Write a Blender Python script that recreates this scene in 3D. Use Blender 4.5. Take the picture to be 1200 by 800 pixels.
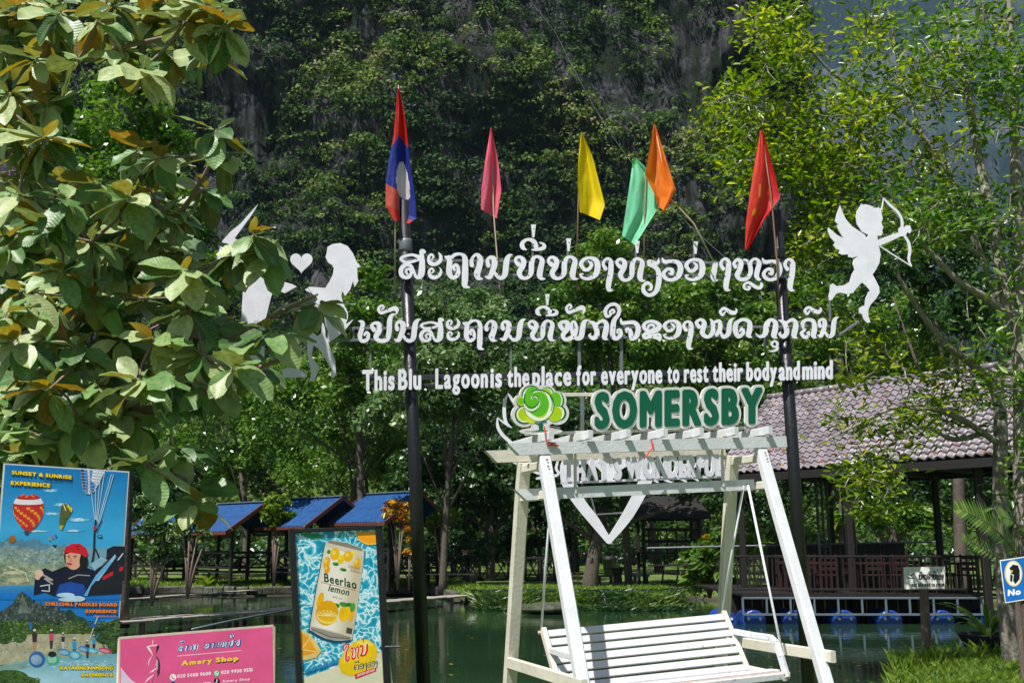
import bpy, math, random
import numpy as np
from mathutils import Vector, Matrix, noise
from mathutils.geometry import delaunay_2d_cdt
R = math.radians
for o in list(bpy.data.objects): bpy.data.objects.remove(o)
scene = bpy.context.scene
COL = scene.collection
# ------------------------------------------------------------------ camera
PITCH = math.atan(0.2)
EYE = Vector((0, 0, 1.6))
cd = bpy.data.cameras.new('camera'); cam = bpy.data.objects.new('camera', cd); COL.objects.link(cam)
cam.location = EYE; cam.rotation_euler = (math.pi/2 + PITCH, 0, 0)
cd.sensor_width = 36; cd.lens = 36; cd.clip_start = 0.05; cd.clip_end = 12000
scene.camera = cam
# ------------------------------------------------------------------ world, sun, exposure
SUN_EL, SUN_ROT = 60, 217
world = bpy.data.worlds.new('World'); scene.world = world; world.use_nodes = True
wn = world.node_tree.nodes; wl = world.node_tree.links
sky = wn.new('ShaderNodeTexSky'); sky.sky_type = 'NISHITA'; sky.sun_disc = False
sky.sun_elevation = R(SUN_EL); sky.sun_rotation = R(SUN_ROT); sky.air_density = 1.0; sky.dust_density = 1.5
wn['Background'].inputs['Strength'].default_value = 0.06
wl.new(sky.outputs[0], wn['Background'].inputs[0])
sd = bpy.data.lights.new('sun', 'SUN'); sd.energy = 5.0; sd.angle = R(0.5); sd.color = (1, .96, .915)
sun = bpy.data.objects.new('sun', sd); COL.objects.link(sun)
to_sun = Vector((math.sin(R(SUN_ROT))*math.cos(R(SUN_EL)), math.cos(R(SUN_ROT))*math.cos(R(SUN_EL)), math.sin(R(SUN_EL))))
sun.rotation_euler = to_sun.to_track_quat('Z', 'Y').to_euler()
sun.location = (0, -10, 60)
vs = scene.view_settings; vs.view_transform = 'Standard'; vs.look = 'None'; vs.gamma = 1; vs.use_curve_mapping = False
vs.exposure = 0.5
scene.cycles.use_denoising = True
scene.cycles.max_bounces = 6; scene.cycles.transparent_max_bounces = 6; scene.cycles.diffuse_bounces = 3
scene.cycles.transmission_bounces = 3; scene.cycles.volume_bounces = 1
scene.cycles.sample_clamp_indirect = 4

# ------------------------------------------------------------------ helpers
FWD = Vector((0, math.cos(PITCH), math.sin(PITCH))); UPV = Vector((0, -math.sin(PITCH), math.cos(PITCH)))
def ray(x, y):
    return Vector(((x-600)/1200, 0, 0)) + UPV*((400-y)/1200) + FWD
def at(x, y, D):
    d = ray(x, y); return EYE + d*(D/d.y)
def on_ground(x, y, z=0.0):
    d = ray(x, y); return EYE + d*((z-EYE.z)/d.z)
class Plane:
    """A real plane in the scene; front normal towards the viewer's side."""
    def __init__(s, p, n):
        s.p = Vector(p); s.n = Vector(n).normalized()
        if s.n.dot(EYE-s.p) < 0: s.n = -s.n
    def hit(s, x, y, off=0.0):
        d = ray(x, y); t = (s.p-EYE).dot(s.n)/d.dot(s.n)
        return EYE + d*t + s.n*off
def vplane(xa, Da, xb, Db, y=600):
    a = at(xa, y, Da); b = at(xb, y, Db)
    d = (b-a); d.z = 0
    return Plane(a, Vector((d.y, -d.x, 0)))
def lin(c):
    if isinstance(c, str): c = [int(c[i:i+2], 16)/255 for i in (0, 2, 4)]
    return tuple((v/12.92 if v <= .04045 else ((v+.055)/1.055)**2.4) for v in c)

# ---- materials
def newmat(name):
    m = bpy.data.materials.new(name); m.use_nodes = True
    return m, m.node_tree.nodes, m.node_tree.links, m.node_tree.nodes['Principled BSDF']
def N(nodes, t, **kw):
    n = nodes.new('ShaderNode'+t)
    for k, v in kw.items():
        if k in n.inputs: n.inputs[k].default_value = v
        else: setattr(n, k, v)
    return n
def ramp(nodes, stops, interp='LINEAR'):
    r = nodes.new('ShaderNodeValToRGB'); r.color_ramp.interpolation = interp
    el = r.color_ramp.elements
    while len(el) > len(stops): el.remove(el[-1])
    while len(el) < len(stops): el.new(0.5)
    for e, (p, c) in zip(el, stops): e.position = p; e.color = (*c[:3], 1)
    return r
def paint(name, col, rough=.5, wear=None, wscale=6, wcut=.6, metal=0, bump=.1, bscale=40, var=.12, spec=.5, stretch=(1,1,1)):
    """painted / plain surface with tone variation, stains and fine relief"""
    m, n, l, b = newmat(name)
    tc = N(n, 'TexCoord'); mp = N(n, 'Mapping'); mp.inputs['Scale'].default_value = stretch
    l.new(tc.outputs['Object'], mp.inputs[0])
    n1 = N(n, 'TexNoise', Scale=wscale, Detail=6.0, Roughness=.65); l.new(mp.outputs[0], n1.inputs['Vector'])
    r1 = ramp(n, [(.3, tuple(c*(1-var) for c in col)), (.7, tuple(min(1, c*(1+var)) for c in col))])
    l.new(n1.outputs[0], r1.inputs[0]); out = r1.outputs[0]
    if wear:
        n2 = N(n, 'TexNoise', Scale=wscale*2.7, Detail=8.0, Roughness=.7); l.new(mp.outputs[0], n2.inputs['Vector'])
        r2 = ramp(n, [(wcut, (0, 0, 0)), (min(1, wcut+.08), (1, 1, 1))]); l.new(n2.outputs[0], r2.inputs[0])
        mx = N(n, 'Mix', data_type='RGBA'); l.new(r2.outputs[0], mx.inputs[0]); l.new(out, mx.inputs[6]); mx.inputs[7].default_value = (*wear, 1)
        out = mx.outputs[2]
    l.new(out, b.inputs['Base Color'])
    b.inputs['Roughness'].default_value = rough; b.inputs['Metallic'].default_value = metal
    b.inputs['Specular IOR Level'].default_value = spec
    n3 = N(n, 'TexNoise', Scale=bscale, Detail=5.0); l.new(mp.outputs[0], n3.inputs['Vector'])
    bp = N(n, 'Bump', Strength=bump, Distance=.02); l.new(n3.outputs[0], bp.inputs['Height']); l.new(bp.outputs[0], b.inputs['Normal'])
    return m
def leafmat(name, stops, rough=.35, transl=.35, under=None, veins=False, spec=.5):
    """foliage: colour from the 'tint' of each leaf, translucent, slightly glossy"""
    m, n, l, b = newmat(name)
    a = N(n, 'Attribute', attribute_name='tint')
    r = ramp(n, stops); l.new(a.outputs['Fac'], r.inputs[0]); col = r.outputs[0]
    if under:
        g = N(n, 'NewGeometry'); mx = N(n, 'Mix', data_type='RGBA')
        l.new(g.outputs['Backfacing'], mx.inputs[0]); l.new(col, mx.inputs[6])
        r2 = ramp(n, under); l.new(a.outputs['Fac'], r2.inputs[0]); l.new(r2.outputs[0], mx.inputs[7]); col = mx.outputs[2]
    if veins:
        uv = N(n, 'UVMap'); sx = N(n, 'SeparateXYZ'); l.new(uv.outputs[0], sx.inputs[0])
        ab = N(n, 'Math', operation='ABSOLUTE'); l.new(sx.outputs[0], ab.inputs[0])
        m1 = N(n, 'Math', operation='MULTIPLY_ADD'); l.new(ab.outputs[0], m1.inputs[0]); m1.inputs[1].default_value = -.45; l.new(sx.outputs[1], m1.inputs[2])
        m2 = N(n, 'Math', operation='MULTIPLY'); l.new(m1.outputs[0], m2.inputs[0]); m2.inputs[1].default_value = 75
        sn = N(n, 'Math', operation='SINE'); l.new(m2.outputs[0], sn.inputs[0])
        rr = ramp(n, [(0, (0, 0, 0)), (.8, (.1, .1, .1)), (1, (1, 1, 1))]); 
        m3 = N(n, 'Math', operation='MULTIPLY_ADD'); l.new(sn.outputs[0], m3.inputs[0]); m3.inputs[1].default_value = .5; m3.inputs[2].default_value = .5
        l.new(m3.outputs[0], rr.inputs[0])
        mid = N(n, 'Math', operation='LESS_THAN'); l.new(ab.outputs[0], mid.inputs[0]); mid.inputs[1].default_value = .05
        mm = N(n, 'Math', operation='MAXIMUM'); l.new(rr.outputs[0], mm.inputs[0]); l.new(mid.outputs[0], mm.inputs[1])
        mf = N(n, 'Math', operation='MULTIPLY'); l.new(mm.outputs[0], mf.inputs[0]); mf.inputs[1].default_value = .22
        mx = N(n, 'Mix', data_type='RGBA'); l.new(mf.outputs[0], mx.inputs[0]); l.new(col, mx.inputs[6]); mx.inputs[7].default_value = (.34, .42, .16, 1)
        nz = N(n, 'TexNoise', Scale=9.0, Detail=4.0); tc = N(n, 'TexCoord'); l.new(tc.outputs['Object'], nz.inputs['Vector'])
        hv = N(n, 'HueSaturation'); mr = N(n, 'MapRange'); mr.inputs[1].default_value = .3; mr.inputs[2].default_value = .7; mr.inputs[3].default_value = .7; mr.inputs[4].default_value = 1.25
        l.new(nz.outputs[0], mr.inputs[0]); l.new(mr.outputs[0], hv.inputs['Value']); l.new(mx.outputs[2], hv.inputs['Color']); col = hv.outputs[0]
        bp = N(n, 'Bump', Strength=.22, Distance=.003); l.new(m3.outputs[0], bp.inputs['Height']); l.new(bp.outputs[0], b.inputs['Normal'])
    l.new(col, b.inputs['Base Color']); b.inputs['Roughness'].default_value = rough; b.inputs['Specular IOR Level'].default_value = spec
    tr = N(n, 'BsdfTranslucent'); hs = N(n, 'HueSaturation'); hs.inputs['Saturation'].default_value = 1.15; hs.inputs['Value'].default_value = 1.5
    l.new(col, hs.inputs['Color']); l.new(hs.outputs[0], tr.inputs[0])
    ms = N(n, 'MixShader'); ms.inputs[0].default_value = transl
    l.new(b.outputs[0], ms.inputs[1]); l.new(tr.outputs[0], ms.inputs[2])
    l.new(ms.outputs[0], n['Material Output'].inputs[0])
    return m

# ---- objects
def props(o, label=None, cat=None, group=None, kind=None):
    if label: o['label'] = label
    if cat: o['category'] = cat
    if group: o['group'] = group
    if kind: o['kind'] = kind
    return o
def wloc(o):
    v = Vector((0, 0, 0))
    while o is not None: v = v + o.location; o = o.parent
    return v
def thing(name, loc, label, cat, group=None):
    o = bpy.data.objects.new(name, None); COL.objects.link(o); o.location = loc; o.empty_display_size = .2
    return props(o, label, cat, group)
def mesh_from(name, V, F, mats, fm=None, smooth=False):
    me = bpy.data.meshes.new(name); me.from_pydata([tuple(v) for v in V], [], F)
    for m in (mats if isinstance(mats, (list, tuple)) else [mats]): me.materials.append(m)
    if fm: me.polygons.foreach_set('material_index', fm)
    if smooth: me.polygons.foreach_set('use_smooth', [True]*len(me.polygons))
    return me
def link(name, me, parent=None, loc=None, **kw):
    o = bpy.data.objects.new(name, me); COL.objects.link(o)
    if parent is not None: o.parent = parent
    if loc is not None: o.location = loc
    return props(o, **kw)
class MB:
    def __init__(s): s.V = []; s.F = []
    def add(s, V, F):
        b = len(s.V); s.V += [Vector(v) for v in V]; s.F += [tuple(i+b for i in f) for f in F]; return s
    def beam(s, a, b, w, h, up=(0, 0, 1), ch=.12, r=0):
        """chamfered timber from a to b, w across, h along up"""
        a = Vector(a); b = Vector(b); d = (b-a).normalized(); up = Vector(up)
        x = d.cross(up)
        if x.length < 1e-4: x = d.cross(Vector((1, 0, 0)))
        x.normalize(); y = x.cross(d).normalized()
        c = min(w, h)*ch; W = w/2; H = h/2
        prof = [(W-c, -H), (W, -H+c), (W, H-c), (W-c, H), (-W+c, H), (-W, H-c), (-W, -H+c), (-W+c, -H)]
        V = [a+x*p+y*q for p, q in prof]+[b+x*p+y*q for p, q in prof]
        F = [(i, (i+1) % 8, (i+1) % 8+8, i+8) for i in range(8)]+[tuple(range(7, -1, -1)), tuple(range(8, 16))]
        return s.add(V, F)
    def box(s, x0, x1, y0, y1, z0, z1):
        V = [(x, y, z) for x in (x0, x1) for y in (y0, y1) for z in (z0, z1)]
        return s.add(V, [(0, 1, 3, 2), (4, 6, 7, 5), (0, 4, 5, 1), (2, 3, 7, 6), (0, 2, 6, 4), (1, 5, 7, 3)])
    def tube(s, pts, rad, sides=8, cap=True):
        pts = [Vector(p) for p in pts]; n = len(pts)
        if not isinstance(rad, (list, tuple)): rad = [rad]*n
        V = []; F = []; ref = None
        for i, p in enumerate(pts):
            d = (pts[min(i+1, n-1)]-pts[max(i-1, 0)]).normalized()
            if ref is None: ref = d.orthogonal().normalized()
            x = (ref-d*ref.dot(d)).normalized(); ref = x; y = d.cross(x)
            for k in range(sides):
                t = 2*math.pi*k/sides; V.append(p+(x*math.cos(t)+y*math.sin(t))*rad[i])
        for i in range(n-1):
            for k in range(sides):
                a = i*sides+k; b = i*sides+(k+1) % sides; F.append((a, b, b+sides, a+sides))
        if cap: F += [tuple(range(sides-1, -1, -1)), tuple(range((n-1)*sides, n*sides))]
        return s.add(V, F)
    def lathe(s, c, prof, sides=16, axis='Z'):
        c = Vector(c); V = []; F = []
        for r, h in prof:
            for k in range(sides):
                t = 2*math.pi*k/sides; p = Vector((r*math.cos(t), r*math.sin(t), h))
                if axis == 'Y': p = Vector((p.x, h, p.y))
                V.append(c+p)
        for i in range(len(prof)-1):
            for k in range(sides):
                a = i*sides+k; b = i*sides+(k+1) % sides; F.append((a, b, b+sides, a+sides))
        F += [tuple(range(sides-1, -1, -1)), tuple(range((len(prof)-1)*sides, len(prof)*sides))]
        return s.add(V, F)
    def build(s, name, mat, parent=None, smooth=False, **kw):
        L = wloc(parent) if parent is not None else Vector((0, 0, 0))
        return link(name, mesh_from(name, [v-L for v in s.V], s.F, mat, smooth=smooth), parent, **kw)
def quads_obj(name, P, tint, mat, parent=None, **kw):
    """P (n,4,3) leaf quads -> one mesh with a 'tint' per leaf"""
    n, k = P.shape[0], P.shape[1]
    L = np.array(wloc(parent)) if parent is not None else np.zeros(3)
    me = bpy.data.meshes.new(name); me.vertices.add(n*k); me.vertices.foreach_set('co', (P-L).astype(np.float32).ravel())
    if k == 4:
        idx = np.arange(n*4, dtype=np.int32); nf = n; ls = np.arange(n, dtype=np.int32)*4; rep = 1
    else:   # 6-vertex leaf: two quads folded along the midrib (0 base,1 l,2 l2,3 tip,4 r2,5 r)
        b = np.arange(n, dtype=np.int32)[:, None]*6
        idx = (b+np.array([[0, 3, 2, 1, 0, 5, 4, 3]])).ravel().astype(np.int32); nf = 2*n; ls = np.arange(nf, dtype=np.int32)*4; rep = 2
    me.loops.add(len(idx)); me.loops.foreach_set('vertex_index', idx)
    me.polygons.add(nf); me.polygons.foreach_set('loop_start', ls)
    at_ = me.attributes.new('tint', 'FLOAT', 'FACE'); at_.data.foreach_set('value', np.repeat(tint, rep).astype(np.float32))
    me.materials.append(mat); me.update(calc_edges=True)
    return link(name, me, parent, **kw)
def unit(v): return v/np.maximum(np.linalg.norm(v, axis=-1, keepdims=True), 1e-9)
def leaf_quads(C, nrm, size, rng, aspect=.5, six=False, along=None):
    n = len(C); nrm = unit(nrm)
    a = rng.normal(size=(n, 3)) if along is None else along
    a = unit(a-nrm*np.sum(a*nrm, 1, keepdims=True)); b = np.cross(nrm, a)
    L = (size*(.6+.8*rng.random(n)))[:, None]; W = L*aspect
    if not six:
        return np.stack([C-a*L*.5, C+b*W*.5+a*L*.08, C+a*L*.5, C-b*W*.5+a*L*.08], 1)
    f = nrm*W*.18
    return np.stack([C-a*L*.5, C+b*W*.36-a*L*.1+f, C+b*W*.45+a*L*.25+f, C+a*L*.5-nrm*L*.1, C-b*W*.45+a*L*.25+f, C-b*W*.36-a*L*.1+f], 1)
def crown_pts(n, blobs, rng, sub=14, sr=.38, upb=.5):
    blobs = np.array(blobs, float)     # x,y,z,r
    w = blobs[:, 3]**2; k = rng.choice(len(blobs), n, p=w/w.sum())
    dirs = unit(rng.normal(size=(len(blobs), sub, 3))); dirs[..., 2] = np.where(dirs[..., 2] < -.5, -dirs[..., 2]*.5, dirs[..., 2])
    depth = .55+.4*rng.random((len(blobs), sub)); srr = sr*(.6+.8*rng.random((len(blobs), sub))); st = rng.random((len(blobs), sub))
    j = rng.integers(0, sub, n); d = dirs[k, j]; r = blobs[k, 3][:, None]
    d2 = unit(rng.normal(size=(n, 3)))
    rad = (rng.random(n)**.45)[:, None]
    C = blobs[k, :3]+d*r*depth[k, j][:, None]+d2*r*srr[k, j][:, None]*rad*np.array([1, 1, .75])
    nrm = d2*.7+rng.normal(size=(n, 3))*.55+np.array([0, 0, upb])
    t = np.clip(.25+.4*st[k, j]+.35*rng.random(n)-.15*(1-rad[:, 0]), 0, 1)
    return C, nrm, t

# ---- flat shapes (union of polygons -> plate)
def ccw(p):
    a = sum(p[i][0]*p[(i+1) % len(p)][1]-p[(i+1) % len(p)][0]*p[i][1] for i in range(len(p)))
    return p if a > 0 else p[::-1]
def union2d(polys):
    V = []; F = []
    for p in polys:
        p = ccw(p); b = len(V); V += [Vector((float(x), float(y))) for x, y in p]; F.append(list(range(b, b+len(p))))
    r = delaunay_2d_cdt(V, [], F, 0, 1e-5)
    P = np.array([(v.x, v.y) for v in r[0]]); T = [f for f in r[2] if len(f) == 3]
    C = P[np.array(T)].mean(1); inside = np.zeros(len(T), bool)
    for f in F:
        q = np.array([(V[i].x, V[i].y) for i in f]); m = np.where(~inside & (C[:, 0] > q[:, 0].min()) & (C[:, 0] < q[:, 0].max()) & (C[:, 1] > q[:, 1].min()) & (C[:, 1] < q[:, 1].max()))[0]
        if len(m) == 0: continue
        x = C[m, 0][:, None]; y = C[m, 1][:, None]; q2 = np.roll(q, -1, 0); dy = q2[:, 1]-q[:, 1]; dy = np.where(dy == 0, 1e-12, dy)
        hit = ((q[:, 1] > y) != (q2[:, 1] > y)) & (x < (q2[:, 0]-q[:, 0])*(y-q[:, 1])/dy+q[:, 0]); inside[m[hit.sum(1) % 2 == 1]] = True
    return [(v.x, v.y) for v in r[0]], [t for t, k in zip(T, inside) if k]
def capsule(x0, y0, r0, x1, y1, r1, k=4):
    t = math.atan2(y1-y0, x1-x0); P = []
    for i in range(k+1):
        a = t+math.pi/2+math.pi*i/k; P.append((x0+r0*math.cos(a), y0+r0*math.sin(a)))
    for i in range(k+1):
        a = t-math.pi/2+math.pi*i/k; P.append((x1+r1*math.cos(a), y1+r1*math.sin(a)))
    return P
def catmull(pts, sub=3):
    out = []; n = len(pts)
    for i in range(n-1):
        p0 = pts[max(i-1, 0)]; p1 = pts[i]; p2 = pts[i+1]; p3 = pts[min(i+2, n-1)]
        for k in range(sub):
            t = k/sub
            out.append(tuple(.5*((2*b)+(-a+c)*t+(2*a-5*b+4*c-d)*t*t+(-a+3*b-3*c+d)*t**3) for a, b, c, d in zip(p0, p1, p2, p3)))
    out.append(tuple(pts[-1])); return out
def stroke(pts, sub=3, wmul=1.0):
    s = catmull(pts, sub); return [capsule(a[0], a[1], max(a[2], 1)*wmul/2, b[0], b[1], max(b[2], 1)*wmul/2) for a, b in zip(s, s[1:]) if abs(a[0]-b[0])+abs(a[1]-b[1]) > 1e-3]
def plate(name, shape, M, t, mat, parent, back=None, **kw):
    """shape (verts2d, tris) mapped by M(x, y, off) and given thickness t"""
    V2, T = shape; used = sorted({i for f in T for i in f}); idx = {v: i for i, v in enumerate(used)}; n = len(used)
    V = [M(*V2[i], 0) for i in used]+[M(*V2[i], -t) for i in used]
    T = [tuple(idx[i] for i in f) for f in T]
    nr = (V[T[0][1]]-V[T[0][0]]).cross(V[T[0][2]]-V[T[0][0]]); toward = nr.dot(M(*V2[used[0]], 1)-M(*V2[used[0]], 0)) > 0
    if not toward: T = [f[::-1] for f in T]
    F = list(T)+[tuple(i+n for i in f[::-1]) for f in T]
    if t > 0:
        ec = {}
        for f in T:
            for a, b in zip(f, f[1:]+f[:1]): ec[(a, b)] = 1
        for a, b in list(ec):
            if (b, a) not in ec: F.append((b, a, a+n, b+n))
    else: F = list(T); V = V[:n]
    L = wloc(parent)
    return link(name, mesh_from(name, [v-L for v in V], F, mat), parent, **kw)
_tc = {}
def text2d(s, res=3):
    if s in _tc: return _tc[s]
    c = bpy.data.curves.new('lettering', 'FONT'); c.body = s; c.size = 1; c.resolution_u = res
    o = bpy.data.objects.new('lettering', c); COL.objects.link(o); bpy.context.view_layer.update()
    me = bpy.data.meshes.new_from_object(o.evaluated_get(bpy.context.evaluated_depsgraph_get()))
    V = [(v.co.x, v.co.y) for v in me.vertices]; F = [tuple(p.vertices) for p in me.polygons]
    bpy.data.objects.remove(o); bpy.data.curves.remove(c); bpy.data.meshes.remove(me)
    _tc[s] = (V, F); return _tc[s]
def text_shape(s, fx, fy, r=0):
    """text scaled (fx, fy) then thickened by r: union of triangles and outline capsules; y grows up"""
    if len(s) > 1:
        V, F, cur = [], [], 0.0
        for ch in s:
            if ch == ' ': cur += .3*fx; continue
            v, f = text_shape(ch, fx, fy, r); b = bbox(v, f); k = len(V); V += [(x-b[0]+cur, y) for x, y in v]; F += [tuple(i+k for i in g) for g in f]; cur += b[2]-b[0]+.07
        return V, F
    V, F = text2d(s); V = [(x*fx, y*fy) for x, y in V]
    if r <= 0: return V, F
    e = {}; tri_a = sum(abs(sum(V[f[i]][0]*V[f[(i+1) % len(f)]][1]-V[f[(i+1) % len(f)]][0]*V[f[i]][1] for i in range(len(f))))/2 for f in F)
    for f in F:
        for a, b in zip(f, f[1:]+f[:1]):
            k = (round(V[a][0], 5), round(V[a][1], 5), round(V[b][0], 5), round(V[b][1], 5)); e[k] = 1
    polys = [[V[i] for i in f] for f in F if len(set(V[i] for i in f)) >= 3]
    rim = [k for k in e if (k[2], k[3], k[0], k[1]) not in e]; per = sum(math.hypot(c-a, d-b) for a, b, c, d in rim); best = None
    for q in (1,):
        pp = polys+[capsule(a, b, r*q, c, d, r*q, 3 if q == 1 else 4) for a, b, c, d in rim]
        pp = [p for p in pp if abs(sum(p[i][0]*p[(i+1) % len(p)][1]-p[(i+1) % len(p)][0]*p[i][1] for i in range(len(p)))) > 1e-7]
        sh = union2d(pp); got = sum(abs(sum(sh[0][f[i]][0]*sh[0][f[(i+1) % 3]][1]-sh[0][f[(i+1) % 3]][0]*sh[0][f[i]][1] for i in range(3)))/2 for f in sh[1])
        k = (got-tri_a)/(per*r*q)
        if best is None or k < best[0]-.02: best = (k, sh)
    return best[1]
def fit(shape, x0, y0, x1, y1, X0, Y0, X1, Y1):
    V, F = shape; fx = (X1-X0)/(x1-x0); fy = (Y1-Y0)/(y1-y0)
    return [(X0+(x-x0)*fx, Y0+(y-y0)*fy) for x, y in V], F
def bbox(V, T=None):
    if T is not None: V = [V[i] for f in T for i in f]
    return min(v[0] for v in V), min(v[1] for v in V), max(v[0] for v in V), max(v[1] for v in V)
def fitb(shape, X0, Y0, X1, Y1, flip=False):
    x0, y0, x1, y1 = bbox(*shape)
    return fit(shape, x0, y1 if flip else y0, x1, y0 if flip else y1, X0, Y0, X1, Y1)
class Print:
    """thin printed layers on a sheet; coordinates as in the picture of the sheet, laid on its real plane"""
    def __init__(s, plane, base=.002): s.pl = plane; s.off = base; s.V = []; s.F = []; s.C = []
    def tri(s, shape, col, amp=0.0, step=.000006):
        V2, T = shape; b = len(s.V); s.off += step
        s.V += [s.pl.hit(x, y, s.off) for x, y in V2]
        for f in T:
            f = tuple(f); nr = (s.V[f[1]+b]-s.V[f[0]+b]).cross(s.V[f[2]+b]-s.V[f[0]+b])
            if nr.dot(s.pl.n) < 0: f = f[::-1]
            s.F.append(tuple(i+b for i in f))
            for i in f:
                c = col(*V2[i]) if callable(col) else col
                s.C.append((*lin(c), amp))
        return s
    def poly(s, pts, col, amp=0.0): return s.tri(union2d([pts]), col, amp)
    def oval(s, cx, cy, rx, ry, col, rot=0, amp=0.0, k=16, a0=0, a1=360):
        P = []
        for i in range(k+(a1-a0 < 360)):
            a = R(a0+(a1-a0)*i/k); x = rx*math.cos(a); y = ry*math.sin(a); c, q = math.cos(R(rot)), math.sin(R(rot))
            P.append((cx+x*c-y*q, cy+x*q+y*c))
        return s.poly(P, col, amp)
    def line(s, pts, w, col, amp=0.0):
        return s.tri(union2d(stroke([(x, y, w) for x, y in pts], 1)), col, amp)
    def grid(s, quad, nx, ny, fn, amp=0.0):
        tl, tr, br, bl = [Vector(q) for q in quad]; V = []; F = []
        for j in range(ny+1):
            for i in range(nx+1):
                u, v = i/nx, j/ny; p = (tl*(1-u)+tr*u)*(1-v)+(bl*(1-u)+br*u)*v; V.append((p.x, p.y))
        for j in range(ny):
            for i in range(nx): a = j*(nx+1)+i; F.append((a, a+1, a+nx+2, a+nx+1))
        return s.tri((V, F), fn, amp)
    def text(s, txt, x0, y0, x1, y1, col, slope=0.0, bold=.02, shear=0.0, ratio=.7, up=False):
        sh = text_shape(txt, ratio, 1, bold)
        V, F = fitb(sh, x0, y1, x1, y0)
        V = [(x+(y1-y)*shear, y+(x-x0)*slope) for x, y in V]
        return s.tri((V, F), col)
    def speckle(s, f, x0, x1, y0, y1, n, cols, size, seed=1, keep=None, flat=.6):
        r = random.Random(seed); base = s.off+.000003
        for q in range(n):
            s.off = base+(q % 9)*.0000016
            x = r.uniform(x0, x1); y = r.uniform(y0, y1)
            if keep and not keep(x, y): continue
            z = size*r.uniform(.4, 1.3); c = r.choice(cols); k = r.randint(4, 6); a0 = r.random()*6
            P = [f(x+z*math.cos(a0+6.283*i/k)*r.uniform(.6, 1.2), y+flat*z*math.sin(a0+6.283*i/k)*r.uniform(.6, 1.2)) for i in range(k)]
            s.tri((P, [(0, i, i+1) for i in range(1, k-1)]), c, .3, 0.0)
        s.off = base+.000018
    def build(s, name, mat, parent, **kw):
        L = wloc(parent); me = mesh_from(name, [v-L for v in s.V], s.F, mat)
        ca = me.color_attributes.new('ink', 'FLOAT_COLOR', 'CORNER'); ca.data.foreach_set('color', np.array(s.C, np.float32).ravel())
        o = link(name, me, parent, **kw); s.V, s.F, s.C = [], [], []; return o
def mixc(a, b, t): 
    a = [int(a[i:i+2], 16)/255 for i in (0, 2, 4)]; b = [int(b[i:i+2], 16)/255 for i in (0, 2, 4)]
    return [x+(y-x)*max(0, min(1, t)) for x, y in zip(a, b)]
# ------------------------------------------------------------------ materials
M = {}
M['black'] = paint('black_gloss_paint', (.012, .012, .016), .38, (.10, .10, .11), 5, .62, bump=.15)
M['galv'] = paint('galvanised_steel', (.16, .17, .19), .5, (.3, .3, .31), 7, .6, metal=.3)
M['darkbar'] = paint('dark_flat_bar', (.02, .024, .034), .5, bump=.05)
M['white'] = paint('white_cut_plate', (.72, .72, .80), .45, (.42, .36, .30), 7, .69, bump=.05, var=.09)
M['swing'] = paint('worn_white_paint', (.60, .62, .64), .5, (.26, .22, .18), 9, .64, bump=.12, bscale=60, var=.10)
M['swing_old'] = paint('grimy_white_paint', (.62, .59, .50), .55, (.32, .2, .11), 6, .68, bump=.12, bscale=50, var=.12)
M['slat'] = paint('peeling_white_paint', (.54, .545, .56), .5, (.14, .15, .17), 9, .63, bump=.12, bscale=50, var=.08)
M['rustwood'] = paint('weathered_seat_wood', (.5, .42, .36), .6, (.28, .12, .07), 9, .5, bump=.4, bscale=60, stretch=(1, 5, 5))
M['screw'] = paint('dark_screw', (.04, .04, .05), .4)
M['bamboo'] = paint('pale_stick', (.42, .33, .22), .6, (.2, .14, .1), 8, .6)
M['brownstick'] = paint('brown_stick', (.22, .12, .06), .6)
M['bark'] = paint('grey_brown_bark', (.075, .06, .045), .8, (.15, .145, .13), 3, .58, bump=.9, bscale=14, var=.3)
M['barkpale'] = paint('lichen_grey_bark', (.20, .18, .145), .8, (.42, .42, .38), 5, .55, bump=.8, bscale=22, var=.3)
M['twig'] = paint('twig_bark', (.2, .14, .11), .7, (.36, .32, .28), 8, .6, bump=.5)
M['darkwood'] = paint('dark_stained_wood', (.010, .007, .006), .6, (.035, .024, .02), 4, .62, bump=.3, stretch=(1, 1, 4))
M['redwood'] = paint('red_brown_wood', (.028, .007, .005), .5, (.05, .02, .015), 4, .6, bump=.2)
M['trim'] = paint('red_brown_trim', (.11, .03, .018), .55, bump=.15)
M['greywood'] = paint('grey_weathered_board', (.30, .27, .22), .75, (.14, .12, .1), 4, .55, bump=.5, bscale=30, var=.25, stretch=(1, 4, 1))
M['blueroof'] = paint('blue_sheet_roof', (.008, .06, .19), .55, (.16, .22, .30), 5, .64, bump=.2, var=.35, spec=.15)
M['tile'] = paint('grey_mauve_roof_tile', (.235, .205, .222), .36, (.16, .14, .15), 1.3, .62, bump=.25, bscale=40, var=.22)
M['steelblue'] = paint('grey_blue_steel', (.10, .14, .17), .5, (.2, .14, .1), 4, .66)
M['barrel'] = paint('blue_plastic_barrel', (.01, .05, .24), .35, (.1, .12, .14), 3, .7, bump=.05)
M['bung'] = paint('white_plastic_bung', (.6, .6, .58), .5)
M['concrete'] = paint('mossy_concrete', (.10, .095, .075), .85, (.035, .05, .02), 1.5, .48, bump=.6, bscale=12, var=.3)
M['rock'] = paint('wet_grey_rock', (.085, .075, .06), .75, (.03, .045, .015), 1.2, .46, bump=1, bscale=5, var=.35)
M['soil'] = paint('brown_soil', (.07, .045, .03), .9, bump=.8, bscale=8, var=.3)
M['pot'] = paint('dark_plastic_pot', (.02, .022, .028), .5)
M['bluepot'] = paint('blue_glazed_pot', (.02, .12, .3), .35)
M['postwood'] = paint('grey_brown_post_wood', (.17, .125, .10), .8, (.07, .05, .04), 5, .55, bump=.8, bscale=30, stretch=(4, 4, .6), var=.3)
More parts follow.
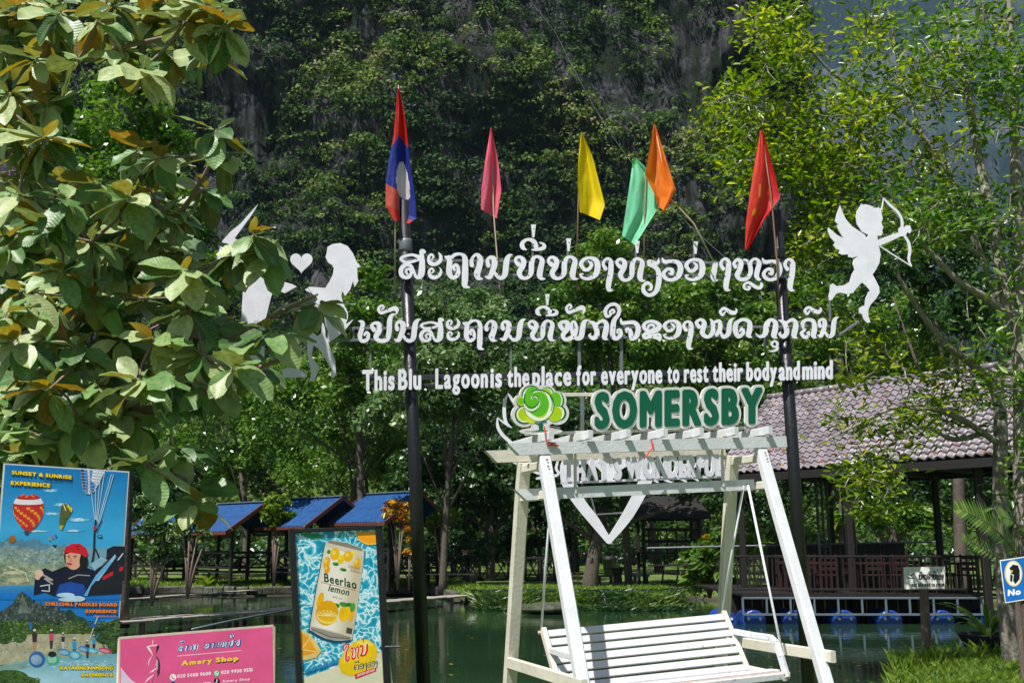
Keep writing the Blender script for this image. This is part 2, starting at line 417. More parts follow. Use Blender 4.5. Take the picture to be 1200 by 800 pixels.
M['signwhite'] = paint('dull_white_board', (.82, .82, .80), .5, (.3, .3, .28), 8, .68)
M['skin'] = paint('skin', (.45, .22, .14), .5)
M['cloth_dark'] = paint('dark_cloth', (.02, .02, .024), .8)
M['red_string'] = paint('red_plastic_string', (.75, .06, .04), .4)
M['canopygrey'] = paint('white_cloth', (.6, .6, .6), .8)
tn = M['tile'].node_tree; _b = tn.nodes['Principled BSDF']; _src = _b.inputs['Base Color'].links[0].from_socket
_v = N(tn.nodes, 'TexVoronoi', Scale=3.2); _tc = N(tn.nodes, 'TexCoord'); _oi = N(tn.nodes, 'ObjectInfo'); _ad = N(tn.nodes, 'Math', operation='ADD'); _fr = N(tn.nodes, 'Math', operation='FRACT'); _sx = N(tn.nodes, 'SeparateXYZ')
tn.links.new(_tc.outputs['Object'], _v.inputs['Vector']); tn.links.new(_v.outputs['Color'], _sx.inputs[0]); tn.links.new(_sx.outputs[0], _ad.inputs[0]); tn.links.new(_oi.outputs['Random'], _ad.inputs[1]); tn.links.new(_ad.outputs[0], _fr.inputs[0])
_mr = N(tn.nodes, 'MapRange'); _mr.inputs[3].default_value = .55; _mr.inputs[4].default_value = 1.2; tn.links.new(_fr.outputs[0], _mr.inputs[0]); _hv = N(tn.nodes, 'HueSaturation'); tn.links.new(_mr.outputs[0], _hv.inputs['Value']); tn.links.new(_src, _hv.inputs['Color']); tn.links.new(_hv.outputs[0], _b.inputs['Base Color'])
def inkmat(name, rough=.35):
    m, n, l, b = newmat(name)
    a = N(n, 'Attribute', attribute_name='ink'); tc = N(n, 'TexCoord')
    nz = N(n, 'TexNoise', Scale=26.0, Detail=8.0, Roughness=.7); l.new(tc.outputs['Object'], nz.inputs['Vector'])
    mr = N(n, 'MapRange'); mr.inputs[1].default_value = .32; mr.inputs[2].default_value = .68; mr.inputs[3].default_value = -1; mr.inputs[4].default_value = 1
    l.new(nz.outputs[0], mr.inputs[0])
    mu = N(n, 'Math', operation='MULTIPLY_ADD'); l.new(mr.outputs[0], mu.inputs[0]); l.new(a.outputs['Alpha'], mu.inputs[1]); mu.inputs[2].default_value = 1
    hv = N(n, 'HueSaturation'); l.new(mu.outputs[0], hv.inputs['Value']); l.new(a.outputs['Color'], hv.inputs['Color'])
    l.new(hv.outputs[0], b.inputs['Base Color']); b.inputs['Roughness'].default_value = rough; b.inputs['Specular IOR Level'].default_value = .35
    wz = N(n, 'TexNoise', Scale=3.5, Detail=2.0); l.new(tc.outputs['Object'], wz.inputs['Vector']); bp = N(n, 'Bump', Strength=.35, Distance=.03); l.new(wz.outputs[0], bp.inputs['Height']); l.new(bp.outputs[0], b.inputs['Normal'])
    return m
M['ink'] = inkmat('printed_vinyl')
def splashmat():
    m, n, l, b = newmat('printed_pool_water')
    tc = N(n, 'TexCoord'); nz = N(n, 'TexNoise', Scale=7.0, Detail=3.0); l.new(tc.outputs['Object'], nz.inputs['Vector'])
    mx = N(n, 'Mix', data_type='RGBA'); mx.blend_type = 'ADD'; mx.inputs[0].default_value = .35; l.new(tc.outputs['Object'], mx.inputs[6]); l.new(nz.outputs['Color'], mx.inputs[7])
    vo = N(n, 'TexVoronoi', feature='DISTANCE_TO_EDGE', Scale=17.0); l.new(mx.outputs[2], vo.inputs['Vector'])
    n2 = N(n, 'TexNoise', Scale=30.0, Detail=6.0, Roughness=.8); l.new(tc.outputs['Object'], n2.inputs['Vector'])
    su = N(n, 'Math', operation='MULTIPLY_ADD'); l.new(n2.outputs[0], su.inputs[0]); su.inputs[1].default_value = -.28; l.new(vo.outputs[0], su.inputs[2])
    r = ramp(n, [(.0, lin('e4f4f8')), (.05, lin('7fd0e0')), (.14, lin('19a8c8')), (.4, lin('0a86ae'))])
    ad = N(n, 'Math', operation='ADD'); l.new(su.outputs[0], ad.inputs[0]); ad.inputs[1].default_value = .12
    l.new(ad.outputs[0], r.inputs[0]); l.new(r.outputs[0], b.inputs['Base Color']); b.inputs['Roughness'].default_value = .35
    return m
M['splash'] = splashmat()
def clothmat(name):
    m, n, l, b = newmat(name)
    a = N(n, 'Attribute', attribute_name='ink'); l.new(a.outputs['Color'], b.inputs['Base Color']); b.inputs['Roughness'].default_value = .6
    w = N(n, 'TexNoise', Scale=14.0, Detail=5.0); tc = N(n, 'TexCoord'); mp = N(n, 'Mapping'); mp.inputs['Scale'].default_value = (1.6, 1, .35); l.new(tc.outputs['Object'], mp.inputs[0]); l.new(mp.outputs[0], w.inputs['Vector'])
    bp = N(n, 'Bump', Strength=.6, Distance=.03); l.new(w.outputs[0], bp.inputs['Height']); l.new(bp.outputs[0], b.inputs['Normal'])
    tr = N(n, 'BsdfTranslucent'); l.new(a.outputs['Color'], tr.inputs[0]); ms = N(n, 'MixShader'); ms.inputs[0].default_value = .45
    l.new(b.outputs[0], ms.inputs[1]); l.new(tr.outputs[0], ms.inputs[2]); l.new(ms.outputs[0], n['Material Output'].inputs[0])
    return m
M['flag'] = clothmat('thin_flag_cloth')
G3 = [(0, (.012, .035, .010)), (.45, (.035, .085, .016)), (.8, (.085, .17, .03)), (1, (.2, .29, .06))]
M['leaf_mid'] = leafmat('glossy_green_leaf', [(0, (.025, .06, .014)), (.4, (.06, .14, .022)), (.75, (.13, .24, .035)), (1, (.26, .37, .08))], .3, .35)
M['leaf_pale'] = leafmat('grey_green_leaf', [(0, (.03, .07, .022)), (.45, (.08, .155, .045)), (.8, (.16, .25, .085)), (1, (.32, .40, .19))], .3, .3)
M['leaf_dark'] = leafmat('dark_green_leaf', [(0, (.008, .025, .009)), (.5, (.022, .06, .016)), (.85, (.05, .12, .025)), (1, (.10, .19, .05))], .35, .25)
M['leaf_yellow'] = leafmat('yellow_green_leaf', [(0, (.025, .06, .010)), (.4, (.08, .15, .016)), (.75, (.18, .27, .025)), (1, (.45, .47, .05))], .28, .5)
M['leaf_forest'] = leafmat('forest_leaf', [(0, (.016, .038, .012)), (.35, (.038, .085, .018)), (.7, (.095, .165, .03)), (.88, (.18, .24, .05)), (1, (.22, .20, .11))], .6, .25, spec=.15)
M['leaf_croton'] = leafmat('croton_leaf', [(0, (.06, .13, .02)), (.35, (.35, .30, .03)), (.6, (.55, .33, .03)), (.8, (.45, .08, .03)), (1, (.10, .16, .03))], .35, .35)
M['leaf_big'] = leafmat('broad_leaf', [(0, (.03, .10, .022)), (.3, (.075, .19, .045)), (.6, (.16, .30, .085)), (1, (.44, .52, .25))], .42, .30,
                        under=[(0, (.10, .14, .05)), (.55, (.15, .17, .045)), (.8, (.26, .2, .035)), (1, (.27, .15, .03))], veins=True)
M['grass'] = leafmat('grass_blade', [(0, (.06, .12, .015)), (.5, (.14, .25, .025)), (.85, (.26, .38, .05)), (1, (.38, .36, .14))], .5, .4)
def groundmat():
    m, n, l, b = newmat('lawn_and_soil'); tc = N(n, 'TexCoord')
    g = N(n, 'TexNoise', Scale=8.0, Detail=8.0, Roughness=.8); l.new(tc.outputs['Object'], g.inputs['Vector'])
    r = ramp(n, [(.3, (.05, .10, .014)), (.55, (.11, .20, .022)), (.75, (.2, .30, .04))]); l.new(g.outputs[0], r.inputs[0])
    p = N(n, 'TexNoise', Scale=.25, Detail=4.0); l.new(tc.outputs['Object'], p.inputs['Vector']); pr = ramp(n, [(.52, (0, 0, 0)), (.62, (1, 1, 1))]); l.new(p.outputs[0], pr.inputs[0])
    mx = N(n, 'Mix', data_type='RGBA'); l.new(pr.outputs[0], mx.inputs[0]); l.new(r.outputs[0], mx.inputs[6]); mx.inputs[7].default_value = (.085, .06, .035, 1)
    s = N(n, 'SeparateXYZ'); l.new(tc.outputs['Object'], s.inputs[0]); mr = N(n, 'MapRange'); mr.inputs[1].default_value = -.12; mr.inputs[2].default_value = -.3; l.new(s.outputs[2], mr.inputs[0])
    m2 = N(n, 'Mix', data_type='RGBA'); l.new(mr.outputs[0], m2.inputs[0]); l.new(mx.outputs[2], m2.inputs[6]); m2.inputs[7].default_value = (.05, .038, .024, 1)
    l.new(m2.outputs[2], b.inputs['Base Color']); b.inputs['Roughness'].default_value = .9
    bp = N(n, 'Bump', Strength=.8, Distance=.08); l.new(g.outputs[0], bp.inputs['Height']); l.new(bp.outputs[0], b.inputs['Normal'])
    return m
def watermat():
    m, n, l, b = newmat('green_pond_water'); tc = N(n, 'TexCoord')
    mp = N(n, 'Mapping'); mp.inputs['Scale'].default_value = (.8, 1.6, 1); l.new(tc.outputs['Object'], mp.inputs[0])
    a = N(n, 'TexNoise', Scale=1.6, Detail=3.0, Roughness=.55); l.new(mp.outputs[0], a.inputs['Vector'])
    c = N(n, 'TexNoise', Scale=.12, Detail=2.0); l.new(tc.outputs['Object'], c.inputs['Vector'])
    bp = N(n, 'Bump', Strength=.10, Distance=.06); l.new(a.outputs[0], bp.inputs['Height']); l.new(bp.outputs[0], b.inputs['Normal'])
    r = ramp(n, [(.3, (.010, .028, .014)), (.7, (.022, .05, .022))]); l.new(c.outputs[0], r.inputs[0]); l.new(r.outputs[0], b.inputs['Base Color'])
    b.inputs['Roughness'].default_value = .04; b.inputs['IOR'].default_value = 1.33; b.inputs['Specular IOR Level'].default_value = .5
    return m
def cliffmat(name, rockc, greenc, sc=1.0):
    m, n, l, b = newmat(name); tc = N(n, 'TexCoord')
    mp = N(n, 'Mapping'); mp.inputs['Scale'].default_value = (.55*sc, .55*sc, .06*sc); l.new(tc.outputs['Object'], mp.inputs[0])
    v = N(n, 'TexNoise', Scale=1.0, Detail=9.0, Roughness=.7); l.new(mp.outputs[0], v.inputs['Vector'])
    r = ramp(n, [(.40, tuple(c*.12 for c in rockc)), (.5, rockc), (.68, tuple(c*2.3 for c in rockc))]); l.new(v.outputs[0], r.inputs[0])
    g = N(n, 'TexNoise', Scale=.09*sc, Detail=8.0, Roughness=.75); l.new(tc.outputs['Object'], g.inputs['Vector']); gr = ramp(n, [(.46, (0, 0, 0)), (.55, (1, 1, 1))]); l.new(g.outputs[0], gr.inputs[0])
    mx = N(n, 'Mix', data_type='RGBA'); l.new(gr.outputs[0], mx.inputs[0]); l.new(r.outputs[0], mx.inputs[6]); mx.inputs[7].default_value = (*greenc, 1)
    l.new(mx.outputs[2], b.inputs['Base Color']); b.inputs['Roughness'].default_value = .85; b.inputs['Specular IOR Level'].default_value = .2
    bp = N(n, 'Bump', Strength=1.0, Distance=2.2/sc); l.new(v.outputs[0], bp.inputs['Height']); l.new(bp.outputs[0], b.inputs['Normal'])
    return m

# ------------------------------------------------------------------ ground, pond
WATER = -.35
def sm(a, b, x): t = max(0, min(1, (x-a)/(b-a))); return t*t*(3-2*t)
def near_edge(x): return 10.4+4.6*sm(3.3, 5.6, x)+.25*math.sin(x*2.1)
def far_edge(x): return 43-9.5*sm(-3.5, -.5, x)+.5*math.sin(x*1.3)+ (6*sm(5.2, 7.0, x)) - 4*sm(12, 17, x)
def height(x, y):
    if abs(x) > 60: return 0
    a = sm(near_edge(x)-.2, near_edge(x)+1.0, y); b = 1-sm(far_edge(x)-1.3, far_edge(x)+.5, y)
    side = sm(-34, -30, x)*(1-sm(19, 22, x))
    h = -1.5*a*b*side
    return h+.05*noise.noise(Vector((x*.4, y*.4, 0)))+(.10*sm(far_edge(x), far_edge(x)+5, y) if y > 30 else 0)
def axis(segs):
    out = [segs[0][0]]
    for a, b, n in segs: out += [a+(b-a)*(i+1)/n for i in range(n)]
    return out
xs = axis([(-3000, -200, 6), (-200, -36, 12), (-36, 22, 150), (22, 200, 14), (200, 3000, 6)])
ys = axis([(-300, -10, 6), (-10, 8, 10), (8, 18, 50), (18, 30, 16), (30, 47, 56), (47, 130, 30), (130, 4000, 8)])
V = [(x, y, height(x, y)) for y in ys for x in xs]; nx = len(xs)
F = [(j*nx+i, j*nx+i+1, (j+1)*nx+i+1, (j+1)*nx+i) for j in range(len(ys)-1) for i in range(nx-1)]
link("ground", mesh_from('ground', V, F, groundmat(), smooth=True), kind='structure')
w = MB(); w.add([(-35, 9, WATER), (23, 9, WATER), (23, 46, WATER), (-35, 46, WATER)], [(0, 1, 2, 3)]); w.build('pond_water', watermat(), kind='structure')

# ------------------------------------------------------------------ cliff and far mountain
path = [(-320, 60), (-200, 112), (-110, 128), (-60, 136), (-20, 140), (20, 142), (55, 146), (85, 160), (97, 195), (102, 290), (95, 420)]
def on_path(s):
    t = s*(len(path)-1); i = min(int(t), len(path)-2); p = catmull([path[max(i-1, 0)], path[i], path[i+1], path[min(i+2, len(path)-1)]], 8)[8:17]
    f = (t-i)*8; k = min(int(f), 7); g = f-k
    return (p[k][0]*(1-g)+p[k+1][0]*g, p[k][1]*(1-g)+p[k+1][1]*g)
def cliff_point(s, t):
    x, y = on_path(s); x2, y2 = on_path(min(1, s+.002)); x1, y1 = on_path(max(0, s-.002)); d = Vector((x2-x1, y2-y1, 0)).normalized(); out = Vector((d.y, -d.x, 0))
    z = 150*t
    back = 26*sm(0, .16, t)+40*max(0, t-.1)+ (26*sm(.3, .42, t) if False else 0)
    q = Vector((x*.02, y*.02, z*.028)); n1 = noise.fractal(q, 1.0, 2.1, 5)*11
    rib = abs(noise.noise(Vector((x*.16+y*.16, z*.02, 3.7))))*7 + noise.noise(Vector((x*.4+y*.4, z*.05, 9)))*1.6
    p = Vector((x, y, z))-out*(back-1)+out*(n1+rib*sm(.1, .25, t))*(1 if t > .02 else .2)
    return p, out
NS, NT = 230, 90
V = []
for j in range(NT+1):
    for i in range(NS+1): V.append(cliff_point(i/NS, j/NT)[0])
F = [(j*(NS+1)+i, j*(NS+1)+i+1, (j+1)*(NS+1)+i+1, (j+1)*(NS+1)+i) for j in range(NT) for i in range(NS)]
link('cliff', mesh_from('cliff', V, F, cliffmat('karst_rock', (.062, .062, .070), (.010, .020, .007), 1.0), smooth=True), kind='structure')
rng = np.random.default_rng(7); rnd = random.Random(3)
def forest(npts, pick, rmin, rmax, cards, size):
    Cs, Ns, Ts = [], [], []
    for _ in range(npts):
        r = pick()
        if r is None: continue
        p, out, rad, ti = r; k = int(cards*(rad/rmax)**1.5)+20
        d = unit(rng.normal(size=(k, 3))); d[:, 2] = np.abs(d[:, 2])*.9-.15
        lump = 1+.25*np.sin(d[:, :1]*9+ti*30)*np.cos(d[:, 1:2]*8)
        Cs.append(np.array(p)+d*rad*lump*(.65+.4*rng.random((k, 1)))*np.array([1, 1, .85])); Ns.append(d*.9+rng.normal(size=(k, 3))*.45+np.array([0, 0, .35]))
        Ts.append(np.clip(ti+rng.normal(size=k)*.13, 0, 1))
    C = np.concatenate(Cs); return leaf_quads(C, np.concatenate(Ns), size, rng, .6), np.concatenate(Ts)
def pick_cliff():
    s = rnd.random()*.52+.26; t = rnd.random()**1.2*.76; p, out = cliff_point(s, t)
    m = noise.fractal(Vector((p.x*.022, p.z*.016, 5.1)), 1.0, 2.0, 4)+.5*noise.noise(Vector((p.x*.09, p.z*.03, 1.3)))
    dens = .78-.75*max(0, t-.22) + 1.9*m
    if t > .16 and rnd.random() > dens+.12: return None
    rad = (1.4+2.8*rnd.random()**1.6)*(1.2 if t < .2 else .95)
    c = .40+.7*noise.noise(Vector((p.x*.05, p.z*.05, 8)))+rnd.gauss(0, .16)
    return p+out*rad*.3+Vector((0, 0, rad*.3)), out, rad, max(.02, min(1, c))
P, T = forest(6600, pick_cliff, 1.4, 4.2, 120, .72)
quads_obj('cliff_forest', P, T, M['leaf_forest'], kind='stuff')
# far mountain
V = []; NX, NZ = 90, 50
for j in range(NZ+1):
    for i in range(NX+1):
        x = -900+5200*i/NX; z = 2100*j/NZ; q = Vector((x*.0011, z*.0018, 2))
        V.append((x, 2100+z*.40-abs(x-1300)*.1+noise.fractal(q, 1, 2, 5)*420, z-1))
F = [(j*(NX+1)+i, j*(NX+1)+i+1, (j+1)*(NX+1)+i+1, (j+1)*(NX+1)+i) for j in range(NZ) for i in range(NX)]
link('far_mountain', mesh_from('far_mountain', V, F, cliffmat('far_forested_slope', (.085, .075, .08), (.02, .05, .028), .16), smooth=True), kind='structure')

# ------------------------------------------------------------------ trees
def grow(name, label, cat, base, skel, clusters, mats, trunk_mat, leaf_fn, group=None, twig_r=.012, parts='trunk'):
    """skel: list of polylines [(Vector, radius)...]; each cluster is joined to the nearest limb by a bent twig"""
    root = thing(name, base, label, cat, group)
    nodes = []
    for i, br in enumerate(skel):
        s = catmull([(*p, r) for p, r in br], 4); mb = MB(); mb.tube([p[:3] for p in s], [p[3] for p in s], 9 if s[0][3] > .05 else 6)
        mb.build('trunk' if i == 0 else 'branch', trunk_mat, root, smooth=True); nodes += [(Vector(p[:3]), p[3]) for p in s]
    tw = MB()
    order = sorted(clusters, key=lambda c: min((c-n[0]).length for n in nodes)); A = np.array([n[0] for n in nodes]); 
    for c in order:
        d = np.linalg.norm(A-np.array(c), axis=1); k = int(np.argmin(d)); p = Vector(A[k]); L = (c-p).length
        if L > .02:
            mid = (p+c)*.5+Vector((rnd.uniform(-1, 1), rnd.uniform(-1, 1), rnd.uniform(-.6, .2)))*L*.14
            r0 = min(.035, twig_r+L*.008); tw.tube([p, mid, c], [r0, r0*.75, twig_r*.6], 4, cap=False)
            A = np.vstack([A, np.array(mid), np.array(c)])
    if tw.V: o = tw.build('twig', trunk_mat, root, smooth=True); o['kind'] = 'stuff'
    leaf_fn(root, order)
    return root
def crown_tree(name, label, blobs_px, D, leaf, mat, n, seed, trunk_px=None, tr=.18, group=None, sub=16, bark='bark', six=False, cat='tree', sr=.36):
    r_ = np.random.default_rng(seed); bl = []
    for b in blobs_px:
        cx, cy, rp = b[:3]; dd = D+(b[3] if len(b) > 3 else 0); p = at(cx, cy, dd); bl.append((p.x, p.y, p.z, rp/1200*dd))
    C, nr, t = crown_pts(n, bl, r_, sub, sr); P = leaf_quads(C, nr, leaf, r_, .5, six)
    c0 = np.array(bl); cx = float((c0[:, 0]*c0[:, 3]).sum()/c0[:, 3].sum()); zt = float(c0[:, 2].max())
    tx = at(trunk_px, 600, D).x if trunk_px is not None else cx
    base = Vector((tx, D, 0)); root = thing(name, base, label, cat, group)
    mb = MB(); q = base+Vector(((cx-tx)*.3, 0, zt*.45)); q2 = Vector((cx, D, zt*.8)); mb.tube([base-Vector((0, 0, .2)), base+Vector((0, 0, .35)), q, q2], [tr*1.5, tr*1.1, tr*.8, tr*.35], 10)
    mb.build('trunk', M[bark], root, smooth=True)
    for b in bl[:7]:
        m2 = MB(); s = base.lerp(q, .6+.4*rnd.random()); e = Vector(b[:3]); m2.tube([s, s.lerp(e, .5)+Vector((0, 0, -.05*b[3])), e], [tr*.45, tr*.3, tr*.1], 6); m2.build('branch', M[bark], root, smooth=True)
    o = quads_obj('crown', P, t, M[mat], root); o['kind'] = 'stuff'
    return root
G_MID = 'leafy trees between the pond and the cliff'
T_ = [ # name label blobs D leaf mat n trunk
 ('tall glossy-leaved tree seen through the gap in the big-leaved tree', [(150,130,62),(110,170,60),(185,175,50),(120,240,70),(200,260,60),(150,330,80),(90,330,60),(235,330,50)], 24, .15, 'leaf_mid', 15000, 150, .15),
 ('green tree behind the white heart couple, left of the first black pole', [(430,330,32),(405,385,60),(450,400,55),(380,450,60),(435,475,60),(330,480,60)], 44, .22, 'leaf_mid', 12000, 428, .16),
 ('bushy green tree above the leftmost blue-roofed hut', [(250,470,60),(300,500,55),(215,540,50),(280,550,40),(340,535,48)], 52, .22, 'leaf_mid', 9000, 292, .16),
 ('broad grey-green tree under the words This Blu Lagoon', [(500,385,50),(560,380,45),(520,440,60),(480,490,55),(560,480,62),(610,430,55)], 40, .2, 'leaf_pale', 17000, 520, .13),
 ('bright-topped tree behind the yellow flag', [(705,300,38),(680,350,50),(740,355,52),(700,410,55),(660,415,50),(760,420,50)], 41, .2, 'leaf_mid', 13000, 735, .15),
 ('dense glossy tree behind the middle of the upper letters', [(800,360,48),(850,345,46),(830,410,60),(780,455,55),(870,430,55),(880,380,45)], 44, .21, 'leaf_mid', 13000, 815, .2),
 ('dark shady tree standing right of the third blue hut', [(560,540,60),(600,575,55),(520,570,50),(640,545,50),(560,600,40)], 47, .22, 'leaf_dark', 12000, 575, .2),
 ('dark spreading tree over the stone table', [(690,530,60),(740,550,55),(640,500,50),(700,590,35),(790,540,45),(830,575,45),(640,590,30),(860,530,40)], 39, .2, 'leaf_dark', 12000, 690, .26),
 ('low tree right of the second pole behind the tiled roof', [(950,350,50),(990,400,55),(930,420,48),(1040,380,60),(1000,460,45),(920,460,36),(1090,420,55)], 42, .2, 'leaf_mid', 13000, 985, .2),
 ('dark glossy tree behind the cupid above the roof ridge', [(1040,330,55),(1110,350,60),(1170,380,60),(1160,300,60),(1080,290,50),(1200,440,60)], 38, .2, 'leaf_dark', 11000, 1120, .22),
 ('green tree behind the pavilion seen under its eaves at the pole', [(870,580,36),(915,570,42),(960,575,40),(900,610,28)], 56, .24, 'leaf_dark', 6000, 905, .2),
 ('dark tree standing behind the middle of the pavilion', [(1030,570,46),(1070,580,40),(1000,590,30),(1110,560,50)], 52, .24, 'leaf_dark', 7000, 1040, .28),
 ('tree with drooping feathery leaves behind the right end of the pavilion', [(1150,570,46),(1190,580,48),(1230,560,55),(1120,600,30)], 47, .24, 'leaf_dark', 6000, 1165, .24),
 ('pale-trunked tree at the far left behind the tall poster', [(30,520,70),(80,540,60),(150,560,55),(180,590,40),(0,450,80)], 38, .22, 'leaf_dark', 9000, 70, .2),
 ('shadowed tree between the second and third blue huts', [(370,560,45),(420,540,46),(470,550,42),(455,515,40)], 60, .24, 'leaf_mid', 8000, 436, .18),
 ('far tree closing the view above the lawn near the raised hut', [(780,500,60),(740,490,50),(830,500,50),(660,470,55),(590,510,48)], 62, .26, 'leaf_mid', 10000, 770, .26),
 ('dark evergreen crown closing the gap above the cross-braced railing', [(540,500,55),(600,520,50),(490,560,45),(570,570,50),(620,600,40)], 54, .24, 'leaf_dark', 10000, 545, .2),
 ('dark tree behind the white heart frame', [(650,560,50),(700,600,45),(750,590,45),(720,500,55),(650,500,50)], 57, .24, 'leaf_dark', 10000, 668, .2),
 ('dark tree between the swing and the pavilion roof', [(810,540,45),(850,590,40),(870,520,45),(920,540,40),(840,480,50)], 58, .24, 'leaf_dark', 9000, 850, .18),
 ('dark bushy tree between the tall poster and the leftmost hut', [(120,600,40),(180,560,45),(240,560,45),(210,610,30),(290,560,40)], 56, .24, 'leaf_dark', 9000, 232, .18),
 ('deep green tree filling the gap behind the first black pole', [(440,500,50),(400,470,50),(470,450,50),(380,520,45),(500,470,40)], 56, .24, 'leaf_mid', 10000, 405, .18),
 ('low dark bushy tree just behind the far lawn right of the third hut', [(500,610,30),(530,630,28),(560,610,34),(590,640,28),(480,580,30)], 52, .22, 'leaf_dark', 7000, 533, .12),
 ('low dark bushy tree behind the left legs of the swing', [(620,600,32),(650,630,28),(600,640,26),(640,570,34)], 51, .22, 'leaf_dark', 7000, 633, .12),
]
for i, (lb, bl, D, lf, mt, n, tx, tr) in enumerate(T_):
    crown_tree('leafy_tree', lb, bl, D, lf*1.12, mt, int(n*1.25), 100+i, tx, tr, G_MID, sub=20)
# forest mass at the foot of the cliff (reads as one mass)
def pick_foot():
    x = rnd.uniform(-95, 85); y = 72+42*rnd.random(); 
    if x > 34: y = 62+50*rnd.random()
    rad = 2.2+2.2*rnd.random(); z = rnd.random()**.8*(3+ (y-72)*.33+5)
    return Vector((x, y, max(rad*.5, z))), None, rad, max(.05, min(1, .48+.4*noise.noise(Vector((x*.08, y*.08, z*.1)))+rnd.gauss(0, .12)))
P, T = forest(950, pick_foot, 2, 4.4, 190, .48)
quads_obj('forest', P, T, M['leaf_forest'], kind='stuff')
# undergrowth beyond the lawn
def pick_under():
    x = rnd.uniform(-40, 36); y = 60+12*rnd.random(); rad = .8+1.0*rnd.random(); return Vector((x, y, rad*.6)), None, rad, max(0, min(1, .5+rnd.gauss(0, .2)))
P, T = forest(230, pick_under, .8, 1.8, 120, .3); quads_obj('undergrowth', P, T, M['leaf_dark'], kind='stuff')

# ---- tall slender yellow-green trees on the right
def right_tree(label, base, skel, polys, ncl, D0, D1, seed, per=12, lf=.12, mat='leaf_yellow', holes=.0):
    rr = random.Random(seed); cl = []
    def inside(x, y, poly):
        c = False; j = len(poly)-1
        for i in range(len(poly)):
            if (poly[i][1] > y) != (poly[j][1] > y) and x < (poly[j][0]-poly[i][0])*(y-poly[i][1])/(poly[j][1]-poly[i][1])+poly[i][0]: c = not c
            j = i
        return c
    for poly, k in polys:
        b = (min(p[0] for p in poly), min(p[1] for p in poly), max(p[0] for p in poly), max(p[1] for p in poly)); m = 0; tries = 0
        while m < k and tries < k*60:
            tries += 1; x = rr.uniform(b[0], b[2]); y = rr.uniform(b[1], b[3])
            if not inside(x, y, poly): continue
            if noise.noise(Vector((x*.018, y*.018, seed))) < -.12+holes: continue
            cl.append(at(x, y, rr.uniform(D0, D1))); m += 1
    g = np.random.default_rng(seed)
    def leaves(root, order):
        K = len(order); c = np.repeat(np.array([tuple(p) for p in order]), per, 0); n = len(c)
        off = g.normal(size=(n, 3))*np.array([.17, .17, .12]); al = unit(off+g.normal(size=(n, 3))*.08+np.array([0, 0, .05]))
        nr = g.normal(size=(n, 3))*.6+np.array([0, -.1, .8]); P = leaf_quads(c+off, nr, lf, g, .42, True, al)
        cx = np.repeat(g.random(K), per); t = np.clip(.15+.55*cx+.35*g.random(n), 0, 1)
        o = quads_obj('foliage', P, t, M[mat], root); o['kind'] = 'stuff'
    return grow('slender_tree', label, 'tree', base, skel, cl, None, M['barkpale'], leaves, 'slender trees beside the pavilion', twig_r=.009)
def A(x, y, D, r): return (at(x, y, D), r)
b1 = Vector((at(1173, 640, 14.2).x, 14.2, 0))
right_tree('slender grey-barked tree leaning left whose yellow-green crown fills the upper right', b1,
 [[(b1-Vector((0, 0, .2)), .12), A(1173, 640, 14.2, .105), A(1172, 560, 14.2, .10), A(1170, 467, 14.2, .085), A(1141, 428, 14.1, .06), A(1102, 396, 14.0, .045), A(1053, 324, 13.8, .03), A(1062, 300, 13.7, .015)],
  [A(1170, 467, 14.2, .06), A(1176, 380, 14.3, .055), A(1150, 300, 14.4, .045), A(1110, 200, 14.4, .035), A(1060, 140, 14.3, .03), A(980, 90, 14, .02), A(930, 40, 13.8, .015), A(890, 60, 13.8, .01)],
  [A(1171, 520, 14.2, .05), A(1120, 488, 13.7, .045), A(1060, 475, 13.2, .03), A(1000, 500, 13.0, .02), A(960, 520, 12.9, .01)],
  [A(1171, 500, 14.2, .045), A(1120, 515, 13.9, .035), A(1080, 500, 13.7, .02), A(1030, 530, 13.6, .012)],
  [A(1150, 300, 14.4, .04), A(1040, 230, 14.0, .03), A(960, 170, 13.7, .02), A(900, 130, 13.5, .012), A(850, 120, 13.4, .008)],
  [A(1150, 300, 14.4, .04), A(1090, 180, 14.6, .03), A(1060, 100, 14.8, .02), A(1040, 10, 14.8, .01)]],
 [([(870,15),(935,0),(1040,25),(1010,110),(1015,190),(1000,230),(905,215),(870,225),(800,135),(850,110),(880,60)], 330),
  ([(890,180),(1010,90),(1100,70),(1130,190),(1150,320),(1020,240),(960,260),(900,240)], 185),
  ([(1000,0),(1200,0),(1200,130),(1120,180),(1040,90)], 85),
  ([(905,215),(1020,240),(1000,300),(950,330),(925,300)], 70),
  ([(940,330),(1030,390),(1130,420),(1160,470),(1120,510),(1040,490),(960,520),(940,480),(985,440)], 80),
  ([(975,490),(1110,470),(1060,520),(1040,600),(990,600),(985,550)], 75)], 0, 12.8, 14.6, 5)
b2 = Vector((at(1207, 640, 13.0).x, 13.0, 0))
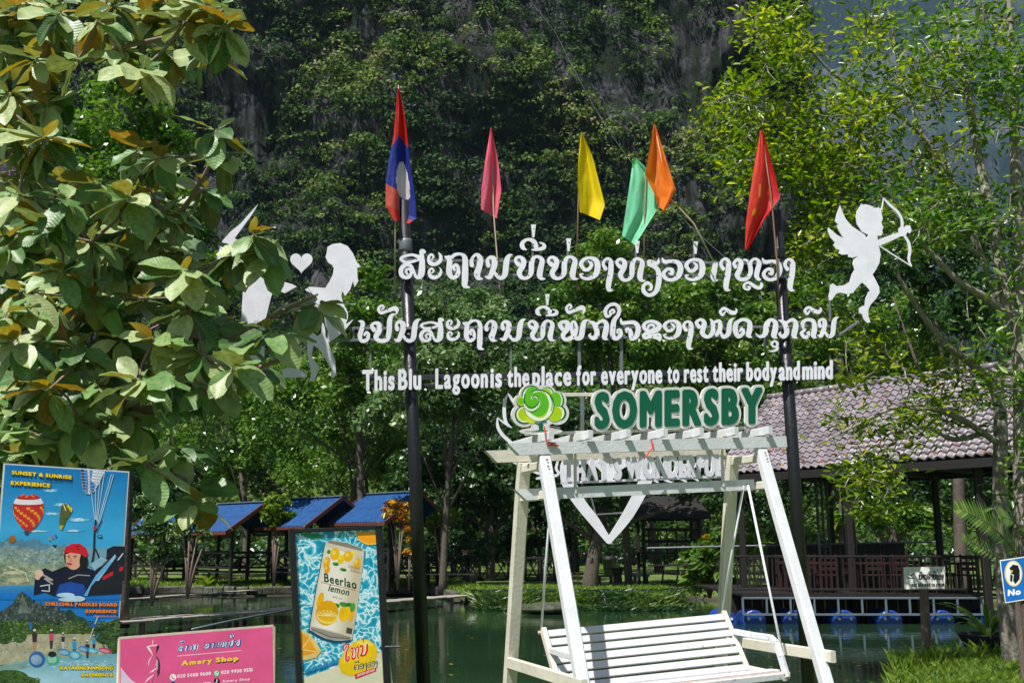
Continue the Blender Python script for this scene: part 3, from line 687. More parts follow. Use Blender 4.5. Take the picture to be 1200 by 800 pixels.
right_tree('thick mottled tree at the right edge with a forked trunk', b2,
 [[(b2-Vector((0, 0, .2)), .2), A(1207, 640, 13.0, .185), A(1204, 480, 13.0, .17), A(1198, 385, 13.0, .14), A(1196, 300, 13.0, .09), A(1192, 240, 13.0, .075), A(1187, 100, 13.1, .06), A(1180, -40, 13.2, .03)],
  [A(1198, 390, 13.0, .09), A(1180, 352, 13.0, .08), A(1165, 270, 13.1, .07), A(1147, 187, 13.2, .06), A(1137, 127, 13.3, .05), A(1125, 57, 13.4, .04), A(1118, -20, 13.4, .02)],
  [A(1198, 386, 13, .065), A(1160, 352, 12.8, .052), A(1125, 331, 12.6, .04), A(1090, 295, 12.5, .03), A(1066, 272, 12.4, .02), A(1020, 215, 12.3, .015)],
  [A(1196, 300, 13, .05), A(1230, 200, 12.8, .05), A(1250, 60, 12.6, .03)]],
 [([(1060,230),(1200,200),(1230,330),(1200,470),(1150,460),(1120,330),(1050,270)], 95),
  ([(1130,20),(1260,0),(1260,240),(1160,210)], 95), ([(1010,200),(1090,190),(1100,290),(1050,300)], 40), ([(1040,20),(1180,-20),(1190,120),(1100,160)], 45),
  ([(1180,440),(1240,420),(1240,640),(1190,600)], 40)], 0, 11.8, 13.4, 9, mat='leaf_mid')

# ---- big-leaved tree at the left
def bigleaf_mesh(k):
    rr = random.Random(40+k); L = 1.0; W = rr.uniform(.46, .57); nseg = 6; V = []; UV = []; bend = rr.uniform(.05, .4); fold = rr.uniform(.04, .24); tws = rr.uniform(-.5, .5); wv = rr.uniform(.01, .05)
    for i in range(nseg+1):
        v = i/nseg; w = W*.5*(math.sin(math.pi*min(1, v**.85*.93+.04))**.75)*(1+.25*v) if 0 < i < nseg else .012
        y = L*v*(1-.1*bend*v); z = -bend*.5*v*v; tw = tws*v
        for u in (-1, -.5, 0, .5, 1):
            V.append((u*w, y, z+abs(u)*w*fold*1.6+u*w*tw-(wv*math.sin(v*11+k+u*2) if abs(u) == 1 else 0))); UV.append((u*w, v))
    F = [(r*5+c, r*5+c+1, r*5+c+6, r*5+c+5) for r in range(nseg) for c in range(4)]
    b = len(V); V += [(-.008, -.14, .02), (.008, -.14, .02), (-.008, .02, .0), (.008, .02, .0)]; UV += [(0, 0)]*4; F.append((b, b+1, b+3, b+2))
    return V, F, UV
BL = [bigleaf_mesh(k) for k in range(12)]
def bl_mesh(k, tint):
    V, F, UV = BL[k]; me = mesh_from('leaf', V, F, M['leaf_big'], smooth=True); uv = me.uv_layers.new(name='UVMap')
    uv.data.foreach_set('uv', [c for f in F for i in f for c in UV[i]])
    me.attributes.new('tint', 'FLOAT', 'FACE').data.foreach_set('value', [tint]*len(F)); return me
BLM = [bl_mesh(k, t) for k, t in enumerate([.1, .25, .4, .55, .7, .85, .98, .05, .35, .6, .8, .95])]
RS = [(20,20),(70,15),(45,70),(110,30),(145,55),(180,15),(215,25),(250,8),(268,35),(205,60),(240,60),(10,110),(48,115),(50,165),(15,160),(25,225),(75,230),(120,210),(55,270),(105,280),(15,290),(150,235),(168,180),(190,185),(257,150),(262,185),(245,225),(150,270),(195,250),(175,300),(130,310),(75,320),(30,340),(110,350),(165,350),(215,320),(215,360),(255,380),(60,390),(20,400),(95,400),(140,400),(180,400),(235,420),(285,400),(300,270),(280,300),(320,300),(315,390),(365,350),(270,430),(300,438),(160,440),(110,450),(60,450),(20,450),(140,480),(190,450),(90,490),(30,500),(70,520),(205,530),(222,565),(232,585),(170,540),(130,525),(250,455),(5,60),(95,75),(165,85),(130,5),(225,340),(70,360),(40,430),(5,370),(150,495)]
def big_tree():
    rr = random.Random(11); cl = [at(x+rr.uniform(-6, 6), y+rr.uniform(-6, 6), rr.uniform(5.9, 7.1)) for x, y in RS]
    extra = [at(x+rr.uniform(-22, 22), y+rr.uniform(-18, 18), rr.uniform(7.0, 8.2)) for x, y in RS if not (75 < x < 290 and (y < 235)) and x < 262 and y < 500]
    extra += [at(x, y, rr.uniform(7.2, 9.0)) for x, y in ((rr.uniform(-30, 235), rr.uniform(225, 470)) for _ in range(48))] + [at(rr.uniform(-30, 150), rr.uniform(440, 540), rr.uniform(6.8, 8.4)) for _ in range(20)] + [at(rr.uniform(-30, 62), rr.uniform(-10, 230), rr.uniform(7, 8.6)) for _ in range(22)] + [at(rr.uniform(40, 265), rr.uniform(-15, 45), rr.uniform(6.8, 8)) for _ in range(16)]
    tx = -4.9
    sk = [[(Vector((tx, 7.6, -.2)), .2), (Vector((tx, 7.6, 1.5)), .17), (Vector((tx+.15, 7.5, 3.2)), .14), (Vector((tx+.1, 7.4, 5.5)), .08), (Vector((tx+.4, 7.3, 7)), .03)],
          [(Vector((tx+.1, 7.5, 2.6)), .07), A(20, 480, 7.4, .055), A(110, 470, 7.1, .045), A(190, 480, 6.9, .03), A(265, 445, 6.6, .02), A(328, 422, 6.4, .012)],
          [(Vector((tx+.15, 7.5, 3.0)), .07), A(20, 400, 7.4, .06), A(110, 350, 7.2, .045), A(160, 290, 7, .03), A(215, 245, 6.9, .02), A(255, 175, 6.7, .01)],
          [A(160, 345, 7.1, .035), A(250, 400, 6.9, .025), A(330, 365, 6.6, .015), A(372, 345, 6.4, .008)],
          [A(110, 350, 7.2, .03), A(105, 290, 6.8, .018), A(78, 235, 6.6, .012)],
          [A(200, 330, 7, .02), A(270, 300, 6.7, .014), A(300, 272, 6.6, .008)],
          [(Vector((tx+.1, 7.4, 4.3)), .07), A(10, 140, 7.3, .05), A(80, 76, 6.9, .035), A(137, 57, 6.7, .02), A(205, 40, 6.5, .014), A(262, 12, 6.4, .01)],
          [A(80, 76, 6.9, .025), A(105, 45, 6.8, .02), A(125, 0, 6.8, .014), A(130, -40, 6.8, .01)],
          [A(60, 480, 7.2, .03), A(140, 530, 6.9, .02), A(215, 560, 6.6, .01)]]
    def leaves(root, order):
        base = wloc(root); allm = []
        for c in cl+extra:
            ext = c in extra; k = rr.randint(9, 13); a0 = rr.random()*6.28
            tone = rr.random()
            for i in range(k):
                a = a0+i*2.4+rr.uniform(-.3, .3); el = rr.uniform(-1.25, .25) if i < k-2 else rr.uniform(.2, .9)
                d = Vector((math.cos(a)*math.cos(el), math.sin(a)*math.cos(el), math.sin(el)))
                up = Vector((0, 0, 1))+Vector((rr.uniform(-.6, .6), rr.uniform(-1.3, .0), 0)); n = (up-d*up.dot(d)).normalized(); x = d.cross(n).normalized()
                s = rr.uniform(.18, .30)*(1 if el < .2 else .6)
                m = Matrix(((x.x*s, d.x*s, n.x*s, 0), (x.y*s, d.y*s, n.y*s, 0), (x.z*s, d.z*s, n.z*s, 0), (0, 0, 0, 1))); pos = c+d*s*.12
                m.translation = pos-base; ti = min(11, max(0, int(tone*5+rr.random()*7)))
                allm.append((ext, pos.y, m, ti))
        allm.sort(key=lambda q: (q[0], q[1])); V = []; F = []; UV = []; TT = []
        tv = [.1, .25, .4, .55, .7, .85, .98, .05, .35, .6, .8, .95]
        for i, (e, y, m, ti) in enumerate(allm):
            if i < 300:
                o = link('leaf', BLM[ti], root); o.matrix_local = m
            else:
                v, f, u = BL[ti]; b = len(V); V += [m @ Vector(p) for p in v]; F += [tuple(q+b for q in g) for g in f]; UV += u; TT += [tv[ti]]*len(f)
        me = mesh_from('foliage', V, F, M['leaf_big'], smooth=True); uv = me.uv_layers.new(name='UVMap')
        uv.data.foreach_set('uv', [c for f in F for i in f for c in UV[i]]); me.attributes.new('tint', 'FLOAT', 'FACE').data.foreach_set('value', TT)
        link('foliage', me, root, kind='stuff')
    return grow('broad_leaved_tree', 'tree with large veined oval leaves hanging over the posters at the left', 'tree', Vector((tx, 7.6, 0)), sk, cl+extra, None, M['twig'], leaves, twig_r=.010)
big_tree()
# ------------------------------------------------------------------ big letter sign on two poles
SP = vplane(430, 9.15, 980, 9.75)
def SM(x, y, off): return SP.hit(x, y, off)
pl0 = on_ground(499, 845); 
def pole_pts(x0, y0, x1, y1, off=-.09):
    a = SP.hit(x0, y0, off); b = SP.hit(x1, y1, off); d = (b-a).normalized(); t = (-.15-a.z)/d.z; return a, a+d*t
pa, pb = pole_pts(473.5, 232, 497, 800); qa, qb = pole_pts(913.5, 244, 947, 720)
sign = thing('letter_sign', (pb+qb)/2+Vector((0, 0, .15)), 'big open-air sign of white cut-out letters with cupid and couple on two black poles', 'sign')
for (a, b, cap) in ((pa, pb, 285), (qa, qb, 290)):
    m = MB(); m.tube([a, b], [.054, .062], 20); p = m.build('pole', M['black'], sign, smooth=False)
    for poly in p.data.polygons: poly.use_smooth = len(poly.vertices) == 4
    d = (b-a).normalized(); m = MB(); c = a+d*.38; m.tube([c, c+d*.02, c+d*.10, c+d*.12], [.058, .0635, .0635, .058], 20); m.build('collar', M['galv'] if a is pa else M['black'], p, smooth=True)
def bar(x0, y0, x1, y1, w, mat='galv', name='rail', off=-.03):
    a = SP.hit(x0, y0, off); b = SP.hit(x1, y1, off); m = MB(); m.beam(a, b, .018, w, up=(b-a).cross(SP.n)); return m.build(name, M[mat], sign)
bar(468, 304, 934, 308, .026); bar(468, 320.5, 934, 323.5, .026)
bar(398, 384, 985, 382, .026); bar(395, 398, 985, 392, .026)
bar(428, 442.5, 975, 434, .05, 'darkbar', 'flat_bar'); bar(428, 452, 975, 443, .03, 'darkbar', 'flat_bar')
for x, y0, y1, w in ((679.5, 396, 455, .03), (729, 394, 455, .03), (683, 455, 540, .035), (757, 455, 540, .03), (832, 440, 545, .03), (599, 405, 440, .02), (448, 370, 396, .018), (414, 384, 398, .02), (434, 398, 442, .02)):
    bar(x, y0, x+.4, y1, w, 'galv', 'strut')
for x, y0, y1 in ((624.5, 272, 305), (666, 282, 305), (746, 292, 308), (814, 292, 308), (641, 352, 386), (671, 366, 386), (850.5, 368, 386), (949, 366, 386), (898, 392, 408), (885, 325, 332), (974, 345, 376)):
    bar(x, y0, x+.3, y1, .02, 'galv', 'strut')
bar(983, 393, 1008, 376, .022, 'galv', 'strut')
# Lao glyph strokes, (x, y, width), y down
GL = {}
GL['so'] = [[(335,140,10),(320,130,40),(295,125,40),(298,165,45),(302,250,60),(292,360,66),(250,395,30),(215,340,34),(185,275,36),(130,262,40),(85,310,45),(92,370,46),(140,395,34),(178,375,36),(190,330,30),(160,305,24),(135,330,24),(150,358,22)],[(290,195,40),(205,162,26),(115,178,28),(85,205,34),(130,238,28),(215,228,26),(285,200,30)]]
GL['a2'] = [[(398,215,20),(412,185,22),(388,165,22),(360,195,30),(372,245,42),(425,262,36),(480,232,38),(490,185,34),(465,145,6)],[(395,345,15),(415,325,20),(390,302,20),(365,332,30),(380,378,40),(430,392,36),(482,360,35),(492,318,20),(475,295,6)]]
GL['tho'] = [[(522,180,14),(545,195,40),(570,200,52),(565,280,58),(565,345,58),(600,393,36),(650,360,44),(655,295,34),(632,262,28),(608,285,34),(618,315,25)],[(580,200,34),(620,165,34),(680,157,26),(722,195,50),(725,300,62),(722,420,62),(720,470,48),(765,487,16)]]
GL['aa'] = [[(800,270,44),(795,230,34),(815,185,26),(850,168,32),(880,210,56),(870,290,58),(850,350,62),(862,395,44),(902,402,10)]]
GL['no'] = [[(955,265,48),(945,215,34),(975,182,32),(1015,205,58),(1020,260,60),(1000,320,56),(968,388,44),(926,380,16)],[(1005,320,25),(1050,375,40),(1090,397,38),(1130,360,56),(1140,280,60),(1152,205,56),(1178,165,34),(1208,158,8)]]
GL['to'] = [[(150,430,48),(118,400,32),(125,362,30),(165,352,32),(200,390,50),(190,450,52),(155,510,52),(175,562,42),(230,572,32),(275,520,50),(280,420,52),(302,362,38),(345,347,30),(388,385,48),(375,460,56),(362,540,58),(380,575,36),(418,578,10)]]
GL['ii'] = [[(228,285,10),(192,262,44),(190,215,40),(240,182,28),(300,200,44),(325,255,46),(330,283,22)],[(285,286,14),(345,282,28),(400,264,42),(402,232,28),(360,212,10)]]
GL['tone'] = None
GL['oo'] = [[(800,470,34),(775,430,40),(800,382,34),(860,362,28),(920,385,48),(940,450,56),(920,530,52),(850,573,32),(790,562,28),(768,530,18),(795,525,14)],[(805,482,34),(850,478,36),(880,430,34),(850,395,18)]]
GL['ngo'] = [[(1020,470,44),(995,430,34),(1010,382,28),(1050,368,32),(1080,410,52),(1075,520,58),(1055,620,58),(1055,685,46),(1098,697,8)]]
GL['yo'] = [[(530,186,8),(522,225,35),(490,236,42),(430,215,38),(418,242,24)],[(425,252,34),(490,275,44),(530,335,52),(530,440,54),(500,530,48),(430,570,36),(372,530,44),(370,470,34),(410,440,34),(450,468,30),(445,508,28),(415,512,10)]]
GL['vo'] = [[(565,192,10),(590,230,40),(650,222,32),(718,235,44),(748,300,54),(720,380,48),(650,413,32),(592,390,38),(580,342,34),(620,302,30),(662,312,38),(660,350,34),(630,345,12)]]
GL['frag'] = [[(1096,240,48),(1080,320,54),(1072,380,52),(1085,418,36),(1118,415,10)]]
GL['ho'] = [[(402,330,44),(385,290,34),(420,240,34),(470,270,56),(460,350,58),(425,430,58),(460,478,44),(540,468,48),(588,400,48),(580,310,50),(545,255,34),(505,240,20)],[(590,305,28),(602,252,34),(650,232,32),(693,280,52),(675,360,58),(660,440,54),(690,480,34),(714,476,8)]]
GL['lo2'] = [[(545,560,10),(578,570,28),(562,598,24),(515,580,28),(520,530,28),(570,512,34),(640,560,42),(700,578,38),(724,540,34),(710,512,8)]]
GL['e'] = [[(76,205,8),(118,222,44),(115,270,48),(90,350,50),(110,402,34),(160,390,42),(182,340,34),(160,315,22),(140,340,28)]]
GL['po'] = [[(220,300,44),(197,262,34),(225,233,28),(268,245,46),(270,310,52),(237,370,48),(280,407,38),(350,390,46),(370,300,52),(375,200,48),(400,152,28),(432,148,8)]]
GL['mak'] = [[(298,102,14),(318,85,20),(300,66,20),(267,95,26),(290,132,28),(350,115,28),(420,92,40),(448,108,34),(438,142,10)]]
GL['pho'] = [[(862,362,40),(837,320,38),(870,292,28),(908,305,46),(910,360,50),(868,420,42),(890,467,34),(960,440,46),(993,370,40),(982,300,24),(955,298,22),(950,370,34),(985,450,36),(1038,440,50),(1055,350,48),(1072,290,38),(1112,275,8)]]
GL['ko'] = [[(618,225,12),(665,250,42),(690,330,44),(660,373,38),(622,352,24),(632,332,10)],[(690,245,26),(740,217,28),(773,252,42),(765,320,48),(755,368,42),(784,384,8)]]
GL['mai'] = [[(205,182,14),(235,165,20),(222,142,22),(195,160,20),(200,190,24),(165,205,30),(153,150,34),(190,100,30),(245,92,30),(280,130,34),(272,190,34),(235,240,42),(222,320,48),(222,388,46),(252,417,34),(293,380,38),(293,335,24),(268,330,18),(265,360,20)]]
GL['jo'] = [[(290,222,8),(302,265,32),(350,262,34),(420,262,38),(455,310,46),(440,388,44),(392,413,38),(385,360,42),(368,322,32),(340,327,22),(346,352,16)]]
GL['kho'] = [[(548,322,10),(556,290,22),(590,284,22),(602,312,26),(570,342,28),(522,325,34),(512,285,32),(545,255,28),(600,252,30),(652,290,42),(622,338,42),(555,355,34),(512,382,32),(522,410,30),(570,396,30),(625,405,34),(655,438,12)],[(540,378,10),(600,378,16),(650,376,24),(658,415,28)]]
GL['hmo'] = [[(640,572,22),(626,548,17),(650,532,15),(668,555,25),(657,605,25),(685,626,18),(713,600,23),(713,555,20),(702,532,9)],[(716,548,12),(745,541,20),(752,580,22),(733,612,19),(728,622,8)],[(752,595,12),(768,626,19),(795,608,24),(800,570,24),(808,536,16),(825,526,4)]]
GL['kon'] = [[(130,168,10),(138,152,14),(115,178,20),(96,150,24),(130,120,24),(180,150,34),(225,160,32),(245,136,16),(234,122,4)]]
GL['do'] = [[(268,332,10),(292,300,26),(302,345,34),(255,378,38),(226,320,48),(240,250,38),(300,217,28),(360,242,42),(365,310,48),(352,368,42),(384,385,8)]]
GL['tofrag'] = [[(418,345,8),(450,373,24),(500,350,42),(515,265,48),(550,217,28),(593,250,42),(588,320,48),(577,368,42),(607,384,8)]]
GL['u'] = [[(572,466,10),(592,455,14),(600,430,22),(576,407,18),(552,428,18),(562,458,16),(598,462,20),(590,488,24),(545,502,14),(525,490,4)]]
GL['kwo'] = [[(858,342,12),(877,330,18),(870,368,28),(832,378,34),(805,342,30),(835,312,24),(820,285,26),(818,245,34),(860,217,28),(918,232,38),(932,300,46),(920,368,42),(947,385,8)]]
GL['lo'] = [[(40,150,16),(55,165,30),(30,230,34),(60,285,30),(110,262,34),(120,190,30),(80,150,24),(95,95,34),(150,90,36),(180,150,46),(175,250,46),(205,290,10)]]
GL['to3'] = [[(45,190,16),(75,160,28),(85,215,32),(45,262,32),(15,200,40),(30,110,34),(75,90,20),(100,120,20),(130,90,22),(180,110,40),(185,200,44),(175,260,40),(205,285,8)]]
GL['mo'] = [[(20,120,30),(45,95,26),(70,130,36),(55,220,36),(30,262,30),(60,270,30),(110,262,34),(150,200,40),(155,100,36),(165,85,8)]]
GL['tho2'] = [[(10,60,24),(50,45,20),(100,55,24)],[(85,20,20),(80,55,20)]]
GL['ro'] = [[(30,90,30),(80,75,30),(130,50,22)],[(40,100,34),(60,140,34),(120,150,36),(140,220,40),(100,280,34),(50,262,38),(45,200,30),(80,190,24)]]
GL['yo2'] = [[(30,90,20),(60,80,30),(70,130,34),(40,160,26),(35,220,34),(80,275,34),(140,250,40),(160,160,40),(155,70,34)]]
_gs = {}
def gshape(k, wmul=1.0):
    if (k, wmul) not in _gs:
        if k == 'tone': _gs[(k, wmul)] = ([(273, 35), (321, 35), (307, 155), (288, 155)], [(0, 1, 2), (0, 2, 3)])
        else: _gs[(k, wmul)] = union2d([p for s in GL[k] for p in stroke(s, 3, wmul)])
    return _gs[(k, wmul)]
ROW1 = [('so',467,292.5,499,328),('a2',500.3,296,518.5,328),('tho',520.5,296.5,550.5,338.5),('aa',550,297,566,329),('no',568,298,600.5,328.7),('to',602,299.5,639,328.8),('ii',608.9,279.5,639.8,294.5),('tone',622,263.8,627.6,278.5),
 ('to',640.6,299.8,677.5,329),('tone',663.2,280,668.8,294.8),('oo',678,301,703.3,329),('ngo',704.7,302,718.6,342.5),('to',720.8,302,756,331),('tone',743.4,283,749,297),('yo',751,303,774.8,348.5),('vo',774.8,302.5,800.3,330.5),('oo',801.4,303,826,330),('tone',811.5,283.5,817.2,298),('frag',832,307.7,841,331),
 ('ngo',842.3,302.2,856.2,342),('ho',857.8,302.4,891.5,330.2),('lo2',869.8,330,893.6,341),('vo',892.3,302.8,916.2,330.2),('ngo',917.4,302.8,931.2,342.2)]
ROW2 = [('e',419,375.5,433.8,402.3),('po',433.6,367.5,464,402.2),('mak',441.9,357,467.5,369),('no',461.5,373.7,493.2,402),('so',490.8,372.6,520.3,401.5),('a2',522.3,373.4,539.2,400),('tho',541.6,374.6,567,410.5),('aa',567.4,375,582.7,401),('no',585.5,373.6,616,400.8),('to',618,374.8,650.5,400.5),('ii',627,358.5,654.2,371),('tone',638.6,345,643.6,358),
 ('pho',653.3,374.3,690,400.3),('mak',661.8,356,686,368.5),('ko',688.8,374.2,713.3,399.2),('mai',706.8,355,729.4,399.4),('jo',726,373,750.2,399.5),('kho',751.8,375,775,400.5),('oo',776,374.8,798.3,398.4),('ngo',799,375.6,812.2,410.3),('hmo',813.6,373,860,397.3),('kon',842,360,863.5,371),('do',858,373,881,397),('tofrag',884.6,373,911.3,397.3),('u',900,398.8,911.8,412.8),('ko',911.3,373,934.8,397.3),('kwo',936.6,373,956.6,397.5),('kon',941,359,962.3,369.8),('no',957,371.2,982,396.8)]
sc = MB()
for k, (g, X0, Y0, X1, Y1) in enumerate(ROW1+ROW2):
    sh = fitb(gshape(g), X0, Y0, X1, Y1)
    plate('letter', sh, lambda x, y, o: SM(x, y, .02+o), .012, M['white'], sign)
    # two screws on each letter, over the rails
    if g not in ('lo2', 'u'):
        ys_ = [(Y0+Y1)/2] if Y1-Y0 < 16 else ([304+.01*(X0-468), 322+.006*(X0-468)] if Y0 < 330 else [384, 396-.004*(X0-420)*1])
        V, T = sh
        for yy in ys_:
            best = None
            for f in T:
                cx = sum(V[i][0] for i in f)/3; cy = sum(V[i][1] for i in f)/3; d = abs(cy-yy)*3+abs(cx-(X0+X1)/2)*.3
                if best is None or d < best[0]: best = (d, cx, cy)
            c = SM(best[1], best[2], .021); n = SP.n; u = n.orthogonal().normalized(); v = n.cross(u)
            sc.add([c+u*.006*math.cos(a)+v*.006*math.sin(a)+n*.0015 for a in [i*math.pi/3 for i in range(6)]], [tuple(range(6))])
o = sc.build('screw', M['screw'], sign); o['kind'] = 'stuff'
# English row: slopes gently upwards
def eng(y): pass
WORDS = [('This',424,482-.0),]
def row_text(txt, x0, x1, base0, base1, hx0, hx1, parent=sign, mat='white', r=.05, fx=.62, t=.012, plane=None, off=.02, name='letter'):
    """one letter at a time between x0 and x1 on a sloping base line; hx = cap height in px at each end"""
    pl = plane or SP; cur = 0; items = []
    for ch in txt:
        if ch == ' ': cur += .34*fx; continue
        sh = text_shape(ch, fx, 1, r); b = bbox(*sh); V0 = text2d(ch)[0]; lb = bbox(*text2d(ch)); items.append((sh, b, cur)); cur += (b[2]-b[0])+.045
    cap = bbox(*text2d('H'))[3]+2*r; W = cur-.045
    for sh, b, c in items:
        V, T = sh; V2 = []
        for x, y in V:
            u = (x-b[0]+c)/W; X = x0+(x1-x0)*u; bs = base0+(base1-base0)*u; h = hx0+(hx1-hx0)*u; V2.append((X, bs-(y+r)*h/cap))
        plate(name, (V2, T), lambda x, y, o: pl.hit(x, y, off+o), t, M[mat], parent)
B0 = lambda x: 458.2+(444.5-458.2)*(x-426)/(974-426)
H0 = lambda x: 24.5-2.0*(x-426)/548
for wd, a, b in (('This', 424.5, 462.5), ('Blu', 466.5, 493.5), ('Lagoon', 510, 571.5), ('is', 574.5, 588), ('the', 594, 620), ('place', 623.5, 669), ('for', 675, 698), ('everyone', 704, 775.5), ('to', 781.5, 795.5), ('rest', 801, 829.5), ('their', 834.5, 870), ('body', 874, 909.5), ('and', 912, 936.5), ('mind', 939.5, 975)):
    row_text(wd, a, b, B0(a), B0(b), H0(a), H0(b), r=.03)
# silhouettes
def cutout(name, polys, f, label=None, off=.02, extra=()):
    shp = union2d([[f(x, y) for x, y in p] for p in polys]+list(extra))
    return plate(name, shp, lambda x, y, o: SM(x, y, off+o), .012, M['white'], sign, label=label)
fc = lambda x, y: (940+x/4.706, 220+y/4.706)
cup = [(298,130),(320,98),(318,92),(332,97),(345,94),(380,105),(400,120),(398,112),(412,118),(415,108),(422,118),(430,114),(432,140),(440,175),(431,195),(443,222),(436,240),(440,250),(432,266),(410,268),(412,290),(450,275),(500,258),(528,250),(527,228),(545,212),(562,222),(570,210),(590,212),(598,235),(590,255),(574,248),(565,270),(540,270),(500,290),(430,320),(418,322),(428,370),(420,420),(395,465),(383,480),(400,510),(420,550),(422,580),(405,610),(370,650),(358,680),(360,710),(372,742),(355,748),(335,728),(325,700),(310,690),(310,665),(325,655),(342,650),(345,615),(360,580),(370,570),(345,540),(325,525),(300,550),(275,583),(240,588),(195,578),(180,590),(160,620),(145,622),(142,600),(150,570),(150,538),(165,530),(185,545),(225,540),(258,520),(270,480),(285,455),(275,425),(280,397),(305,378),(275,388),(250,384),(248,370),(215,372),(198,364),(202,345),(182,340),(168,320),(176,305),(150,275),(138,245),(140,222),(155,235),(190,265),(224,282),(195,235),(188,215),(194,205),(178,190),(186,150),(205,100),(215,130),(235,175),(270,215),(310,242),(340,262),(352,280),(360,262),(325,245),(298,205),(292,165)]
bow = [stroke([(x, y, w) for x, y, w in s], 3) for s in ([(445,62,6),(475,95,13),(520,135,15),(545,180,14),(548,225,12),(556,262,12),(580,300,15),(590,350,15),(584,400,11),(598,435,6)], [(445,62,5),(434,125,5)], [(425,325,6),(510,380,6),(598,435,6)])]
ex = [[fc(x, y) for x, y in p] for s in bow for p in s]
cutout('cupid_silhouette', [cup], fc, 'white cut-out cupid with wings drawing a bow', extra=ex)
fw = lambda x, y: (150+x/4, 200+y/4)
woman = [(935,360),(960,346),(995,342),(1030,356),(1055,390),(1072,430),(1092,452),(1074,458),(1076,500),(1080,520),(1062,548),(1055,520),(1040,562),(1018,590),(1005,566),(1000,590),(1012,630),(1030,665),(1032,690),(1020,722),(1058,698),(1020,745),(975,785),(945,805),(910,812),(870,780),(850,720),(868,650),(885,590),(850,572),(830,560),(850,546),(880,548),(925,552),(945,520),(960,490),(965,460),(958,445),(938,432),(926,408),(932,385)]
fl = lambda x, y: (200+x/4, 330+y/4)
leg1 = [(640,230),(720,230),(760,345),(772,370),(776,435),(765,452),(750,445),(755,415),(738,385),(700,320),(670,300),(660,350),(695,400),(690,425),(672,465),(650,468),(660,430),(652,395),(640,330)]
cutout('woman_silhouette', [woman], fw, 'white cut-out woman with long hair', extra=[[fl(x, y) for x, y in leg1]])
man = [(600,330),(640,318),(668,345),(672,375),(655,402),(625,400),(615,412),(660,450),(680,490),(698,532),(735,524),(770,534),(792,545),(765,560),(735,576),(700,562),(680,568),(670,600),(640,720),(640,900),(560,900),(530,720),(540,560),(545,480),(420,520),(412,420),(445,330),(480,290),(530,250),(560,215),(612,158),(585,205),(530,280),(500,320),(560,350)]
mleg = [(530,300),(590,300),(590,360),(600,412),(640,435),(640,449),(528,451),(522,415),(545,405),(556,370)]
cutout('man_silhouette', [man], fw, 'white cut-out winged man facing the woman', extra=[[fl(x, y) for x, y in mleg]])
hp = []
for i in range(40):
    t = 2*math.pi*i/40; hx = 16*math.sin(t)**3; hy = 13*math.cos(t)-5*math.cos(2*t)-2*math.cos(3*t)-math.cos(4*t); hp.append((353.3+hx*.82, 307.5-hy*.82))
cutout('heart_plate', [hp], lambda x, y: (x, y), 'small white heart between the couple')
# lower heart frame with feather wings
fh = lambda x, y: (630+x/5, 500+y/5)
def st(pts, f, s): return [[f(x, y) for x, y in p] for q in pts for p in stroke(q, 3)]
hb = [[(430,300,40),(405,240,66),(350,190,70),(270,175,80),(190,205,80),(178,280,80),(200,350,80),(260,450,66),(340,550,60),(425,668,34)],[(425,668,34),(520,540,60),(580,440,68),(625,350,72),(650,280,76),(640,215,70),(580,190,66),(510,205,60),(460,250,50),(430,300,34)]]
wing = [[(745,150,8),(715,190,26),(698,240,30),(690,300,22),(715,322,8)],[(735,290,8),(760,310,14),(795,322,8)],[(780,250,8),(830,290,14),(880,318,10)],[(820,200,10),(890,270,16),(950,312,10)],[(1030,150,10),(1090,200,30),(1075,240,24),(1040,220,20)],[(1000,180,14),(920,230,22),(860,250,12)],[(130,180,10),(115,240,16),(130,270,14),(100,285,18),(75,262,8)],[(0,300,12),(25,295,14),(45,285,8)]]
f10 = lambda x, y: (580+x/10, 445+y/10)
lw = [[(165,150,10),(125,240,36),(118,380,40),(140,490,34),(204,550,10)],[(165,150,10),(190,190,26),(224,245,36)],[(204,550,10),(130,505,24),(38,435,10)],[(38,435,10),(42,540,36),(100,640,40),(210,740,40),(330,880,40),(440,980,30)],[(60,880,8),(200,940,30),(360,1010,44),(520,1090,30)]]
cutout('heart_frame', [], fh, 'large white heart with feather wings behind the swing', extra=st(hb+wing, fh, 5)+st(lw, f10, 10), off=-.05)
bar(690, 603, 737, 600, .014, 'galv', 'strut', -.08); bar(692, 570, 702, 610, .014, 'galv', 'strut', -.08)

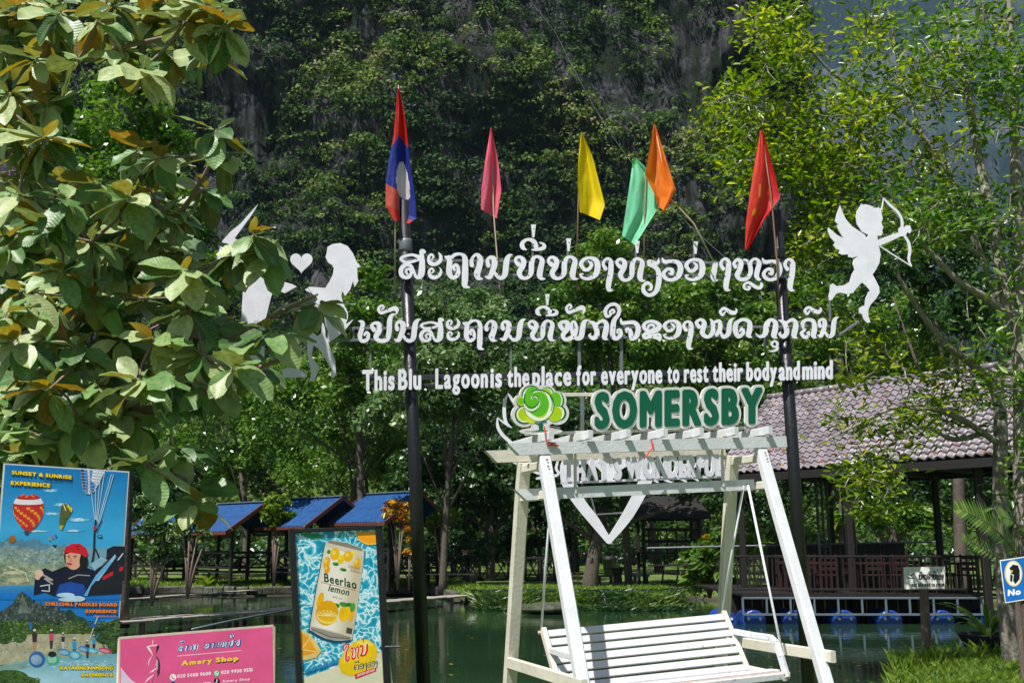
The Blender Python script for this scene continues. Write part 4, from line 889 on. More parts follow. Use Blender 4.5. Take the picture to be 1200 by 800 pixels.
# ------------------------------------------------------------------ flags
def flag(name, label, stick, D, left, right, colfn, ns=14, nt=22, fold=.03, stickmat='bamboo', r=.008, ph=0, D2=None):
    """left/right: border polylines of the hanging cloth; the cloth is a folded sheet beside its stick"""
    b = at(*stick[-1], D); root = thing('flag', b, label, 'flag', 'flags on sticks along the top of the letter sign')
    m = MB(); pts = [at(x, y, D+.02) for x, y in stick]; m.tube(pts, [r*.6]+[r]*(len(pts)-1), 6); m.build('stick', M[stickmat], root, smooth=True)
    def samp(pl, t):
        k = t*(len(pl)-1); i = min(int(k), len(pl)-2); f = k-i; return (pl[i][0]*(1-f)+pl[i+1][0]*f, pl[i][1]*(1-f)+pl[i+1][1]*f)
    V = []; C = []; L = b
    for j in range(nt+1):
        t = j/nt; a = samp(left, t); c = samp(right, t)
        for i in range(ns+1):
            s = i/ns; x = a[0]+(c[0]-a[0])*s; y = a[1]+(c[1]-a[1])*s
            V.append(at(x, y, D-fold*math.sin(s*5.5+ph+t*1.2)*min(1, t*3+.2)*1.6-.01*math.sin(s*14+t*4))-L)
    F = [(j*(ns+1)+i, j*(ns+1)+i+1, (j+1)*(ns+1)+i+1, (j+1)*(ns+1)+i) for j in range(nt) for i in range(ns)]
    me = mesh_from('cloth', V, F, M['flag'], smooth=True)
    cols = []
    for f in F:
        j, i = divmod(f[0], ns+1); c = (*lin(colfn((i+.5)/ns, (j+.5)/nt)), 1); cols += [c]*4
    me.color_attributes.new('ink', 'FLOAT_COLOR', 'CORNER').data.foreach_set('color', np.array(cols, np.float32).ravel()); link('cloth', me, root); return root
def solid(c): return lambda s, t: c
def lao(s, t):
    if t < .16: return 'd02020'
    x = (s-.60)*1.15; y = (t-.535)*2.3
    if x*x*1.1+y*y < .085: return 'e8d8de'
    if s < .45:
        if t < .28-.1*s: return 'd52a24'
        if t < .60: return '203a9c'
        return 'd8352a' if t > .8 else 'e0604e'
    if t < .24+.2*(s-.45): return 'd82018'
    if t > .90: return 'd8261c'
    return '1c2f94'
flag('lao', 'blue, red and white national flag hanging above the first black pole', [(467, 100), (463.5, 240), (462.5, 345)], 9.2, [(466,104),(461,160),(455,190),(452,215),(452,240),(461,258)], [(468,104),(475,140),(480,185),(487,235),(488,256),(479,262)], lao, 40, 70, .04)
flag('pink', 'pink pennant flag, second flag from the couple', [(575.5, 152), (578.5, 250), (585, 330), (586, 345)], 9.3, [(575,150),(569,185),(564,225),(563.5,245)], [(576,150),(584,190),(587.5,222),(582,256)], solid('ff6c88'), fold=.035)
flag('yellow', 'plain yellow flag, the only yellow one', [(681.5, 157), (677.5, 240), (675.5, 340)], 9.4, [(681,155),(677.5,190),(677,215),(679,248)], [(682,155),(694,182),(709,240),(703,258)], solid('ffe208'), fold=.03, ph=1, stickmat='brownstick')
flag('mint', 'pale mint green flag partly behind the orange one', [(757, 205), (755.5, 260), (754, 330)], 9.5, [(742,185),(738,215),(732,255),(729,276)], [(744,185),(768,205),(770,246),(744,287)], lambda s, t: '28b03a' if t+s*.15 < .14 else '8cf2c0', fold=.02, stickmat='brownstick')
flag('orange', 'orange flag on a slanting bent bamboo stick', [(767, 148), (785, 232), (813, 262), (836, 306)], 9.42, [(766,146),(761,175),(756,205),(769,232),(770,240)], [(768,146),(780,185),(792,222),(787,232),(779,248)], solid('ff8420'), fold=.035, ph=2)
def redf(s, t):
    if s > .72: return 'd8141e'
    if (.42 < t < .52 and .28 < s < .36) or (.58 < t < .62 and .24 < s < .38): return 'f59a20'
    return 'f0402e'
flag('red', 'red flag with a yellow emblem beside the second black pole', [(893, 155), (904, 232), (910, 300), (913, 360)], 9.62, [(891,153),(883,200),(874,260),(873,292)], [(894,153),(907,200),(914,232),(896,256),(876,293)], redf, fold=.035, stickmat='brownstick')
# ------------------------------------------------------------------ pergola swing
ca, sa = math.cos(R(20)), math.sin(R(20)); SB = Vector((.18, 6.1, 0))
def S(u, q, z): return SB+Vector((ca*u+sa*q, sa*u-ca*q, z+.058*u*min(1, max(0, z/.9))))
def sbeam(a, b, w, h, name, mat, parent, up=(0, 0, 1), off=0):
    m = MB(); m.beam(S(*a), S(*b), w, h, up); return m.build(name, M[mat], parent)
frame = thing('garden_swing', S(.75, 0, 0), 'white timber A-frame of the garden swing with a slatted pergola top', 'swing frame')
fq = Vector((sa, -ca, 0))
# legs: the front ones spread forward, the rear ones slightly back
for u in (0, 1.5):
    sbeam((u, .02, 2.13), (u-.012*u, .95, -.05), .072, .055, 'leg', 'swing', frame, up=fq)
    sbeam((u, -.31, 2.11), (u, -.72, -.05), .078, .055, 'leg', 'swing_old', frame, up=fq)
    sbeam((u, .0, 2.07), (u, -.30, 2.07), .045, .05, 'brace', 'swing_old', frame)
    sbeam((u, .12, 1.895), (u, -.36, 1.895), .04, .05, 'brace', 'swing_old', frame)
    m = MB(); m.beam(S(u+(.02 if u else -.02), .62, .90), S(u+(.02 if u else -.02), -.56, .90), .035, .065); m.build('brace', M['swing_old'], frame)
def notched(a, b, w, h, name, mat):
    """beam whose ends are cut on the slant underneath"""
    A_, B_ = S(*a), S(*b); d = (B_-A_).normalized(); up = Vector((0, 0, 1)); x = d.cross(up).normalized(); y = x.cross(d)
    prof = [(-.0, .5), (.075, -.5), (-.0, -.5)]
    L = (B_-A_).length; P = [(0, h/2), (.07, -h/2), (L-.0, -h/2), (L, h/2)]
    V = [A_+d*p+y*q+x*s for s in (-w/2, w/2) for p, q in P]
    m = MB(); m.add(V, [(3, 2, 1, 0), (4, 5, 6, 7), (0, 1, 5, 4), (1, 2, 6, 5), (2, 3, 7, 6), (3, 0, 4, 7)]); return m.build(name, M[mat], frame)
notched((-.235, .03, 2.168), (1.68, .03, 2.168), .05, .07, 'beam', 'swing')
notched((-.245, -.34, 2.155), (1.45, -.34, 2.155), .05, .075, 'beam', 'swing_old')
notched((-.165, -.04, 1.905), (1.47, -.04, 1.905), .045, .066, 'beam', 'swing')
for i in range(7):
    u = .02+i*.252; m = MB()
    m.beam(S(u, .10, 2.24), S(u, -.62, 2.235), .03, .052); r_ = m.build('rafter', M['swing'], frame)
for u in (.22, 1.24): sbeam((u, -.02, 2.24), (u, -.02, 1.90), .014, .02, 'hanger_strip', 'swing_old', frame, up=fq)
SWP = Plane(S(0, -.10, 2.4), fq); SWB = Plane(S(0, -.16, 2.0), fq)
# brand board: green letters on a pale contour-cut plate
def board_word(txt, x0, x1, yb0, yb1, h0, h1, plane, r, fx, plater, name, mt, pmt, gap=.03, t=.02):
    cur = 0; items = []
    for ch in txt:
        if ch == ' ': cur += .28; continue
        sh = text_shape(ch, fx, 1, r); b = bbox(*sh); items.append((sh, b, cur)); cur += b[2]-b[0]+gap
    W = cur-gap; cap = bbox(*text2d('M'))[3]+2*r; allp = []; out = []
    for sh, b, c in items:
        V2 = []
        for x, y in sh[0]:
            u = (x-b[0]+c)/W; V2.append((x0+(x1-x0)*u, yb0+(yb1-yb0)*u-(y+r)*(h0+(h1-h0)*u)/cap))
        out.append((V2, sh[1]))
    if plater:
        for V2, T in out:
            e = {}
            for f in T:
                allp.append([V2[i] for i in f])
                for a, b in zip(f, f[1:]+f[:1]): e[(a, b)] = 1
            for a, b in e:
                if (b, a) not in e: allp.append(capsule(*V2[a], plater, *V2[b], plater, 3))
        allp = [p for p in allp if abs(sum(p[i][0]*p[(i+1) % len(p)][1]-p[(i+1) % len(p)][0]*p[i][1] for i in range(len(p)))) > 1e-4]
        bd = plate('letter_board', union2d(allp), lambda x, y, o: plane.hit(x, y, o), t, M[pmt], frame, label='pale board with green capital letters'); par = bd
    else: par = frame
    for sh in out: plate(name, sh, (lambda x, y, o: plane.hit(x, y, .004+o)) if plater else (lambda x, y, o: plane.hit(x, y, o)), .003 if plater else .012, M[mt], par)
M['green_letter'] = paint('dark_green_letter', (.0, .105, .05), .4, (.1, .25, .18), 3, .78, bump=.02, var=.05)
M['pale_board'] = paint('pale_contour_board', (.66, .66, .62), .45, (.45, .45, .42), 4, .72, bump=.03, var=.05)
board_word('SOMERSBY', 696.5, 893, 502.5, 496.5, 43, 43, SWP, .042, .60, 3.2, 'letter', 'green_letter', 'pale_board', gap=.055)
board_word("THAT'S", 661, 729, 564.5, 562, 26, 26, SWB, .045, .55, 0, 'letter', 'white', 'white', gap=.03)
board_word("WONDERFUL", 734, 848, 562, 557.5, 27, 26, SWB, .045, .55, 0, 'letter', 'white', 'white', gap=.01)
m = MB(); m.beam(SWB.hit(658, 565.5, -.012), SWB.hit(850, 558, -.012), .012, .015); m.build('letter_rail', M['white'], frame)
m = MB(); m.beam(SWP.hit(660, 461.5, -.03), SWP.hit(705, 461.5, -.03), .012, .022); m.beam(SWP.hit(645, 507, -.03), SWP.hit(890, 500, -.03), .012, .02); m.build('letter_rail', M['swing_old'], frame)
# tree emblem
fe = lambda x, y: (580+x/10, 445+y/10)
def oval_pts(cx, cy, rx, ry, k=20): return [fe(cx+rx*math.cos(2*math.pi*i/k), cy+ry*math.sin(2*math.pi*i/k)) for i in range(k)]
sil = [oval_pts(*q) for q in ((425,175,135,125),(300,260,80,90),(345,410,150,140),(520,300,230,240),(600,170,120,110),(720,240,120,110),(740,390,130,135),(560,430,170,110),(540,600,250,42))]+[[fe(x, y) for x, y in ((430,500),(640,500),(650,640),(420,640))]]
EP = Plane(S(0, -.08, 2.4), fq)
emb = plate('tree_emblem', union2d(sil), lambda x, y, o: EP.hit(x, y, o), .02, M['pale_board'], frame, label='round green tree emblem with a spiral')
pr = Print(EP, .002)
def ov(cx, cy, rx, ry, c, **k): x, y = fe(cx, cy); pr.oval(x, y, rx/10, ry/10, c, k=28, **k)
def ln(pts, w, c): pr.tri(union2d([[fe(x, y) for x, y in p] for p in stroke([(a, b, d) for a, b, d in [(q[0], q[1], w) for q in pts]], 4)]), c)
ov(425,180,115,115,'0c6040'); ov(430,188,106,108,'e6edd2'); ov(440,180,92,100,'5cb81e')
ov(610,165,78,82,'0c6040'); ov(600,172,80,78,'e6edd2'); ov(590,170,72,72,'9ccc12')
ov(730,240,78,100,'0c6040'); ov(718,240,74,100,'e6edd2'); ov(705,240,72,98,'6cbd1c')
ov(300,255,48,60,'0c6040'); ov(305,250,44,52,'f0e820'); ov(303,250,36,44,'6cbd1c')
ov(340,410,108,106,'0c6040'); ov(348,405,98,94,'e6edd2'); ov(350,405,80,80,'b4cf0a')
ov(755,385,80,85,'0c6040'); ov(742,388,70,78,'e6edd2'); ov(730,390,60,76,'e6dd20'); ov(700,400,85,90,'a8cc10')
ov(430,460,60,50,'c8d820')
ov(515,300,182,190,'0c6040'); ov(512,304,172,178,'e6edd2'); ov(530,290,100,160,'a9c83a'); ov(505,285,128,145,'5cb81e'); ov(430,245,92,100,'5cb81e')
ln([(660,250),(655,330),(600,430),(520,455),(450,440)], 20, 'e6edd2'); ln([(640,180),(670,260),(662,360)], 10, '2c7a44')
ln([(350,330),(400,370),(460,370),(510,320)], 12, '0c6040')
ln([(345,290),(385,345),(450,350),(510,300),(512,230),(475,190),(440,200),(430,215)], 22, 'e6edd2')
ln([(350,170),(342,240),(370,300),(430,325),(490,300),(515,250),(500,200),(462,182),(435,210)], 13, '0c6040')
ln([(470,500),(520,530),(540,590),(545,500),(600,490)], 14, '0c6040'); pr.poly([fe(x, y) for x, y in ((510,500),(565,510),(560,580),(640,600),(420,608),(515,585))], '0c6040')
ln([(350,604),(560,596)], 6, '1c7048'); ln([(620,540),(760,560),(640,590)], 6, '9a9c98'); ln([(310,555),(400,548)], 6, 'b09a98')
pr.build('emblem_print', M['ink'], emb)
# red strings
for (x, pts) in ((0, [(638, 500), (640, 517), (650, 519), (642, 521), (655, 522)]), (1, [(763, 514), (765, 524), (760, 530), (757, 536)])):
    m = MB(); P2 = Plane(S(0, .065, 2.2), fq); m.tube([P2.hit(a, b, 0) for a, b in pts], .005, 5); m.build('string', M['red_string'], frame)

m = MB()
def boltat(c, r=.009):
    n_ = Vector((sa, -ca, 0)); u_ = Vector((ca, sa, 0)); v_ = Vector((0, 0, 1)); m.add([c+n_*.004]+[c+u_*r*math.cos(t)+v_*r*math.sin(t) for t in [i*math.pi/3 for i in range(6)]], [(0, 1+i, 1+(i+1) % 6) for i in range(6)])
for u in (0, 1.5):
    for z in (2.10, 2.06): boltat(S(u, .062+(2.13-z)*.43, z))
for i in range(7): boltat(S(.02+i*.252, .0555, 2.185), .006)
for u in (.05, 1.42): boltat(S(u, -.0165, 1.905), .008)
o = m.build('bolt_head', M['rustwood'], frame); o['kind'] = 'stuff'
bench = thing('swing_bench', S(.75, .3, .85), 'white slatted bench hanging on rods inside the timber A-frame', 'swing seat')
def Bk(u, v): # back plane: v from top (0) to bottom (1)
    return (u, -.22+.25*v, 1.10-.315*v)
u0, u1 = .09, 1.33
for u in (u0, u1):
    a, b = Bk(u, -.03), Bk(u, 1.12); sbeam(a, b, .03, .045, 'stile', 'swing_old' if u else 'swing', bench, up=fq)
for i in range(7):
    v = .05+i*.147; a, b = Bk(u0+.02, v), Bk(u1-.02, v); p = MB(); nrm = (S(*Bk(0, 1))-S(*Bk(0, 0))).normalized()
    q = Vector(fq)*.012; p.beam(S(*a)+q, S(*b)+q, .014, .044, up=-nrm); p.build('back_slat', M['slat'], bench)
for i in range(7):
    q = .09+i*.046; z = .805-.012*math.sin(i)+.0*i; p = MB(); p.beam(S(u0-.02, q, z), S(u1+.02, q, z), .045, .016); p.build('seat_slat', M['rustwood' if i > 5 else 'slat'], bench)
sbeam((u0-.04, .405, .80), (u1+.03, .405, .80), .03, .036, 'seat_rail', 'slat', bench)
for u in (u0, u1):
    m = MB(); pts = [S(u, -.10, 1.0), S(u, .10, .995), S(u, .29, .995), S(u+.0, .345, .97), S(u, .385, .90), S(u+.01, .42, .80)]
    for a, b in zip(pts, pts[1:]): m.beam(a, b+(b-a).normalized()*.006, .03, .035)
    m.build('armrest', M['swing'], bench)
    sbeam((u, -.02, .80), (u+.0, .42, .795), .035, .04, 'seat_frame', 'swing_old', bench)
    # hanging rods from the cross beam
    for a, b in (((u*.9-.02 if u < .5 else u+.06, -.02, 1.9), (u-.01, -.24, 1.09)), ((u*.9+.0 if u < .5 else u+.08, .0, 1.9), (u+.01, .42, .81))):
        m = MB(); m.tube([S(*a), S(*b)], .008, 6); m.build('hanging_rod', M['swing'], bench, smooth=True)
        m = MB(); c = S(*b); m.tube([c+Vector((-.018, 0, 0)), c+Vector((.018, 0, 0))], .012, 8); m.build('bolt', M['rustwood'], bench)

# ------------------------------------------------------------------ paragliding poster
PP = vplane(5, 4.9, 150, 5.12, 560)
def sheet(name, quad, plane, mat, parent, t=.006, off=0): return plate(name, union2d([quad]), lambda x, y, o: plane.hit(x, y, off+o), t, mat, parent)
M['poster_edge'] = paint('poster_back_sheet', (.62, .62, .66), .5, bump=.02)
c0 = PP.hit(70, 900, 0); post1 = thing('poster_stand', Vector((c0.x, c0.y, 0)), 'tall blue advertising poster with hot-air balloon, paraglider and kayaks', 'poster')
q1 = [(4, 542.5), (151.5, 552), (128, 905), (-24, 905)]
sheet('panel', q1, PP, M['poster_edge'], post1)
for x0, x1 in ((-8, -25), (136, 118)):
    m = MB(); a = PP.hit(x0+8, 600, -.03); b = PP.hit(x1+8, 1000, -.03); m.tube([a, Vector((b.x, b.y, 0))], .012, 8); m.build('leg', M['galv'], post1, smooth=True)
p = Print(PP, .001); F1 = lambda x, y: (x/5.7125, 540+y/5.7125); F2 = lambda x, y: (x/5.7125, 660+y/5.7125)
q1i = [(6, 544), (150, 553.5), (127, 903), (-22, 903)]
def c_bg(x, y):
    if y < 640: return mixc('1173b8', '3aa5da', (y-545)/70)
    if y < 700: return mixc('7fa3b0', '2585cc', (y-640)/62) 
    if y < 728: return '1b78c8'
    return mixc('5ea6cc', 'a8cfe0', (y-770)/60)
p.grid(q1i, 6, 60, c_bg, .05)
def cl(x, y, rx, ry): 
    r = random.Random(int(x+y))
    for k, cc in enumerate(('4fa8d8', '74bce0', '9ccfe8', 'c4e0ee')):
        for _ in range(7): a = r.uniform(-1, 1)*(1-.18*k); p.oval(*F1(x+a*rx, y+r.uniform(-.5, .5)*ry), rx*(.42-.08*k)/5.7, ry*(.75-.13*k)*(1.1-abs(a))/5.7, cc, k=9, amp=.1)
for c in ((335,195,45,14),(410,292,50,14),(345,352,50,12),(530,392,70,16),(240,468,90,9),(490,466,60,9)): cl(*c)
rr_ = random.Random(4)
def ridge(f, x0, x1, base, top, col, seed, amp, n=26, rough=.35):
    r = random.Random(seed); P = [(x0, base)]
    for i in range(n+1):
        u = i/n; h = top(u); P.append((x0+(x1-x0)*u, h+(r.random()-.5)*rough*abs(base-h)*.4))
    P.append((x1, base)); p.poly([f(*q) for q in P], col, amp)
ridge(F1, 0, 430, 700, lambda u: 545-25*math.sin(u*5)-12*math.sin(u*13), '5a87a2', 1, .2)
ridge(F1, 0, 440, 820, lambda u: 575-22*math.sin(u*6+1), '7e9aa0', 2, .45)
ridge(F1, 0, 470, 900, lambda u: 660-18*math.sin(u*7+1), '8fa08c', 3, .45)
ridge(F2, -20, 330, 190, lambda u: 30-14*math.sin(u*6), '8a9a84', 5, .4)
p.speckle(F1, 0, 430, 590, 700, 330, ['6f8c92','8ea0a0','a8b0a0','5f7c80','98a490','7d9078'], 11, 2)
p.speckle(F2, -15, 225, 5, 140, 260, ['8a9a80','a0a486','74886c','b4b094','667c62','92a088'], 12, 3)
p.oval(*F2(120, 110), 14, 3, 'b5b08e', amp=.3); p.oval(*F2(90, 60), 12, 2, 'c2bb98', amp=.3); p.line([F2(60,20),F2(170,60),F2(190,120)], 1, 'd6cfae')
p.grid([F2(-20,150),F2(810,130),F2(805,240),F2(-25,240)], 4, 6, lambda x, y: mixc('4f93bd', '1872c4', (y-683)/14), .1)
# balloon
bx, by = F1(190, 318); 
def bal(s, t):  # outline half width at t (0 top .. 1 bottom)
    return 18.3*math.sin(math.pi*min(1, .5+.5*0+0)*1)*1
N_ = 13; rows = 15
def bw(t): return 18.3*(math.sqrt(max(0, 1-((t-.38)/.38)**2)) if t < .38 else math.cos((t-.38)/.62*math.pi/2)**.85*.86+.14)
bt, bb = F1(190, 218)[1], F1(190, 465)[1]
colsb = ['c8322e', 'e2a02c', '3a62b8', 'c22a30']
for j in range(rows):
    t0, t1 = max(.015, j/rows), (j+1)/rows
    for i in range(N_):
        a0, a1 = -1+2*i/N_, -1+2*(i+1)/N_; w = lambda a, t: bx+bw(t)*math.sin(a*math.pi/2)+(.5-t)*0
        c = 'e8e0e6' if j in (2, 3) else ('b82a2e' if j in (1, 4) or j > 12 else colsb[(i+j*3) % 4 if (i+j) % 2 else 0])
        ys_ = lambda t, a: bt+(bb-bt)*t+2.2*(a*a)*(-1 if t < .5 else -.3)+1.5
        p.poly([(w(a0, t0), ys_(t0, a0)), (w(a1, t0), ys_(t0, a1)), (w(a1, t1), ys_(t1, a1)), (w(a0, t1), ys_(t1, a0))], c)
p.poly([F1(162,465),F1(192,465),F1(190,490),F1(165,490)], '2f4d6b')
p.oval(*F1(82, 520), 4, 4.4, 'a86e32', amp=.3); p.poly([F1(66,530),F1(98,530),F1(84,552)], '9a6630')
# green paraglider
p.poly([F1(425,283),F1(470,295),F1(486,325),F1(440,400),F1(415,460),F1(400,455),F1(398,380),F1(410,300)], '56602e', .25)
p.poly([F1(455,290),F1(484,318),F1(480,345),F1(445,300)], 'e0c428'); p.poly([F1(400,430),F1(425,430),F1(412,460),F1(401,455)], 'c8b028'); p.line([F1(425,290),F1(440,330),F1(430,300)], 1, 'e8e8b0')
for pts, c in (([(345,485),(365,520),(350,515)],'d03040'),([(362,490),(382,495),(372,515)],'3070c0'),([(320,505),(345,530),(325,525)],'a8a030'),([(345,560),(385,560),(370,580)],'3a3034')): p.poly([F1(*q) for q in pts], c)
# blue and white wing top right
W_ = [(541,55),(700,70),(668,140),(630,205),(600,222),(572,215),(552,170),(543,110)]
p.poly([F1(*q) for q in W_], 'd6dce8', .1)
for a in (([(541,55),(562,57),(572,130),(580,214),(556,180),(545,120)],'2a3a56'),([(560,60),(584,60),(590,130),(588,216),(570,210),(566,130)],'2c7cc0'),([(600,62),(620,64),(612,120),(600,110)],'2c7cc0'),([(600,120),(640,160),(628,205),(605,220)],'2674bc')): p.poly([F1(*q) for q in a[0]], a[1])
for k in range(7): p.line([F1(543+2*k, 75+20*k), F1(690-10*k, 85+20*k)], .5, '9aa4c0')
for a, b in (((612,215),(636,400)),((640,190),(640,400)),((668,140),(644,400)),((700,72),(650,400)),((745,90),(655,410)),((760,90),(662,420))): p.line([F1(*a), F1(*b)], .35, 'a8c8dc')
# harness lines, pilot
p.line([F1(640,395),F1(632,480),F1(628,600),F1(615,690)], 2.0, '20242e'); p.line([F1(680,390),F1(645,470),F1(640,440)], 1.2, '2a2c34'); p.oval(*F1(634,445), 1.8, 3, 'b83040'); p.oval(*F1(668,502), 3.2, 1.8, '1c2230'); p.oval(*F1(668,502), 2.2, 1.0, '60a8cc'); p.line([F1(640,590),F1(665,650)], 1.8, '23252e')
p.poly([F1(712,640),F1(715,590),F1(760,568),F1(836,570),F1(834,800),F1(720,800),F1(690,700)], '1d212b', .2)
p.poly([F1(600,690),F1(680,640),F1(720,660),F1(640,740)], '8fb8cc', .2)
p.poly([F2(640,40),F2(700,0),F2(833,-20),F2(815,200),F2(560,215)], '20222e', .25)
p.poly([F2(685,90),F2(755,50),F2(757,75),F2(690,110)], 'c82430'); p.poly([F2(800,25),F2(824,20),F2(823,45),F2(798,52)], 'c82430')
jac = [(240,60),(300,30),(350,52),(430,20),(560,20),(640,50),(640,110),(590,215),(360,215),(300,190),(225,210),(232,110)]
p.poly([F2(*q) for q in jac], '171c34', .2); p.poly([F2(370,215),(*F2(400,140),),F2(470,120),F2(560,140),F2(590,215)], '1d4a9c', .2)
p.line([F2(460,100),F2(520,75),F2(600,80)], 1.2, '9a9c90'); p.line([F2(280,70),F2(350,110),F2(300,100),F2(350,135)], 2, 'a8a09c'); p.line([F2(270,150),F2(330,140),F2(330,185),F2(280,180)], 1.2, 'c4ccd8')
p.oval(*F2(262,65), 5, 4.4, 'e2bda8'); p.oval(*F2(252,90), 3.2, 3.2, 'dcb49c')
p.oval(*F1(505,640), 13.5, 15, '2a1f22'); p.oval(*F1(492,665), 9.2, 10.8, 'e0a488'); p.poly([F1(440,620),F1(540,615),F1(535,690),F1(500,720),F1(460,712),F1(440,670)], 'e0a488'); p.oval(*F1(465,688), 3.3, 1.5, 'c03a48', rot=8)
p.line([F1(452,635),F1(468,633)], .8, '4a2a28'); p.line([F1(492,636),F1(512,634)], .8, '4a2a28'); p.oval(*F1(462,645), 1.3, .5, '2c1c1c'); p.oval(*F1(502,645), 1.3, .5, '2c1c1c'); p.line([F1(476,650),F1(472,668),F1(480,670)], .5, 'b87860')
p.oval(*F1(560,670), 5, 9, '1c181c')
p.poly([F1(425,610),F1(440,575),F1(480,552),F1(535,552),F1(575,580),F1(590,620),F1(575,645),F1(540,622),F1(470,612)], 'cc1e30', .1); p.line([F1(508,572),F1(528,570)], 1, '5c1018'); p.line([F1(512,588),F1(530,590)], 1, '5c1018')
p.poly([F1(628,800),F1(640,770),F1(770,622),F1(778,640),F1(660,800)], '8cc0e4', .1); p.poly([F2(560,215),F2(640,80),F2(730,-20),F2(745,0),F2(610,150),F2(585,215)], '6aaee0', .1); p.line([F1(790,660),F1(822,618)], 1.4, 'c8d4dc')
# lower scene
for c in ((440,210,60,16),(510,235,60,20),(470,240,80,14)): p.oval(*F2(c[0],c[1]), c[2]/5.7, c[3]/5.7, 'b6d6ee', amp=.15)
p.poly([F2(-20,330),F2(40,300),F2(90,260),F2(120,205),F2(150,185),F2(185,215),F2(215,250),F2(270,270),F2(320,290),F2(400,310),F2(470,345),F2(520,350),F2(600,400),F2(620,450),F2(-20,450)], '3d4a48', .55)
inm = lambda x, y: y > 190+abs(x-150)*(.9 if x < 150 else .42)+8
p.speckle(F2, -10, 560, 210, 430, 520, ['2c3836','4c5a54','5e6a64','394640','707a72','303c34'], 9, 4, inm, 1.3)
p.poly([F2(120,330),F2(150,200),F2(170,260),F2(210,330)], '6a7470', .5)
p.poly([F2(430,320),F2(470,305),F2(510,345),F2(560,360),F2(600,400),F2(560,440),F2(480,430)], '2e4638', .5)
p.poly([F2(-20,380),F2(120,400),F2(300,410),F2(480,420),F2(600,430),F2(700,400),F2(800,360),F2(798,560),F2(-20,560)], '41562a', .6)
p.poly([F2(-25,500),F2(100,480),F2(250,470),F2(420,470),F2(600,470),F2(750,540),F2(745,620),F2(300,650),F2(120,665),F2(-25,680)], 'a9a58a', .35)
p.speckle(F2, -15, 800, 385, 470, 420, ['2c4a20','4c6a30','3a5828','5a7838','6a7a40','22381a'], 11, 5)
p.speckle(F2, -20, 740, 500, 640, 420, ['b8b49a','948f78','a8a48c','c4c0a8','88846c'], 6, 6, lambda x, y: y < 660-x*.03 and y > 495)
for c in ((30,480,60,60),(130,480,50,50),(60,430,90,30),(700,480,70,60),(760,540,40,60),(220,430,60,22)): p.oval(*F2(c[0],c[1]), c[2]/5.7, c[3]/5.7, '37502a', amp=.6)
p.grid([F2(-30,690),F2(200,640),F2(790,600),F2(770,1400)], 6, 12, lambda x, y: mixc('6fa9b8', 'a5cfe0', (y-770)/25), .12)
p.poly([F2(-30,690),F2(200,650),F2(200,690),F2(-30,760)], '7fa39c', .2)
for c in ((80,760,110,50),(150,800,120,50),(40,740,60,30)): p.oval(*F2(c[0],c[1]), c[2]/5.7, c[3]/5.7, '3c5a2a', amp=.6)
p.speckle(F2, 10, 180, 380, 520, 160, ['3a5c26','55743a','24401a','6c8444'], 11, 7)
p.speckle(F2, 640, 798, 400, 560, 170, ['2c4a26','42603a','1c3418','547044'], 11, 8, lambda x, y: x > 650+(y-400)*.25)
p.speckle(F2, -20, 270, 720, 850, 200, ['3a5c26','55743a','24401a','4a6a30'], 11, 9, lambda x, y: y > 715+abs(x-110)*.35)
p.speckle(F2, 180, 780, 650, 690, 120, ['8cc0d4','a8d4e4','6aa8c0','c4e0ea'], 14, 10, None, .25)
def pers(x, y, h, shirt, legs, f=F2):
    p.oval(*f(x, y), 1.7*h, 2*h, '4a3026'); p.oval(*f(x, y-6), 1.8*h, 1.3*h, 'd8d8d8'); p.poly([f(x-18*h,y+18),f(x+18*h,y+18),f(x+14*h,y+75*h),f(x-14*h,y+75*h)], shirt); p.poly([f(x-14*h,y+75*h),f(x+14*h,y+75*h),f(x+9*h,y+140*h),f(x-9*h,y+140*h)], legs)
for c in ((232,450,1,'3a2a36','b08868'),(343,450,.85,'c84a68','3a3440'),(422,470,.7,'30303a','c8c0b8'),(498,505,.9,'2a9ad0','26303c'),(585,520,.8,'2c2c38','3a4450'),(628,485,.7,'2a98c8','26262e')): pers(*c)
p.line([F2(655,350),F2(600,500)], .8, 'd0d0c8'); p.line([F2(205,400),F2(205,430)], 3.5, '2a6cc0'); p.oval(*F2(622,415), 4.5, 2.5, '2a5ca8'); p.line([F2(606,510),F2(622,480)],.8,'2a98c8'); p.line([F2(640,500),F2(662,465)],.8,'2a98c8')
for c in ((248,640,55,55,'2f66a8'),(352,635,45,42,'3fae8c'),(502,610,44,30,'3aa0c0'),(430,590,44,22,'3a8cc0'),(620,580,44,16,'3aa8d0'),(705,580,46,18,'b03a58'),(560,570,38,20,'2a78b8')):
    p.oval(*F2(c[0],c[1]), c[2]/5.7, c[3]/5.7, c[4], rot=12, amp=.2); p.oval(*F2(c[0]-4,c[1]+2), c[2]/8, c[3]/9, mixc(c[4], 'e8e8e0', .5), rot=12, amp=.3)
p.oval(*F2(350,605), 5, 3.5, '22262c')
p.build('scene_print', M['ink'], post1)
def ptext(t, x0, y0, x1, y1, col, slope, edge=None, f=F1, bold=.055, ratio=.85):
    a = f(x0, y0); b = f(x1, y1)
    if edge: p.text(t, a[0]-.5, a[1]-.5, b[0]+.5, b[1]+.8, edge, slope, bold+.09, 0, ratio)
    p.text(t, a[0], a[1], b[0], b[1], col, slope, bold, 0, ratio)
ptext('SUNSET & SUNRISE', 78, 62, 480, 88, 'ffd800', .085, '1a2238'); ptext('EXPERIENCE', 72, 131, 336, 158, 'ffd800', .07, '1a2238'); ptext('VANGVIENG LAOS', 285, 118, 480, 132, '1a3c60', .04, bold=.03)
